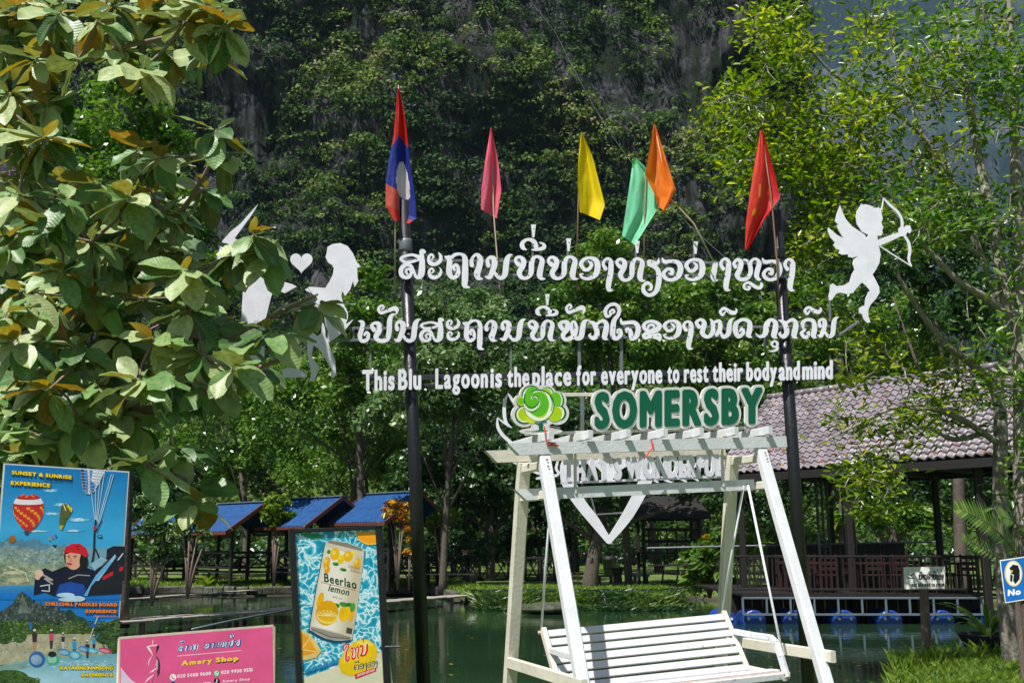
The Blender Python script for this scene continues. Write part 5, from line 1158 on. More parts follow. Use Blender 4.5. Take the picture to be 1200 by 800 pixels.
ptext('CHILLCHILL PADDLES BOARD', 302, 256, 784, 279, 'ff8a2a', .015, '4a1c10', F2); ptext('EXPERIENCE', 572, 308, 780, 330, 'ff8a2a', 0, '4a1c10', F2); ptext('VANGVIENG LAOS', 622, 345, 778, 354, 'e87828', 0, None, F2, .03)
ptext('KAYAKING NAMSONG', 402, 685, 758, 708, 'ffe000', .0, '1c2418', F2); ptext('EXPERIENCE', 545, 732, 756, 754, 'ffe000', -.005, '1c2418', F2); ptext('VANGVIENG LAOS', 625, 718, 752, 724, '1c3848', 0, None, F2, .03)
p.build('print', M['ink'], post1)

# ------------------------------------------------------------------ pink shop banner
KP = vplane(140, 4.55, 322, 4.75, 780)
c0 = KP.hit(235, 950, 0); post2 = thing('shop_banner', Vector((c0.x, c0.y, 0)), 'pink shop banner with gold lettering and a slim dress drawing', 'banner')
M['banner_edge'] = paint('cream_banner_tape', (.6, .5, .42), .6)
sheet('panel', [(139, 746), (320.5, 731.5), (325, 960), (137, 975)], KP, M['banner_edge'], post2)
for x0, x1 in ((141, 139), (320, 323)):
    m = MB(); a = KP.hit(x0, 734 if x0 > 200 else 748, -.02); b = KP.hit(x1, 970, -.02); m.tube([a, Vector((b.x, b.y, 0))], .012, 8); m.build('leg', M['bamboo'], post2, smooth=True)
f3 = lambda x, y: (135+x/6.154, 725+y/6.154)
p = Print(KP, .001); p.poly([(141, 748.5), (319, 734), (323, 955), (139, 970)], 'e0588e', .05)
p.poly([f3(40,345),f3(70,385),f3(110,430),f3(150,462),f3(150,700),f3(40,700)], 'd8c4dc')
for q in ([(272,150,4),(270,178,4)],[(232,198,8),(245,215,14),(262,240,8),(268,262,3)],[(232,200,8),(270,188,8),(312,190,8)],[(240,330,3),(245,300,6),(262,266,3)],[(250,382,3),(270,372,9),(300,350,4)],[(215,455,3),(245,425,9),(280,400,4)]): p.tri(union2d([[f3(x, y) for x, y in r] for r in stroke(q, 3)]), 'e8e4ea')
p.poly([f3(298,190),f3(318,185),f3(318,205),f3(300,240),f3(290,262),f3(296,225)], '3a2a3a'); p.poly([f3(296,262),f3(318,290),f3(326,340),f3(322,390),f3(306,420),f3(302,370),f3(298,310)], '40303e')
p.poly([f3(300,280),f3(308,300),f3(306,370),f3(292,330)], 'c8a8be'); p.line([f3(285,400),f3(270,440),f3(262,500)], .8, '7a5068')
sl = -.09
def laoword(pr_, seq, col, wmul, f, slope, x00):
    for g, X0, Y0, X1, Y1 in seq:
        V, T = fitb(gshape(g, wmul), X0, Y0, X1, Y1); pr_.tri(([f(x, y+(x-x00)*slope) for x, y in V], T), col)
LW = [('ro',450,190,495,240),('tho2',462,150,500,180),('aa',500,190,530,238),('no',540,190,600,238),('oo',640,188,690,235),('aa',695,188,722,233),('e',728,188,755,233),('ho',756,188,812,235),('mo',812,185,862,235),('ii',818,140,862,172),('yo2',866,185,908,238)]
LW = [(g, a, b+34*0+ (a-450)*.0, c, d) for g, a, b, c, d in LW]
laoword(p, LW, 'f4f4fa', 1.9, f3, sl, 450); laoword(p, LW, '165a9e', .95, f3, sl, 450)
p.line([f3(450,265),f3(908,225)], .5, 'f0b8d0')
def btext(t, x0, y0, x1, y1, col, slope=-.09, bold=.02, dx=0, ratio=.7): a = f3(x0+dx, y0+dx); b = f3(x1+dx, y1+dx); p.text(t, a[0], a[1], b[0], b[1], col, slope, bold, 0, ratio)
btext('Amery', 478, 300, 700, 340, '3a2020', bold=.06, dx=4); btext('Shop', 726, 285, 888, 325, '3a2020', bold=.06, dx=4)
btext('Amery', 478, 298, 700, 345, 'f2c84a', bold=.05); btext('Shop', 726, 276, 888, 322, 'f2c84a', bold=.05)
p.oval(*f3(417,418), 3.9, 4.0, 'f4eef2'); p.line([f3(406,405),f3(412,424),f3(428,430)], 1.1, 'd04a80')
p.poly([f3(708,372),f3(753,368),f3(755,408),f3(710,412)], '18a860'); p.oval(*f3(731,389), 2.6, 2.7, 'eefaf2'); p.oval(*f3(731,389), 1.9, 2.0, '18a860'); p.line([f3(725,382),f3(730,392),f3(738,395)], .8, 'eefaf2')
btext('020 5400 9600', 448, 398, 690, 424, 'fbe6f0', bold=.03); btext('020 9950 9551', 764, 370, 990, 396, 'fbe6f0', bold=.03)
p.oval(*f3(417,472), 3.9, 4.0, '3050a0'); p.oval(*f3(733,445), 3.6, 3.8, '141418'); p.line([f3(733,430),f3(733,452),f3(726,456)], .8, 'e8f4f4'); p.line([f3(734,432),f3(742,438)], .8, 'f05070')
btext('Amery Shop', 770, 438, 972, 462, 'f6dce8', bold=.02); btext('Amery shinawatra'[:5]+' shop', 540, 458, 690, 482, 'f6dce8', bold=.02)
p.build('printed_design', M['ink'], post2)

# ------------------------------------------------------------------ drink poster in a black frame
BP_ = vplane(340, 5.5, 455, 5.7, 700)
c0 = BP_.hit(400, 900, 0); post3 = thing('drink_poster', Vector((c0.x, c0.y, 0)), 'black-framed poster with a lemon beer can floating in turquoise water', 'poster')
FT = [(343, 624.5), (441.5, 619.5), (455, 905), (362, 905)]
sheet('panel', FT, BP_, M['splash'], post3, .004, .004)
for nm, a, b, w in (('frame_bar', (341.5, 619), (361, 1000), .032), ('frame_bar', (443.5, 616), (464, 1000), .04), ('frame_bar', (338.5, 622), (447.5, 617.5), .02)):
    m = MB(); A1 = BP_.hit(*a, .0); B1 = BP_.hit(*b, .0)
    if b[1] > 900: d = (B1-A1); B1 = A1+d*((-.0-A1.z)/d.z)
    m.beam(A1, B1, .03, w, up=(B1-A1).cross(BP_.n)); m.build(nm, M['black'], post3)
M['frame_back'] = M['black']
f4 = lambda x, y: (330+x/4, 600+y/4)
p = Print(BP_, .0055)
p.poly([f4(100,775),f4(500,640),f4(520,800),f4(520,1240),f4(130,1240),f4(115,1000)], 'e0dcc0', .04)
for k in range(7): 
    x = 105+k*28; y = 745-k*9; p.poly([f4(x,y),f4(x+22,y-22),f4(x+30,y-8),f4(x+10,y+12)], '2a8cc0'); p.line([f4(x-4,y+12),f4(x+30,y+2)], 1.2, '1a6aa8')
for k in range(2): p.poly([f4(455+k*22,632-k*6),f4(470+k*22,612-k*6),f4(478+k*22,622-k*6),f4(466+k*22,640-k*6)], '2a8cc0')
p.oval(*f4(402, 78), 14.5, 14.5, 'f8a818', k=24, a0=20, a1=160); p.poly([f4(347,92),f4(447,90),f4(447,140),f4(420,152),f4(385,146),f4(360,125)], 'f8a418', .08); p.line([f4(355,125),f4(400,150),f4(446,146)], 1.6, 'f8c860')
p.poly([f4(82,98),f4(175,98),f4(190,120),f4(150,125),f4(110,115)], '1c8a5c', .2)
p.poly([f4(84,540),f4(130,570),f4(165,610),f4(185,650),f4(160,680),f4(100,692),f4(90,690)], 'e8c878', .08); p.poly([f4(88,560),f4(125,585),f4(150,625),f4(165,655),f4(100,672),f4(90,660)], 'f0a428', .15); p.line([f4(92,640),f4(160,652)], .6, 'f4dc9c'); p.line([f4(92,640),f4(130,590)], .6, 'f4dc9c')
# can drawn in its own tilted frame: origin bottom-left (135,560) to top (205,125)
def can(u, v):  # u 0..1 across, v 0..1 down
    tl = Vector((212, 128)); tr = Vector((384, 170)); bl = Vector((134, 560)); br = Vector((322, 605))
    q = (tl*(1-u)+tr*u)*(1-v)+(bl*(1-u)+br*u)*v; return f4(q.x, q.y)
sh_ = [can(u, v) for u, v in ((-.03,.08),(.06,.0),(.5,-.015),(.94,.0),(1.03,.08),(1.04,.5),(1.03,.93),(.95,.985),(.5,1.03),(.04,.985),(-.03,.93),(-.04,.5))]
_c = catmull([(*q, 0) for q in sh_+sh_[:1]], 4); sh_ = [q[:2] for q in _c[:-1]]
p.poly([(x-1.5, y+2.5) for x, y in sh_], '0a4a72'); p.poly(sh_, 'd8cdb8', .05)
p.grid([can(-.02,.08),can(1.02,.08),can(1.02,.93),can(-.02,.93)], 14, 4, lambda x, y: mixc('cfc0a4', 'f2ece0', math.sin(max(0, min(1, (x-f4(134,0)[0]-(700-y)*0.17)/48))*math.pi)))
p.poly([can(.06,.0),can(.5,-.015),can(.94,.0),can(.98,.03),can(.02,.03)], '8a8578'); p.poly([can(-.02,.94),can(1.02,.95),can(.95,.985),can(.5,1.03),can(.04,.985)], '98928a'); p.line([can(.0,.965),can(.5,1.0),can(1.0,.97)], .8, '5c5852')
for u, v, ru, rv, c in ((.10,.12,9,11,'3f8a30'),(.27,.13,22,30,'f2bc10'),(.62,.12,23,26,'f0b810'),(.88,.17,14,28,'eeb20c'),(.10,.24,16,30,'f0b010'),(.14,.31,13,20,'e8a010'),(.45,.17,16,22,'f6cc20'),(.33,.23,15,9,'3c8a2c'),(.55,.27,16,8,'2f7a28'),(.75,.07,12,8,'f6d850')):
    x, y = can(u, v); p.oval(x, y, ru/4, rv/4, c, rot=14, amp=.12); p.oval(x-1.2, y-1.8, ru/10, rv/12, mixc(c, 'fff4b0', .55), rot=14)
p.text('Beerlao', *f4(198,283), *f4(350,325), '15402c', .235, .025, 0, .8); 
x0_, y0_ = can(.08, .375); 
p.text('lemon', *f4(216,336), *f4(312,368), '15402c', .24, .02, .3, .75)
p.line([can(.05,.455),can(.95,.455)], .35, 'c89070'); p.text('Edition', can(.72,.21)[0], can(.72,.24)[1], can(.98,.21)[0], can(.72,.275)[1], '8a5a3a', .24, .0, .2); p.text('Limited', can(.66,.2)[0], can(.66,.2)[1], can(.95,.2)[0], can(.66,.235)[1], '8a5a3a', .24, .0, .2); p.text('330 ml', can(.38,.565)[0], can(.4,.565)[1], can(.62,.56)[0], can(.4,.585)[1], '7a5a40', .24, .0)
for u, v, ru, rv, c in ((.10,.65,15,40,'f0b010'),(.94,.70,10,44,'f0b010'),(.75,.72,26,40,'f4c010'),(.52,.66,16,10,'2f7a28'),(.70,.63,22,11,'3f9038'),(.85,.62,18,10,'2f7a28'),(.93,.64,12,22,'4c9a3c')):
    x, y = can(u, v); p.oval(x, y, ru/4, rv/4, c, rot=14, amp=.12)
x, y = can(.32,.76); p.oval(x, y, 13, 15, 'e8a80c', rot=20); x, y = can(.34,.80); p.oval(x, y, 12.6, 8.2, 'f4dc70', rot=10); p.oval(x, y-1, 11, 7, 'f0b820', rot=10, amp=.15)
for a in range(7): p.line([(x, y-1.2), (x+10.5*math.cos(R(10+a*28+180)), y-1+6.5*math.sin(R(10+a*28+180)))], .35, 'f8e89c')
p.poly([can(.86,.86),can(1.0,.86),can(1.0,.92),can(.86,.92)], '4a4a48')
# lemon with the lettering
p.poly([f4(*q) for q in ((268,690),(300,640),(345,600),(400,592),(440,620),(448,650),(440,690),(420,740),(380,762),(320,766),(280,750),(266,720))], 'f0c818', .1); p.poly([f4(*q) for q in ((345,605),(400,597),(432,622),(380,625))], 'f8e060')
L3 = [('mai',285,612,318,700),('ho',322,632,362,694),('mo',364,626,404,684),('tone',378,598,386,618)]
laoword(p, L3, 'fdf4f0', 1.7, f4, -.12, 300); laoword(p, L3, 'd8202c', 1.0, f4, -.12, 300)
L4 = [('to3',338,712,362,740),('tho2',342,692,364,706),('oo',364,708,386,736),('ngo',388,706,400,744),('lo',402,702,420,730),('oo',421,700,438,726),('ngo',439,700,449,736)]
laoword(p, L4, 'f8ecc0', 1.7, f4, -.06, 338); laoword(p, L4, '1c3a30', 1.0, f4, -.06, 338)
p.poly([f4(340,758),f4(440,724),f4(443,742),f4(345,780)], 'd83040'); a = f4(352,758); b = f4(434,768); p.text('LIMITED EDITION', a[0], a[1], b[0], b[1]+.4, 'fbeaea', -.34, .03)
a = f4(356,800); b = f4(425,818); p.text('330 ml', a[0], a[1], b[0], b[1], 'c03040', -.05, .02)
p.build('printed_design', M['ink'], post3)
m = MB(); a = BP_.hit(455, 757, .02); m.tube([a+Vector((-.05, 0, 0)), a+Vector((.06, 0, 0))], .006, 6); m.build('bolt', M['screw'], post3)
# ------------------------------------------------------------------ blue-roofed huts
def hut(cx, cy_eave, D, label, ang=-42, L=3.5, run=1.85, rise=1.2, zr=3.3, parts=True):
    P0 = at(cx, 600, D); base = Vector((P0.x, D, 0)); root = thing('blue_roofed_hut', base, label, 'hut', 'blue-roofed picnic huts on the far bank')
    r = Vector((math.cos(R(ang)), math.sin(R(ang)), 0)); d = Vector((math.sin(R(ang)), -math.cos(R(ang)), 0))   # ridge, down-slope towards viewer
    for s in (1, -1):
        m = MB(); n = 40; V = []; F = []
        for i in range(n+1):
            u = -L/2+L*i/n; b = .03*(1 if i % 2 else -1)
            for v in (0, .5, .5001, 1.0):
                z = zr-rise*v+b+(.02 if v <= .5 else 0); V.append(base+r*u+d*(run*v*s)+Vector((0, 0, z)))
        for i in range(n):
            for k in range(3): a = i*4+k; F.append((a, a+1, a+5, a+4))
        m.add(V, F); ro = m.build('roof', M['blueroof'], root)
        m = MB()
        for e in (-1, 1): m.beam(base+r*(e*(L/2+.02))+Vector((0, 0, zr-.02)), base+r*(e*(L/2+.02))+d*(run*s)+Vector((0, 0, zr-rise-.04)), .05, .16)
        m.beam(base-r*(L/2)+d*(run*s*1.01)+Vector((0, 0, zr-rise-.08)), base+r*(L/2)+d*(run*s*1.01)+Vector((0, 0, zr-rise-.08)), .04, .12); m.build('fascia', M['trim'], root)
    m = MB(); m.beam(base-r*(L/2+.05)+Vector((0, 0, zr+.05)), base+r*(L/2+.05)+Vector((0, 0, zr+.05)), .26, .05); m.build('ridge_cap', M['steelblue'], root)
    hw, hl = run*.72, L*.40
    for a in (-1, 1):
        for b in (-1, 1):
            m = MB(); q = base+r*(a*hl)+d*(b*hw); m.beam(q-Vector((0, 0, .1)), q+Vector((0, 0, zr-rise*.75)), .13, .13, up=d); m.build('post', M['darkwood'], root)
    m = MB()
    for k in range(9):
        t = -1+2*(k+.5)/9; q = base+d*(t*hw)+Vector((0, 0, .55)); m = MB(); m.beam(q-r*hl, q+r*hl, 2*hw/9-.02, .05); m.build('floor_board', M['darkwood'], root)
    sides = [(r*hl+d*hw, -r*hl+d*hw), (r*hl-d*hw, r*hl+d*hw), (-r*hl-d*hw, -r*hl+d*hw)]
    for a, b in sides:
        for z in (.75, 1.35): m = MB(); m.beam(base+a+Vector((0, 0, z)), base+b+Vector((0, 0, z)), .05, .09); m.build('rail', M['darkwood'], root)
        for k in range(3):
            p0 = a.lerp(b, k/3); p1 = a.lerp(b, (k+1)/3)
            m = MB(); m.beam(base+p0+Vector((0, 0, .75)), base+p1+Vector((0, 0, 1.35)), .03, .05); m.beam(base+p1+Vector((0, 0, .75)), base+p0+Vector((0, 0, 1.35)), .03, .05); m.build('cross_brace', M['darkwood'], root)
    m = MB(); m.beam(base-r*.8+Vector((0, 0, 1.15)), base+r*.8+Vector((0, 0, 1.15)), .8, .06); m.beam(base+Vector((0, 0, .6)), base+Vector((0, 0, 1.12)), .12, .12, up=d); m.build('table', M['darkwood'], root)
    return root
hut(208, 625, 47, 'blue-roofed hut half hidden by the big leaves, leftmost of the four')
hut(284, 625, 44.5, 'blue-roofed hut with a red-brown gable trim beside a yellow croton', zr=3.4)
hut(371, 618, 44, 'dark-blue-roofed hut just behind the framed drink poster', zr=3.6)
hut(459, 612, 43, 'blue-roofed hut crossed by the first black pole', zr=3.75)

# ------------------------------------------------------------------ pavilion with tiled roof
E0 = Vector((6.2, 31.4, 3.74)); ed = Vector((5.8, -7.4, 0)); Lr = 13.5; ed.normalize(); nn = Vector((-ed.y, ed.x, 0))   # nn away from viewer
if nn.y < 0: nn = -nn
run, rise = 2.75, 2.58
pav = thing('pavilion', Vector((10.5, 27.5, 0)), 'open riverside pavilion with a grey-mauve tiled roof and dark railings', 'pavilion')
slope = Vector((nn.x*run, nn.y*run, rise)); SL = slope.length; sdir = slope.normalized(); nrm = ed.cross(sdir).normalized()
if nrm.z < 0: nrm = -nrm
# roof boards under the tiles, both slopes
m = MB(); 
for s in (1, -1):
    o_ = E0+nn*(run*(1-s)); dirn = Vector((nn.x*run*s, nn.y*run*s, rise))
    a = o_-nrm*.02 if s == 1 else o_; b = a+ed*Lr; V = [a, b, b+dirn, a+dirn]; V += [v-Vector((0, 0, .08)) for v in V]
    m.add([v-Vector((0, 0, .05)) for v in V], [(0, 1, 2, 3), (7, 6, 5, 4), (0, 4, 5, 1), (1, 5, 6, 2), (3, 7, 4, 0)])
roof = m.build('roof', M['darkwood'], pav)
TW, TLn = .25, .232
def tile_mesh():
    V = []; n = 6
    for row, (y, lift) in enumerate(((0, .055), (.275, .004))):
        for i in range(n+1):
            x = TW*i/n; z = .042*math.cos(2*math.pi*(i/n))+lift; V.append((x, y, z))
    for i in range(n+1): x = TW*i/n; V.append((x, 0, .042*math.cos(2*math.pi*i/n)+.055-.045))
    F = [(i, i+1, i+n+2, i+n+1) for i in range(n)]+[(i+2*n+2, i+2*n+3, i+1, i) for i in range(n)]
    return V, F
tv, tf = tile_mesh(); tme = mesh_from('tile', tv, tf, M['tile'], smooth=False)
tme.polygons.foreach_set('use_smooth', [True]*6+[False]*6)
cols_, rows_ = int(Lr/TW), int(SL/TLn)+1; basis = Matrix((ed, sdir, nrm)).transposed(); spots = []
for j in range(rows_):
    for i in range(cols_):
        q = E0+ed*(i*TW)+sdir*(j*TLn); c = q+ed*.12; vis = abs((c.x/c.y)*1200) < 640
        spots.append((not vis, -c.y*0+j*.0+(c.y), i, j, q))
spots.sort(key=lambda s: (s[0], s[1])); V = []; F = []
for k, (h, _, i, j, q) in enumerate(spots):
    jit = Matrix.Rotation(rnd.uniform(-.012, .012), 3, 'Z'); mt = (basis @ jit).to_4x4(); mt.translation = q-wloc(roof)+nrm*rnd.uniform(0, .006)
    if k < 300: o = link('tile', tme, roof); o.matrix_local = mt
    else:
        b = len(V); V += [mt @ Vector(v) for v in tv]; F += [tuple(x+b for x in f) for f in tf]
link('tile_field', mesh_from('tile_field', V, F, M['tile']), roof, kind='stuff')
for i in range(int(Lr/.36)):
    a = E0+slope+ed*(i*.36)+Vector((0, 0, .05)); m = MB(); m.tube([a, a+ed*.35], [.11, .10], 8); m.build('ridge_tile', M['tile'], roof, smooth=True)
m = MB(); m.beam(E0-Vector((0, 0, .16))-nn*.02, E0+ed*Lr-Vector((0, 0, .16))-nn*.02, .05, .22); m.build('fascia', M['darkwood'], roof)
m = MB(); a = E0-ed*.03; m.beam(a-Vector((0, 0, .1)), a+slope-Vector((0, 0, .1)), .04, .2); m.build('fascia', M['darkwood'], roof)
def pv(name, mat, fn): m = MB(); fn(m); return m.build(name, M[mat], pav)
# deck and floating frame, parallel to the bank
X0, X1, Y0, Y1, DZ = 5.9, 12.6, 27.0, 34.0, .40
for k in range(28):
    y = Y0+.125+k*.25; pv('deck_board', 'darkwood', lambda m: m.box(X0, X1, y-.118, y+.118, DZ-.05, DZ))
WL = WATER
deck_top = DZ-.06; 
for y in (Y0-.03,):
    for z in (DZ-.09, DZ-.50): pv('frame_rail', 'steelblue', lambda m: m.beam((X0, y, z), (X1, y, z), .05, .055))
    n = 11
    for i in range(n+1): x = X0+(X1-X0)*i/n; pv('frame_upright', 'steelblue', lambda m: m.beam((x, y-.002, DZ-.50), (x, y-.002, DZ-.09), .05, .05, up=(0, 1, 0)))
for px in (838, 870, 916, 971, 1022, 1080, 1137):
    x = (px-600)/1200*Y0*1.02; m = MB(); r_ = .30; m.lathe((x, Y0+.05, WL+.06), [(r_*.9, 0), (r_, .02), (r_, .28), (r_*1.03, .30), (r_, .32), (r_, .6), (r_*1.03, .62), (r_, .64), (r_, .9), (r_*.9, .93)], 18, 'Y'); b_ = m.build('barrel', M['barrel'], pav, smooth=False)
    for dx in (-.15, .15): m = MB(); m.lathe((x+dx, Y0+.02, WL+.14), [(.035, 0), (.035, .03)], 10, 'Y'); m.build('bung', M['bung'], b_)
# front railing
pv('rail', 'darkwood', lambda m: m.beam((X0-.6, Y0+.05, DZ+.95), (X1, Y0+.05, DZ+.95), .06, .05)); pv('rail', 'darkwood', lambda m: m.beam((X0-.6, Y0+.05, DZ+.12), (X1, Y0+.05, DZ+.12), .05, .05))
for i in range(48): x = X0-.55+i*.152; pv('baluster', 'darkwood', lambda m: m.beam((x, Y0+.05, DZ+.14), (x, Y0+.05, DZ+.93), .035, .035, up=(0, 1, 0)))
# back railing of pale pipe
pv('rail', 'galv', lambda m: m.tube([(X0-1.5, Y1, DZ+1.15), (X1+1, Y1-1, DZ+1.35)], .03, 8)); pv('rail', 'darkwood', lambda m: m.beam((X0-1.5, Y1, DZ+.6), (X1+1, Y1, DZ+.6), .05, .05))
for k in range(24): x = X0+.14+k*.28; pv('shade_backing_board', 'darkwood', lambda m: m.beam((x, Y0+1.4, WL-.3), (x, Y0+1.4, DZ-.06), .27, .03, up=(0, 1, 0)))  # added dark boards standing in for the shade under the deck
for k in range(9, 26): x = X0+.13+k*.26; pv('added_shade_wall', 'darkwood', lambda m: m.beam((x, Y1-.3, DZ), (x, Y1-.3, DZ+1.3), .25, .03, up=(0, 1, 0)))  # added dark half wall, stands in for the gloom behind the railing
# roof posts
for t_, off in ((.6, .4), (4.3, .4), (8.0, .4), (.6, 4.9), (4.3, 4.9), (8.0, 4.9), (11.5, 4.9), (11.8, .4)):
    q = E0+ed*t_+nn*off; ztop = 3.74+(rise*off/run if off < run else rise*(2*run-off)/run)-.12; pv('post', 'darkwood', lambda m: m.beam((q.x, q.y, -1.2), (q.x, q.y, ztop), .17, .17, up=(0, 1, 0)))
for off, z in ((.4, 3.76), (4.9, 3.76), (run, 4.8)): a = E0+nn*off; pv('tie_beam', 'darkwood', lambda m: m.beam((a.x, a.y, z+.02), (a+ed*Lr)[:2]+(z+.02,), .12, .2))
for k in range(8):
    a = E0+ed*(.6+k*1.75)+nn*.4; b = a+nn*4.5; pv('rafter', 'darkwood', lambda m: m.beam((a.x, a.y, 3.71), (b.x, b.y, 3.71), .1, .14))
# iron trellis posts near the left end
for gx in (958, 988):
    for k in range(3):
        q = at(gx+k*6, 600, 29.5+.3*k); pv('trellis_pole', 'black', lambda m: m.tube([(q.x, q.y, DZ), (q.x, q.y, 3.8)], .035, 6))
    for z in (1.6, 2.4, 3.2): a = at(gx, 600, 29.5); b = at(gx+12, 600, 30.1); pv('trellis_bar', 'black', lambda m: m.beam((a.x, a.y, z), (b.x, b.y, z), .03, .03))
def chair(x, y, rz, label):
    t = thing('wooden_chair', Vector((x, y, DZ)), label, 'chair', 'red-brown chairs on the pavilion deck'); c, s = math.cos(rz), math.sin(rz)
    def P(a, b, z): return Vector((x+a*c-b*s, y+a*s+b*c, DZ+z))
    for a in (-.2, .2):
        for b in (-.2, .2): m = MB(); m.beam(P(a, b, 0), P(a, b, .44 if b < 0 else 1.0), .045, .045, up=(0, 1, 0)); m.build('leg', M['redwood'], t)
    m = MB(); m.beam(P(-.24, 0, .46), P(.24, 0, .46), .46, .04); m.build('seat', M['redwood'], t)
    for z in (.62, .76, .92): m = MB(); m.beam(P(-.2, .2, z), P(.2, .2, z), .03, .09); m.build('back_rail', M['redwood'], t)
def ptable(x, y, label):
    t = thing('wooden_table', Vector((x, y, DZ)), label, 'table', 'dining tables on the pavilion deck'); m = MB(); m.beam((x-.7, y, DZ+.75), (x+.7, y, DZ+.75), .8, .05); m.build('table_top', M['redwood'], t)
    for a in (-.6, .6):
        for b in (-.3, .3): m = MB(); m.beam((x+a, y+b, DZ), (x+a, y+b, DZ+.72), .07, .07, up=(0, 1, 0)); m.build('leg', M['redwood'], t)
for i, (x, w_) in enumerate(((8.0, 'left of the swim notice, under the eaves beside the second pole'), (9.9, 'in the middle of the deck directly left of the swim notice'), (11.7, 'behind the swim notice at the right end of the deck'))):
    ptable(x, 28.6, 'red-brown dining table '+w_)
    for k, (dx, dy, rz, ww) in enumerate(((-.35, -.75, 3.14, 'near-left'), (.35, -.75, 3.14, 'near-right'), (-.35, .75, 0, 'far-left'), (.35, .75, 0, 'far-right'))):
        chair(x+dx, 28.6+dy, rz, 'red-brown chair at the '+ww+' of the table '+('beside the second pole', 'left of the swim notice', 'behind the swim notice')[i])

# ------------------------------------------------------------------ notice boards at the right
d0 = on_ground(1087, 778); NP = Plane(Vector((d0.x, d0.y, 1)), (-.05, -1, 0)); nt = thing('notice_sign', Vector((d0.x, d0.y, 0)), 'small white notice board reading not allowed to swim on a wooden post', 'notice')
m = MB(); a = NP.hit(1083, 688, -.02); b = NP.hit(1087.5, 782, -.02); m.tube([a, a.lerp(b, .3), a.lerp(b, .62)+Vector((.006, 0, 0)), b-Vector((0, 0, .15))], [.058, .066, .062, .075], 9); m.build('post', M['postwood'], nt, smooth=False)
sheet('board', [(1057.7, 664), (1106, 663.3), (1106, 689.2), (1058.5, 689.8)], NP, M['signwhite'], nt, .012, .05)
p = Print(NP, .052); 
NW = [('ho',1075,672,1080,679),('tho2',1076,669,1079,671.5),('aa',1080,672,1082.5,679),('mo',1082.5,672,1086,679),('lo',1086,672,1089,679),('ngo',1089.5,672,1091.5,681),('ho',1091.5,672,1096,679),('ii',1092,668,1095,671),('no',1096,672,1099,679),('tone',1096.5,666,1097.3,669.5),('no',1099,672,1102,679),('aa',1102,672,1104.5,679),('tone',1101.5,667,1102.3,670)]
laoword(p, NW, '16181c', 1.5, lambda x, y: (x, y), 0, 0)
p.text('not allowed to swim', 1067, 681.8, 1104.5, 686.8, '16181c', -.005, .05, 0, .75)
for q in ([(1063,672),(1066,674),(1070,671.5)],[(1062.5,676),(1066,677),(1069,676.5)],[(1066,672),(1068,677)]): p.line(q, .9, '303238')
p.build('print', M['ink'], nt)
# blue sign: only its left part is in the picture
b0 = at(1200, 700, 12.3); UP = Plane(b0, (-.18, -1, 0)); us = thing('blue_sign', Vector((UP.hit(1215, 790, 0).x, UP.hit(1215, 790, 0).y, 0)), 'blue notice with a round yellow-rimmed picture, cut by the right edge', 'notice')
sheet('board', [(1171.5, 656), (1236, 646.5), (1241, 696), (1178, 706.3)], UP, M['signwhite'], us, .01, 0)
p = Print(UP, .001); p.poly([(1172.6, 657), (1235, 647.6), (1240, 695), (1178.6, 705)], '1668b8', .06); p.oval(1187.6, 671.5, 10.4, 15.2, 'e8c860', rot=-3, k=28); p.oval(1187.8, 671.5, 9.0, 13.6, 'dfe6e8', rot=-3, k=28)
p.poly([(1183,665),(1187,661),(1193,662),(1195,668),(1195,678),(1190,684),(1187,680),(1188,673),(1185,672)], '16181c', .2); p.poly([(1184,672),(1187,674),(1186,682),(1183.5,680)], '202226'); p.poly([(1184,667),(1187,668),(1186,671),(1184,670)], 'c8b020')
p.text('No pa', 1181, 690.5, 1212, 700, 'f0f6fa', -.11, .045, 0, .85); p.text('ห', 1193, 656.6, 1194.5, 657.4, 'a0c0dc', 0, 0) if False else None
p.build('printed_design', M['ink'], us)
for x in (1190, 1230): m = MB(); a = UP.hit(x, 680, -.03); m.beam(a, Vector((a.x, a.y, -.1)), .05, .05, up=(0, 1, 0)); m.build('post', M['postwood'], us)

# ------------------------------------------------------------------ small plants and near bank
def blades(name, label, cat, base, n, L, w, mat, seed, spread=.5, segs=5, droop=1.1, group=None, tint=(.3, .9)):
    r = random.Random(seed); root = thing(name, base, label, cat, group)
    for k in range(n):
        a = 6.28*k/n+r.uniform(-.4, .4); up = r.uniform(.5, 1.1); l = L*r.uniform(.7, 1.15); V = []; ti = r.uniform(*tint)
        side = Vector((-math.sin(a), math.cos(a), 0)); p_ = Vector(base)+Vector((math.cos(a), math.sin(a), 0))*.03; el = 1.45-spread*r.uniform(.3, 1)
        for i in range(segs+1):
            t = i/segs; ww = w*math.sin(math.pi*min(1, .12+t*.88))**.7*.5+.001; V += [p_-side*ww+Vector((0, 0, ww*.3)), p_, p_+side*ww+Vector((0, 0, ww*.3))]
            p_ = p_+Vector((math.cos(a)*math.cos(el), math.sin(a)*math.cos(el), math.sin(el)))*(l/segs); el -= droop*r.uniform(.6, 1.2)*2/segs*(.5+t)
        F = [(i*3+c, i*3+c+1, i*3+c+4, i*3+c+3) for i in range(segs) for c in (0, 1)]; me = mesh_from('leaf', [v-wloc(root) for v in V], F, M[mat], smooth=True)
        me.attributes.new('tint', 'FLOAT', 'FACE').data.foreach_set('value', [ti]*len(F)); link('leaf', me, root)
    return root
q = on_ground(1158, 762); 
pt = thing('plant_pot', q, 'wide low dark basin holding plants at the right edge of the bank', 'pot'); m = MB(); m.lathe(q, [(.30, 0), (.40, .18), (.43, .24), (.44, .26), (.40, .26), (.38, .2)], 20); m.build('basin', M['pot'], pt, smooth=True); m = MB(); m.lathe(q, [(.01, .205), (.38, .21)], 20); m.build('soil', M['soil'], pt)
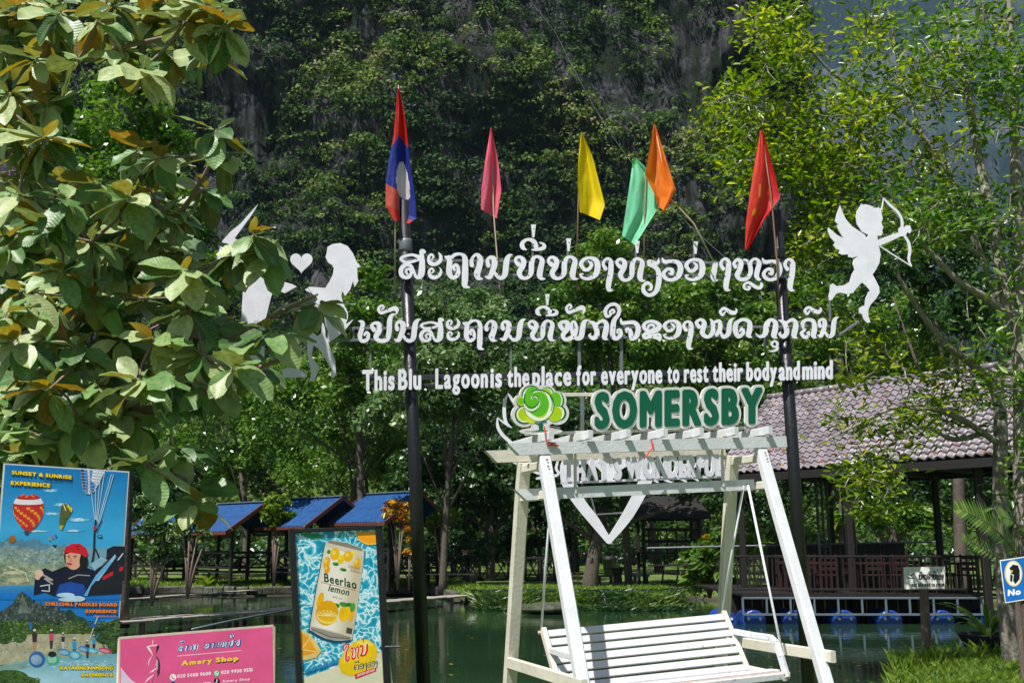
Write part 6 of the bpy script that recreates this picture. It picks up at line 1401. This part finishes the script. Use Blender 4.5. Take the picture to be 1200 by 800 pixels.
blades('strap_leaved_plant', 'long strap-leaved plant growing from the dark basin', 'plant', q+Vector((.02, 0, .21)), 22, 1.15, .07, 'leaf_mid', 3, .9, 7, .9)
C, nr, t = crown_pts(900, [(q.x+.28, q.y-.1, .42, .22)], rng, 12); rt = thing('leafy_herb', q+Vector((.28, -.1, .2)), 'low pale-green herb filling the right of the dark basin', 'plant'); o = quads_obj('foliage', leaf_quads(C, nr, .045, rng), t, M['leaf_yellow'], rt); o['kind'] = 'stuff'
def frond(root, pts, L, w, n, mat='leaf_mid'):
    s = catmull([tuple(p_) for p_ in pts], 6); m = MB(); m.tube(s, [.012*(1-.7*i/len(s)) for i in range(len(s))], 5); m.build('stem', M['twig'], root, smooth=True); V = []; F = []; tt = []
    for k in range(n):
        f = (k+.5)/n*(len(s)-1.01); i = int(f); a = Vector(s[i]); d = (Vector(s[i+1])-a); c = a+d*(f-i); d.normalize(); l = L*math.sin(math.pi*(.12+.8*k/n))
        for sg in (-1, 1):
            sd = d.cross(Vector((0, -.9, .4))).normalized()*sg; dirn = (sd*.8+d*.55+Vector((0, 0, .12))).normalized(); x = d*w; b = len(V); V += [c-x*.5, c+dirn*l*.5-x*.6, c+dirn*l, c+dirn*l*.5+x*.6, c+x*.5]; F.append((b, b+1, b+2, b+3, b+4)); tt.append(rnd.uniform(.4, 1))
    me = mesh_from('leaflet', [v-wloc(root) for v in V], F, M[mat]); me.attributes.new('tint', 'FLOAT', 'FACE').data.foreach_set('value', tt); link('leaflet', me, root, kind='stuff')
fr = thing('fern_plant', at(1196, 700, 12.9)*1.0, 'arching fern fronds in front of the two grey trunks', 'fern'); fr.location.z = .05
frond(fr, [at(1196, 655, 12.9), at(1175, 628, 12.7), at(1150, 608, 12.5), at(1120, 594, 12.4)], .28, .035, 26)
frond(fr, [at(1190, 668, 12.9), at(1165, 650, 12.6), at(1145, 638, 12.5), at(1128, 629, 12.4)], .16, .03, 18)
frond(fr, [at(1205, 640, 12.9), at(1190, 612, 12.7), at(1178, 606, 12.6), at(1170, 603, 12.5)], .2, .03, 14)
m = MB(); m.tube([Vector((fr.location.x, fr.location.y, 0)), at(1196, 660, 12.9)], [.06, .05], 8); m.build('stump', M['bark'], fr)
# grass on the near right bank
def grass_patch(name, n, fx, h, w, seed, mat='grass', kind='stuff', lean=.35):
    g = np.random.default_rng(seed); B = np.array([fx(g) for _ in range(n)]); a = g.random(n)*6.28; hh = h*(.4+.9*g.random(n)); sd = np.stack([np.cos(a), np.sin(a), np.zeros(n)], 1)*(w*(.6+.8*g.random(n)))[:, None]
    ln_ = g.normal(size=(n, 3))*np.array([lean, lean, 0])*hh[:, None]; up = np.stack([np.zeros(n), np.zeros(n), hh], 1)
    P = np.stack([B-sd*.5, B+sd*.5, B+up*.6+ln_*.4+sd*.35, B+up+ln_*1.2], 1); return quads_obj(name, P, np.clip(g.random(n)*.8+.1, 0, 1), M[mat], kind=kind)
def fx1(g):
    while True:
        x = 3.2+g.random()*7; y = 11.2+g.random()*4.6
        if y < near_edge(x)+.5 and g.random() < .35+.65*noise.noise(Vector((x*1.3, y*1.3, 3)))+.4: return (x, y, height(x, y)-.01)
grass_patch('bank_grass', 36000, fx1, .13, .012, 4)
def fx3(g):
    while True:
        x = 3.4+g.random()*6.5; y = 13.3+g.random()*2.3
        if abs(y-near_edge(x)) < .6: return (x, y, height(x, y)-.01)
grass_patch('tall_grass', 2200, fx3, .26, .009, 8, lean=.3)
def fx4(g): x = -20+g.random()*30; y = far_edge(x)+.1+g.random()*6; return (x, y, height(x, y))
grass_patch('far_bank_grass', 30000, fx4, .12, .03, 9)
def fx5(g):
    while True:
        x = -1.0+g.random()*6.6; y = far_edge(x)-.2+g.random()*.9
        if noise.noise(Vector((x*.8, y*.3, 4))) > -.15: return (x, y, max(WATER, height(x, y)))
grass_patch('bank_edge_grass', 9000, fx5, .16, .02, 14, 'grass', lean=.7)
m = MB(); a = on_ground(1090, 792, .05); b = on_ground(1200, 778, .06); m.tube([a, a.lerp(b, .3)+Vector((0, .05, 0)), a.lerp(b, .7), b, b+Vector((2, .3, 0))], .018, 7); o = m.build('garden_hose', paint('blue_hose', (.01, .06, .25), .4), smooth=True); props(o, 'thin blue hose lying in the grass at the lower right', 'hose')

# ------------------------------------------------------------------ far bank: moss, rocks, walkway, tables
def fx2(g):
    x = -1.2+g.random()*7.0; y = far_edge(x)-.7+g.random()**1.3*2.6; return (x, y, max(WATER-.05, height(x, y))+.06*g.random())
grass_patch('moss_grass', 26000, fx2, .13, .028, 12, 'leaf_dark', lean=.9)
def rock(name, label, c, sx, sy, sz, seed, mat='rock', grp=None):
    m = MB(); V = []; F = []; nu, nv = 20, 11
    for j in range(nv+1):
        for i in range(nu):
            th = math.pi*j/nv; ph = 2*math.pi*i/nu; d = Vector((math.sin(th)*math.cos(ph), math.sin(th)*math.sin(ph), math.cos(th))); k = 1+.28*noise.fractal(d*1.6+Vector((seed, 0, 0)), 1, 2, 4); V.append(Vector(c)+Vector((d.x*sx*k, d.y*sy*k, d.z*sz*k)))
    for j in range(nv):
        for i in range(nu): F.append((j*nu+i, j*nu+(i+1) % nu, (j+1)*nu+(i+1) % nu, (j+1)*nu+i))
    m.add(V, F); o = m.build(name, M[mat], smooth=True); props(o, label, 'rock', grp); return o
c = on_ground(590, 690); rock('rock', 'long flat pale rock slab sloping into the pond, left of the swing post', (c.x-.3, c.y, -.15), 1.9, 2.4, .24, 1)
c = on_ground(560, 700, WATER); rock('rock', 'dark rock at the waterline below the flat slab', (c.x+1.2, c.y+.5, WATER), 1.5, 1.0, .42, 2)
c = on_ground(640, 704); rock('rock', 'mossy boulder under the bank behind the left swing leg', (c.x, c.y, -.2), .9, .7, .16, 3)
# stone edging of the far lawn
ke = thing('stone_edging', Vector((-10, 43, 0)), 'low mossy stone edging along the far lawn', 'edging')
for k in range(46):
    x = -24+k*.48; y0 = far_edge(x)-.35; y1 = far_edge(x+.48)-.35; m = MB(); z = .02+.03*noise.noise(Vector((x, 0, 0))); m.beam((x+.02, y0, -.16+z), (x+.46, y1, -.16+z), .3, .32, ch=.15); m.build('stone', M['concrete'], ke)
# floating board walkways
def walkway(a, b, w, label, n, post=True, z=0.0):
    a = Vector((a[0], a[1], z)); b = Vector((b[0], b[1], z)); root = thing('walkway', (a+b)/2, label, 'walkway', 'board walkways over the pond'); d = (b-a)/n
    for k in range(n):
        p0 = a+d*k; m = MB(); m.beam(p0+d*.01+Vector((0, 0, rnd.uniform(-.012, .012))), p0+d*.985+Vector((0, 0, rnd.uniform(-.012, .012))), w, .05); m.build('plank', M['greywood'], root)
        if post and k % 3 == 1: m = MB(); m.beam((p0.x, p0.y, z-.03), (p0.x, p0.y, -1.3), .12, .12, up=(0, 1, 0)); m.build('pile', M['greywood'], root)
    return root
walkway((-10.2, 21.3), (-1.6, 36.3), .75, 'wide grey board walkway on piles crossing behind the posters', 20, True, -.05)
walkway((-15, 28.5), (-9.6, 44.5), .35, 'narrow pale plank walkway nearer the huts', 18, False, -.12)
m = MB(); m.tube([at(225, 737, 20), at(270, 727, 21.5), at(345, 713, 25)], .022, 6); o = m.build('pipe', M['galv'], smooth=True); props(o, 'thin pale pipe slanting over the wide board walkway', 'pipe')
for (px, D, w, lb) in ((478, 44, 2.4, 'grey plank table with bench left of the first black pole'), (525, 43.5, 2.3, 'grey plank table with bench right of the first black pole')):
    c = at(px, 600, D); t = thing('plank_table', Vector((c.x, D, 0)), lb, 'table', 'plank tables on the far lawn')
    for k in range(4): m = MB(); m.beam((c.x-w/2, D-.3+k*.2, .95), (c.x+w/2, D-.3+k*.2, .95), .185, .05); m.build('plank', M['greywood'], t)
    for k in range(2): m = MB(); m.beam((c.x-w/2-.1, D-1.0+k*.17, .5), (c.x+w/2, D-1.0+k*.17, .5), .155, .05); m.build('bench_plank', M['greywood'], t)
    for s in (-1, 1): m = MB(); m.beam((c.x+s*w*.38, D, -.05), (c.x+s*w*.38, D, .92), .14, .14, up=(0, 1, 0)); m.beam((c.x+s*w*.38, D-.92, -.05), (c.x+s*w*.38, D-.92, .47), .1, .1, up=(0, 1, 0)); m.build('leg', M['darkwood'], t)
def xfence(x0, x1, Y, label, n, z0=.15, h=.95):
    a = at(x0, 600, Y).x; b = at(x1, 600, Y).x; root = thing('cross_rail_fence', Vector(((a+b)/2, Y, 0)), label, 'fence', 'dark cross-braced railings on the far bank')
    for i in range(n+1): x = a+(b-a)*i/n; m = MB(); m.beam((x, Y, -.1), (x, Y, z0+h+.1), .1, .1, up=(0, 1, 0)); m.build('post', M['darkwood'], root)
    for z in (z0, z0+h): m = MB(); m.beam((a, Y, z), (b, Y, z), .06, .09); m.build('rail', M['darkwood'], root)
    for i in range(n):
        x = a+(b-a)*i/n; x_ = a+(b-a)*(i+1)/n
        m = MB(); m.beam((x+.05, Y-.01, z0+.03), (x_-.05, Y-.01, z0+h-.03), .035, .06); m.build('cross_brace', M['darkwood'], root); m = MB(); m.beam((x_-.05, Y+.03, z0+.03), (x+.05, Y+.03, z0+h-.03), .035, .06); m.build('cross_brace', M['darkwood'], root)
xfence(448, 612, 47.5, 'dark cross-braced railing between the third blue hut and the swing post', 10)
xfence(616, 665, 46, 'dark cross-braced railing seen between the two left swing legs', 3)
xfence(145, 200, 49, 'dark cross-braced railing left of the huts by the tall poster', 3)
xfence(865, 960, 44, 'dark railing on the lawn seen through the right swing frame', 6)
# raised wooden hut platform
c = at(782, 600, 42); hp_ = thing('raised_platform', Vector((c.x, 42, 0)), 'raised dark wooden platform with a short ladder on the lawn', 'platform')
for a in (-1, 1):
    for b in (-1, 1): m = MB(); m.beam((c.x+a*1.1, 42+b*.9, -.05), (c.x+a*1.1, 42+b*.9, 2.9), .13, .13, up=(0, 1, 0)); m.build('post', M['darkwood'], hp_)
for k in range(8): y = 41.1+k*.26; m = MB(); m.beam((c.x-1.25, y, 1.35), (c.x+1.25, y, 1.35), .24, .06); m.build('floor_board', M['darkwood'], hp_)
for z in (1.8, 2.25): m = MB(); m.beam((c.x-1.1, 41.1, z), (c.x+1.1, 41.1, z), .05, .12); m.build('rail', M['darkwood'], hp_)
for k in range(6): x = c.x-.9+k*.36; m = MB(); m.beam((x, 41.1, 1.38), (x, 41.1, 2.25), .06, .05, up=(0, 1, 0)); m.build('baluster', M['darkwood'], hp_)
for s in (-.28, .28): m = MB(); m.beam((c.x+s-.3, 40.2, 0), (c.x+s, 41.0, 1.3), .06, .06); m.build('ladder_rail', M['darkwood'], hp_)
for k in range(3): t = (k+.8)/4; m = MB(); m.beam((c.x-.6+.3*t, 40.2+.8*t, 1.3*t), (c.x+.0+.3*t, 40.2+.8*t, 1.3*t), .1, .04); m.build('step', M['darkwood'], hp_)
m = MB(); V = []; 
for s in (-1, 1): m.add([(c.x-1.5, 42, 3.6), (c.x+1.5, 42, 3.6), (c.x+1.5, 42+s*1.4, 2.7), (c.x-1.5, 42+s*1.4, 2.7), (c.x-1.5, 42, 3.55), (c.x+1.5, 42, 3.55), (c.x+1.5, 42+s*1.4, 2.65), (c.x-1.5, 42+s*1.4, 2.65)], [(0, 1, 2, 3), (4, 7, 6, 5), (2, 6, 7, 3)])
m.build('roof', M['darkwood'], hp_)
# stone table and stools
c = on_ground(724, 686); st_ = thing('stone_table', Vector((c.x, c.y, 0)), 'round stone table under the dark spreading tree', 'table'); m = MB(); m.lathe((c.x, c.y, .68), [(.55, 0), (.6, .03), (.6, .07), (.56, .09)], 18); m.build('table_top', M['concrete'], st_); m = MB(); m.lathe((c.x, c.y, -.05), [(.28, 0), (.2, .15), (.17, .5), (.25, .72)], 12); m.build('pedestal', M['concrete'], st_)
for dx, dy, lb in ((.95, -.1, 'blue-topped stone stool right of the stone table'), (-.6, -.9, 'grey stone stool in front of the stone table')):
    t = thing('stone_stool', Vector((c.x+dx, c.y+dy, 0)), lb, 'stool', 'stools around the stone table'); m = MB(); m.box(c.x+dx-.36, c.x+dx+.36, c.y+dy-.16, c.y+dy+.16, .38, .46); m.build('seat', M['bluepot'] if dx > 0 else M['concrete'], t)
    for s in (-.24, .24): m = MB(); m.box(c.x+dx+s-.06, c.x+dx+s+.06, c.y+dy-.12, c.y+dy+.12, -.05, .379); m.build('leg', M['concrete'], t)
c2 = on_ground(714, 676); t = thing('bin', Vector((c2.x, c2.y, 0)), 'dark green bin behind the stone table', 'bin'); m = MB(); m.lathe((c2.x, c2.y, 0), [(.26, 0), (.33, .9), (.36, .92), (.36, .98), (.33, 1.0)], 14); m.build('body', M['pot'], t, smooth=True); m = MB(); m.lathe((c2.x, c2.y, 1.002), [(.34, 0), (.3, .06), (.1, .1)], 14); m.build('lid', M['pot'], t, smooth=True)
c = on_ground(327, 683); t = thing('plant_tub', c, 'blue tub standing on the lawn beside the drink poster', 'tub'); m = MB(); m.lathe(c, [(.3, 0), (.4, .35), (.42, .62), (.38, .7), (.36, .66)], 14); m.build('tub', M['bluepot'], t, smooth=True)
c = at(323, 650, 46); t = thing('water_bottle', Vector((c.x, c.y, 0)), 'pale domed drinking-water bottle on a stand behind the blue tub', 'bottle'); m = MB(); m.lathe((c.x, c.y, .95), [(.16, 0), (.2, .1), (.2, .42), (.14, .55), (.04, .6)], 12); m.build('bottle_body', M['canopygrey'], t, smooth=True); m = MB(); m.beam((c.x, c.y, 0), (c.x, c.y, .95), .3, .3, up=(0, 1, 0)); m.build('stand', M['darkwood'], t)
# shrubs with names of their own
def shrub(name, label, cat, blobs, D, leaf, mat, n, seed, group=None, stems=4, six=True):
    r_ = np.random.default_rng(seed); bl = []
    for cx, cy, rp in blobs: q_ = at(cx, cy, D); bl.append((q_.x, D, q_.z, rp/1200*D))
    C, nr, t = crown_pts(n, bl, r_, 12, .45); x = sum(b[0] for b in bl)/len(bl); root = thing(name, Vector((x, D, 0)), label, cat, group)
    for b in bl[:stems]: m = MB(); m.tube([Vector((x, D, -.05)), Vector((x*.6+b[0]*.4, D, b[2]*.5)), Vector(b[:3])], [.05, .035, .012], 6); m.build('stem', M['twig'], root, smooth=True)
    o = quads_obj('foliage', leaf_quads(C, nr, leaf, r_, .36, six), t, M[mat], root); o['kind'] = 'stuff'; return root
shrub('croton_shrub', 'yellow croton with a tall crown between the first two clear huts', 'shrub', [(326,592,16),(318,604,13),(332,606,12),(322,617,9)], 43, .26, 'leaf_yellow', 1100, 21)
shrub('croton_shrub', 'red and yellow croton in front of the third hut, left of the first pole', 'shrub', [(461,592,9),(474,598,10),(456,602,8),(469,611,9),(480,603,7)], 41, .24, 'leaf_croton', 800, 22)
shrub('croton_shrub', 'short red croton tucked against the first black pole', 'shrub', [(479,622,8),(482,635,7),(480,648,6)], 41, .22, 'leaf_croton', 420, 23)
shrub('flowering_shrub', 'green shrub with an orange-yellow flower head right of the first pole', 'shrub', [(508,610,9),(520,606,9),(530,604,8),(517,607,5)], 42, .26, 'leaf_yellow', 600, 24)
shrub('leafy_shrub', 'pale silvery shrub drooping beside the tall poster', 'shrub', [(182,610,18),(190,630,20),(175,622,16),(198,648,16),(184,655,10),(170,590,14)], 30, .17, 'leaf_pale', 2600, 25)
shrub('leafy_shrub', 'bare-stemmed shrub with a reddish top in front of the leftmost hut', 'shrub', [(215,627,11),(222,612,10),(232,622,10),(242,628,8),(210,618,9)], 34, .17, 'leaf_pale', 900, 26)
shrub('canna_clump', 'clump of broad upright green leaves at the end of the mossy bank', 'plant', [(815,660,16),(830,650,18),(842,665,18),(825,675,18),(840,640,14),(850,680,14),(812,680,12)], 34.5, .42, 'leaf_mid', 1500, 27)
shrub('leafy_shrub', 'dark shrub with lit tips on the lawn under the dark shady tree', 'shrub', [(548,640,14),(560,655,16),(572,640,14),(540,655,10)], 43, .2, 'leaf_dark', 1200, 28)
shrub('banana_clump', 'bright green broad-leaved plants behind the right swing post', 'plant', [(880,640,18),(900,632,18),(925,640,16),(945,632,14)], 47, .55, 'leaf_mid', 900, 29)
shrub('leafy_shrub', 'mixed green shrubs behind the pavilion back rail', 'shrub', [(985,612,16),(1015,608,18),(1045,615,16),(1075,608,18),(1100,600,14),(1060,600,18)], 42, .36, 'leaf_mid', 2600, 30)
shrub('red_flower_shrub', 'shrub with crimson flowers beside the raised platform', 'shrub', [(826,633,5),(832,629,5),(829,637,4)], 35.5, .16, 'leaf_croton', 120, 31)
blades('strap_leaved_plant', 'small strap-leaved plant on the far bank edge before the leftmost hut', 'plant', on_ground(243, 686), 12, 1.0, .12, 'leaf_yellow', 33, .8, 5, 1.0)
# cable over the cliff
m = MB(); a = at(652, 40, 110); b = at(868, 318, 60); pts = [a.lerp(b, t)-Vector((0, 0, 3.0*math.sin(math.pi*t))) for t in [i/12 for i in range(13)]]; m.tube([a+(a-b)*.4]+pts+[b+(b-a)*.4], .014, 5); o = m.build('cable', M['galv'], smooth=True); props(o, 'thin overhead cable slanting down in front of the cliff', 'cable')
# person standing by the tree, turned away
def person(base, h, label):
    root = thing('person', base, label, 'person'); k = h/1.7
    J = {'pel': (0, 0, .92), 'wai': (0, .01, 1.08), 'che': (0, .0, 1.32), 'nec': (0, .0, 1.46), 'hea': (0, -.01, 1.56), 'top': (0, -.01, 1.68),
         'hl': (-.09, 0, .88), 'kl': (-.11, -.03, .48), 'al': (-.11, .02, .08), 'tl': (-.12, -.14, .03), 'hr': (.09, 0, .88), 'kr': (.11, -.01, .48), 'ar': (.12, .03, .08), 'tr': (.13, -.13, .03),
         'sl': (-.17, 0, 1.39), 'el': (-.26, .0, 1.12), 'wl': (-.22, -.14, .92), 'pl': (-.2, -.2, .86), 'sr': (.17, 0, 1.39), 'er': (.28, -.05, 1.2), 'wr': (.26, -.2, 1.42), 'prr': (.25, -.22, 1.50)}
    E = [('pel','wai'),('wai','che'),('che','nec'),('nec','hea'),('hea','top'),('pel','hl'),('hl','kl'),('kl','al'),('al','tl'),('pel','hr'),('hr','kr'),('kr','ar'),('ar','tr'),('che','sl'),('sl','el'),('el','wl'),('wl','pl'),('che','sr'),('sr','er'),('er','wr'),('wr','prr')]
    RD = {'pel': .14, 'wai': .12, 'che': .145, 'nec': .05, 'hea': .09, 'top': .06, 'hl': .09, 'kl': .055, 'al': .036, 'tl': .03, 'hr': .09, 'kr': .055, 'ar': .036, 'tr': .03, 'sl': .06, 'el': .04, 'wl': .026, 'pl': .03, 'sr': .06, 'er': .04, 'wr': .026, 'prr': .03}
    names = list(J); me = bpy.data.meshes.new('body'); me.from_pydata([Vector(J[n_])*k for n_ in names], [(names.index(a), names.index(b)) for a, b in E], [])
    o = link('body', me, root); md = o.modifiers.new('skin', 'SKIN'); me.skin_vertices.new() if not me.skin_vertices else None
    for i, n_ in enumerate(names): me.skin_vertices[0].data[i].radius = (RD[n_]*k, RD[n_]*k*.8)
    me.skin_vertices[0].data[0].use_root = True; o.modifiers.new('sub', 'SUBSURF').render_levels = 2; me.materials.append(M['skin'])
    m = MB(); m.lathe(base, [(.17*k, .62*k), (.19*k, .7*k), (.175*k, .95*k), (.155*k, 1.1*k), (.185*k, 1.3*k), (.17*k, 1.42*k), (.08*k, 1.47*k)], 16); m.build('dress', M['cloth_dark'], root, smooth=True)
    m = MB(); m.lathe(base+Vector((0, .015, 0)), [(.06*k, 1.44*k), (.10*k, 1.5*k), (.115*k, 1.6*k), (.095*k, 1.69*k), (.04*k, 1.72*k)], 14); m.build('hair', M['cloth_dark'], root, smooth=True)
c = on_ground(674, 688); person(Vector((c.x, c.y, 0)), 1.68, 'person in dark short clothes with bare legs standing by the stone table tree')
g = np.random.default_rng(77); n_ = 260; B = np.stack([g.random(n_)*18-10, 11+g.random(n_)*26, np.full(n_, WATER+.004)], 1); B = B[[near_edge(b[0])+.8 < b[1] < far_edge(b[0])-1.5 for b in B]]
quads_obj('floating_leaves', leaf_quads(B, np.tile([0, 0, 1.0], (len(B), 1))+g.normal(size=(len(B), 3))*.02, .09, g), g.random(len(B))*.8+.2, M['leaf_croton'], kind='stuff')
n_ = 150; a_ = g.random(n_)*Lr; b_ = g.random(n_)*SL; B = np.array([tuple(E0+ed*float(x)+sdir*float(y)+nrm*.10) for x, y in zip(a_, b_)])
quads_obj('fallen_leaves', leaf_quads(B, np.tile(np.array(nrm), (n_, 1))+g.normal(size=(n_, 3))*.2, .12, g), g.random(n_)*.7+.2, M['leaf_croton'], roof, kind='stuff')
# ------------------------------------------------------------------ air
m = MB(); m.box(-1500, 4700, -80, 3900, -3, 2200); hz = m.build('haze', None, kind='stuff'); hz.data.materials.clear()
hm = bpy.data.materials.new('pale_air'); hm.use_nodes = True; hn = hm.node_tree.nodes; hn.remove(hn['Principled BSDF']); pvn = hn.new('ShaderNodeVolumePrincipled')
pvn.inputs['Color'].default_value = (.45, .68, 1, 1); pvn.inputs['Density'].default_value = .00006; pvn.inputs['Anisotropy'].default_value = .0
hm.node_tree.links.new(pvn.outputs[0], hn['Material Output'].inputs['Volume']); hz.data.materials.append(hm)
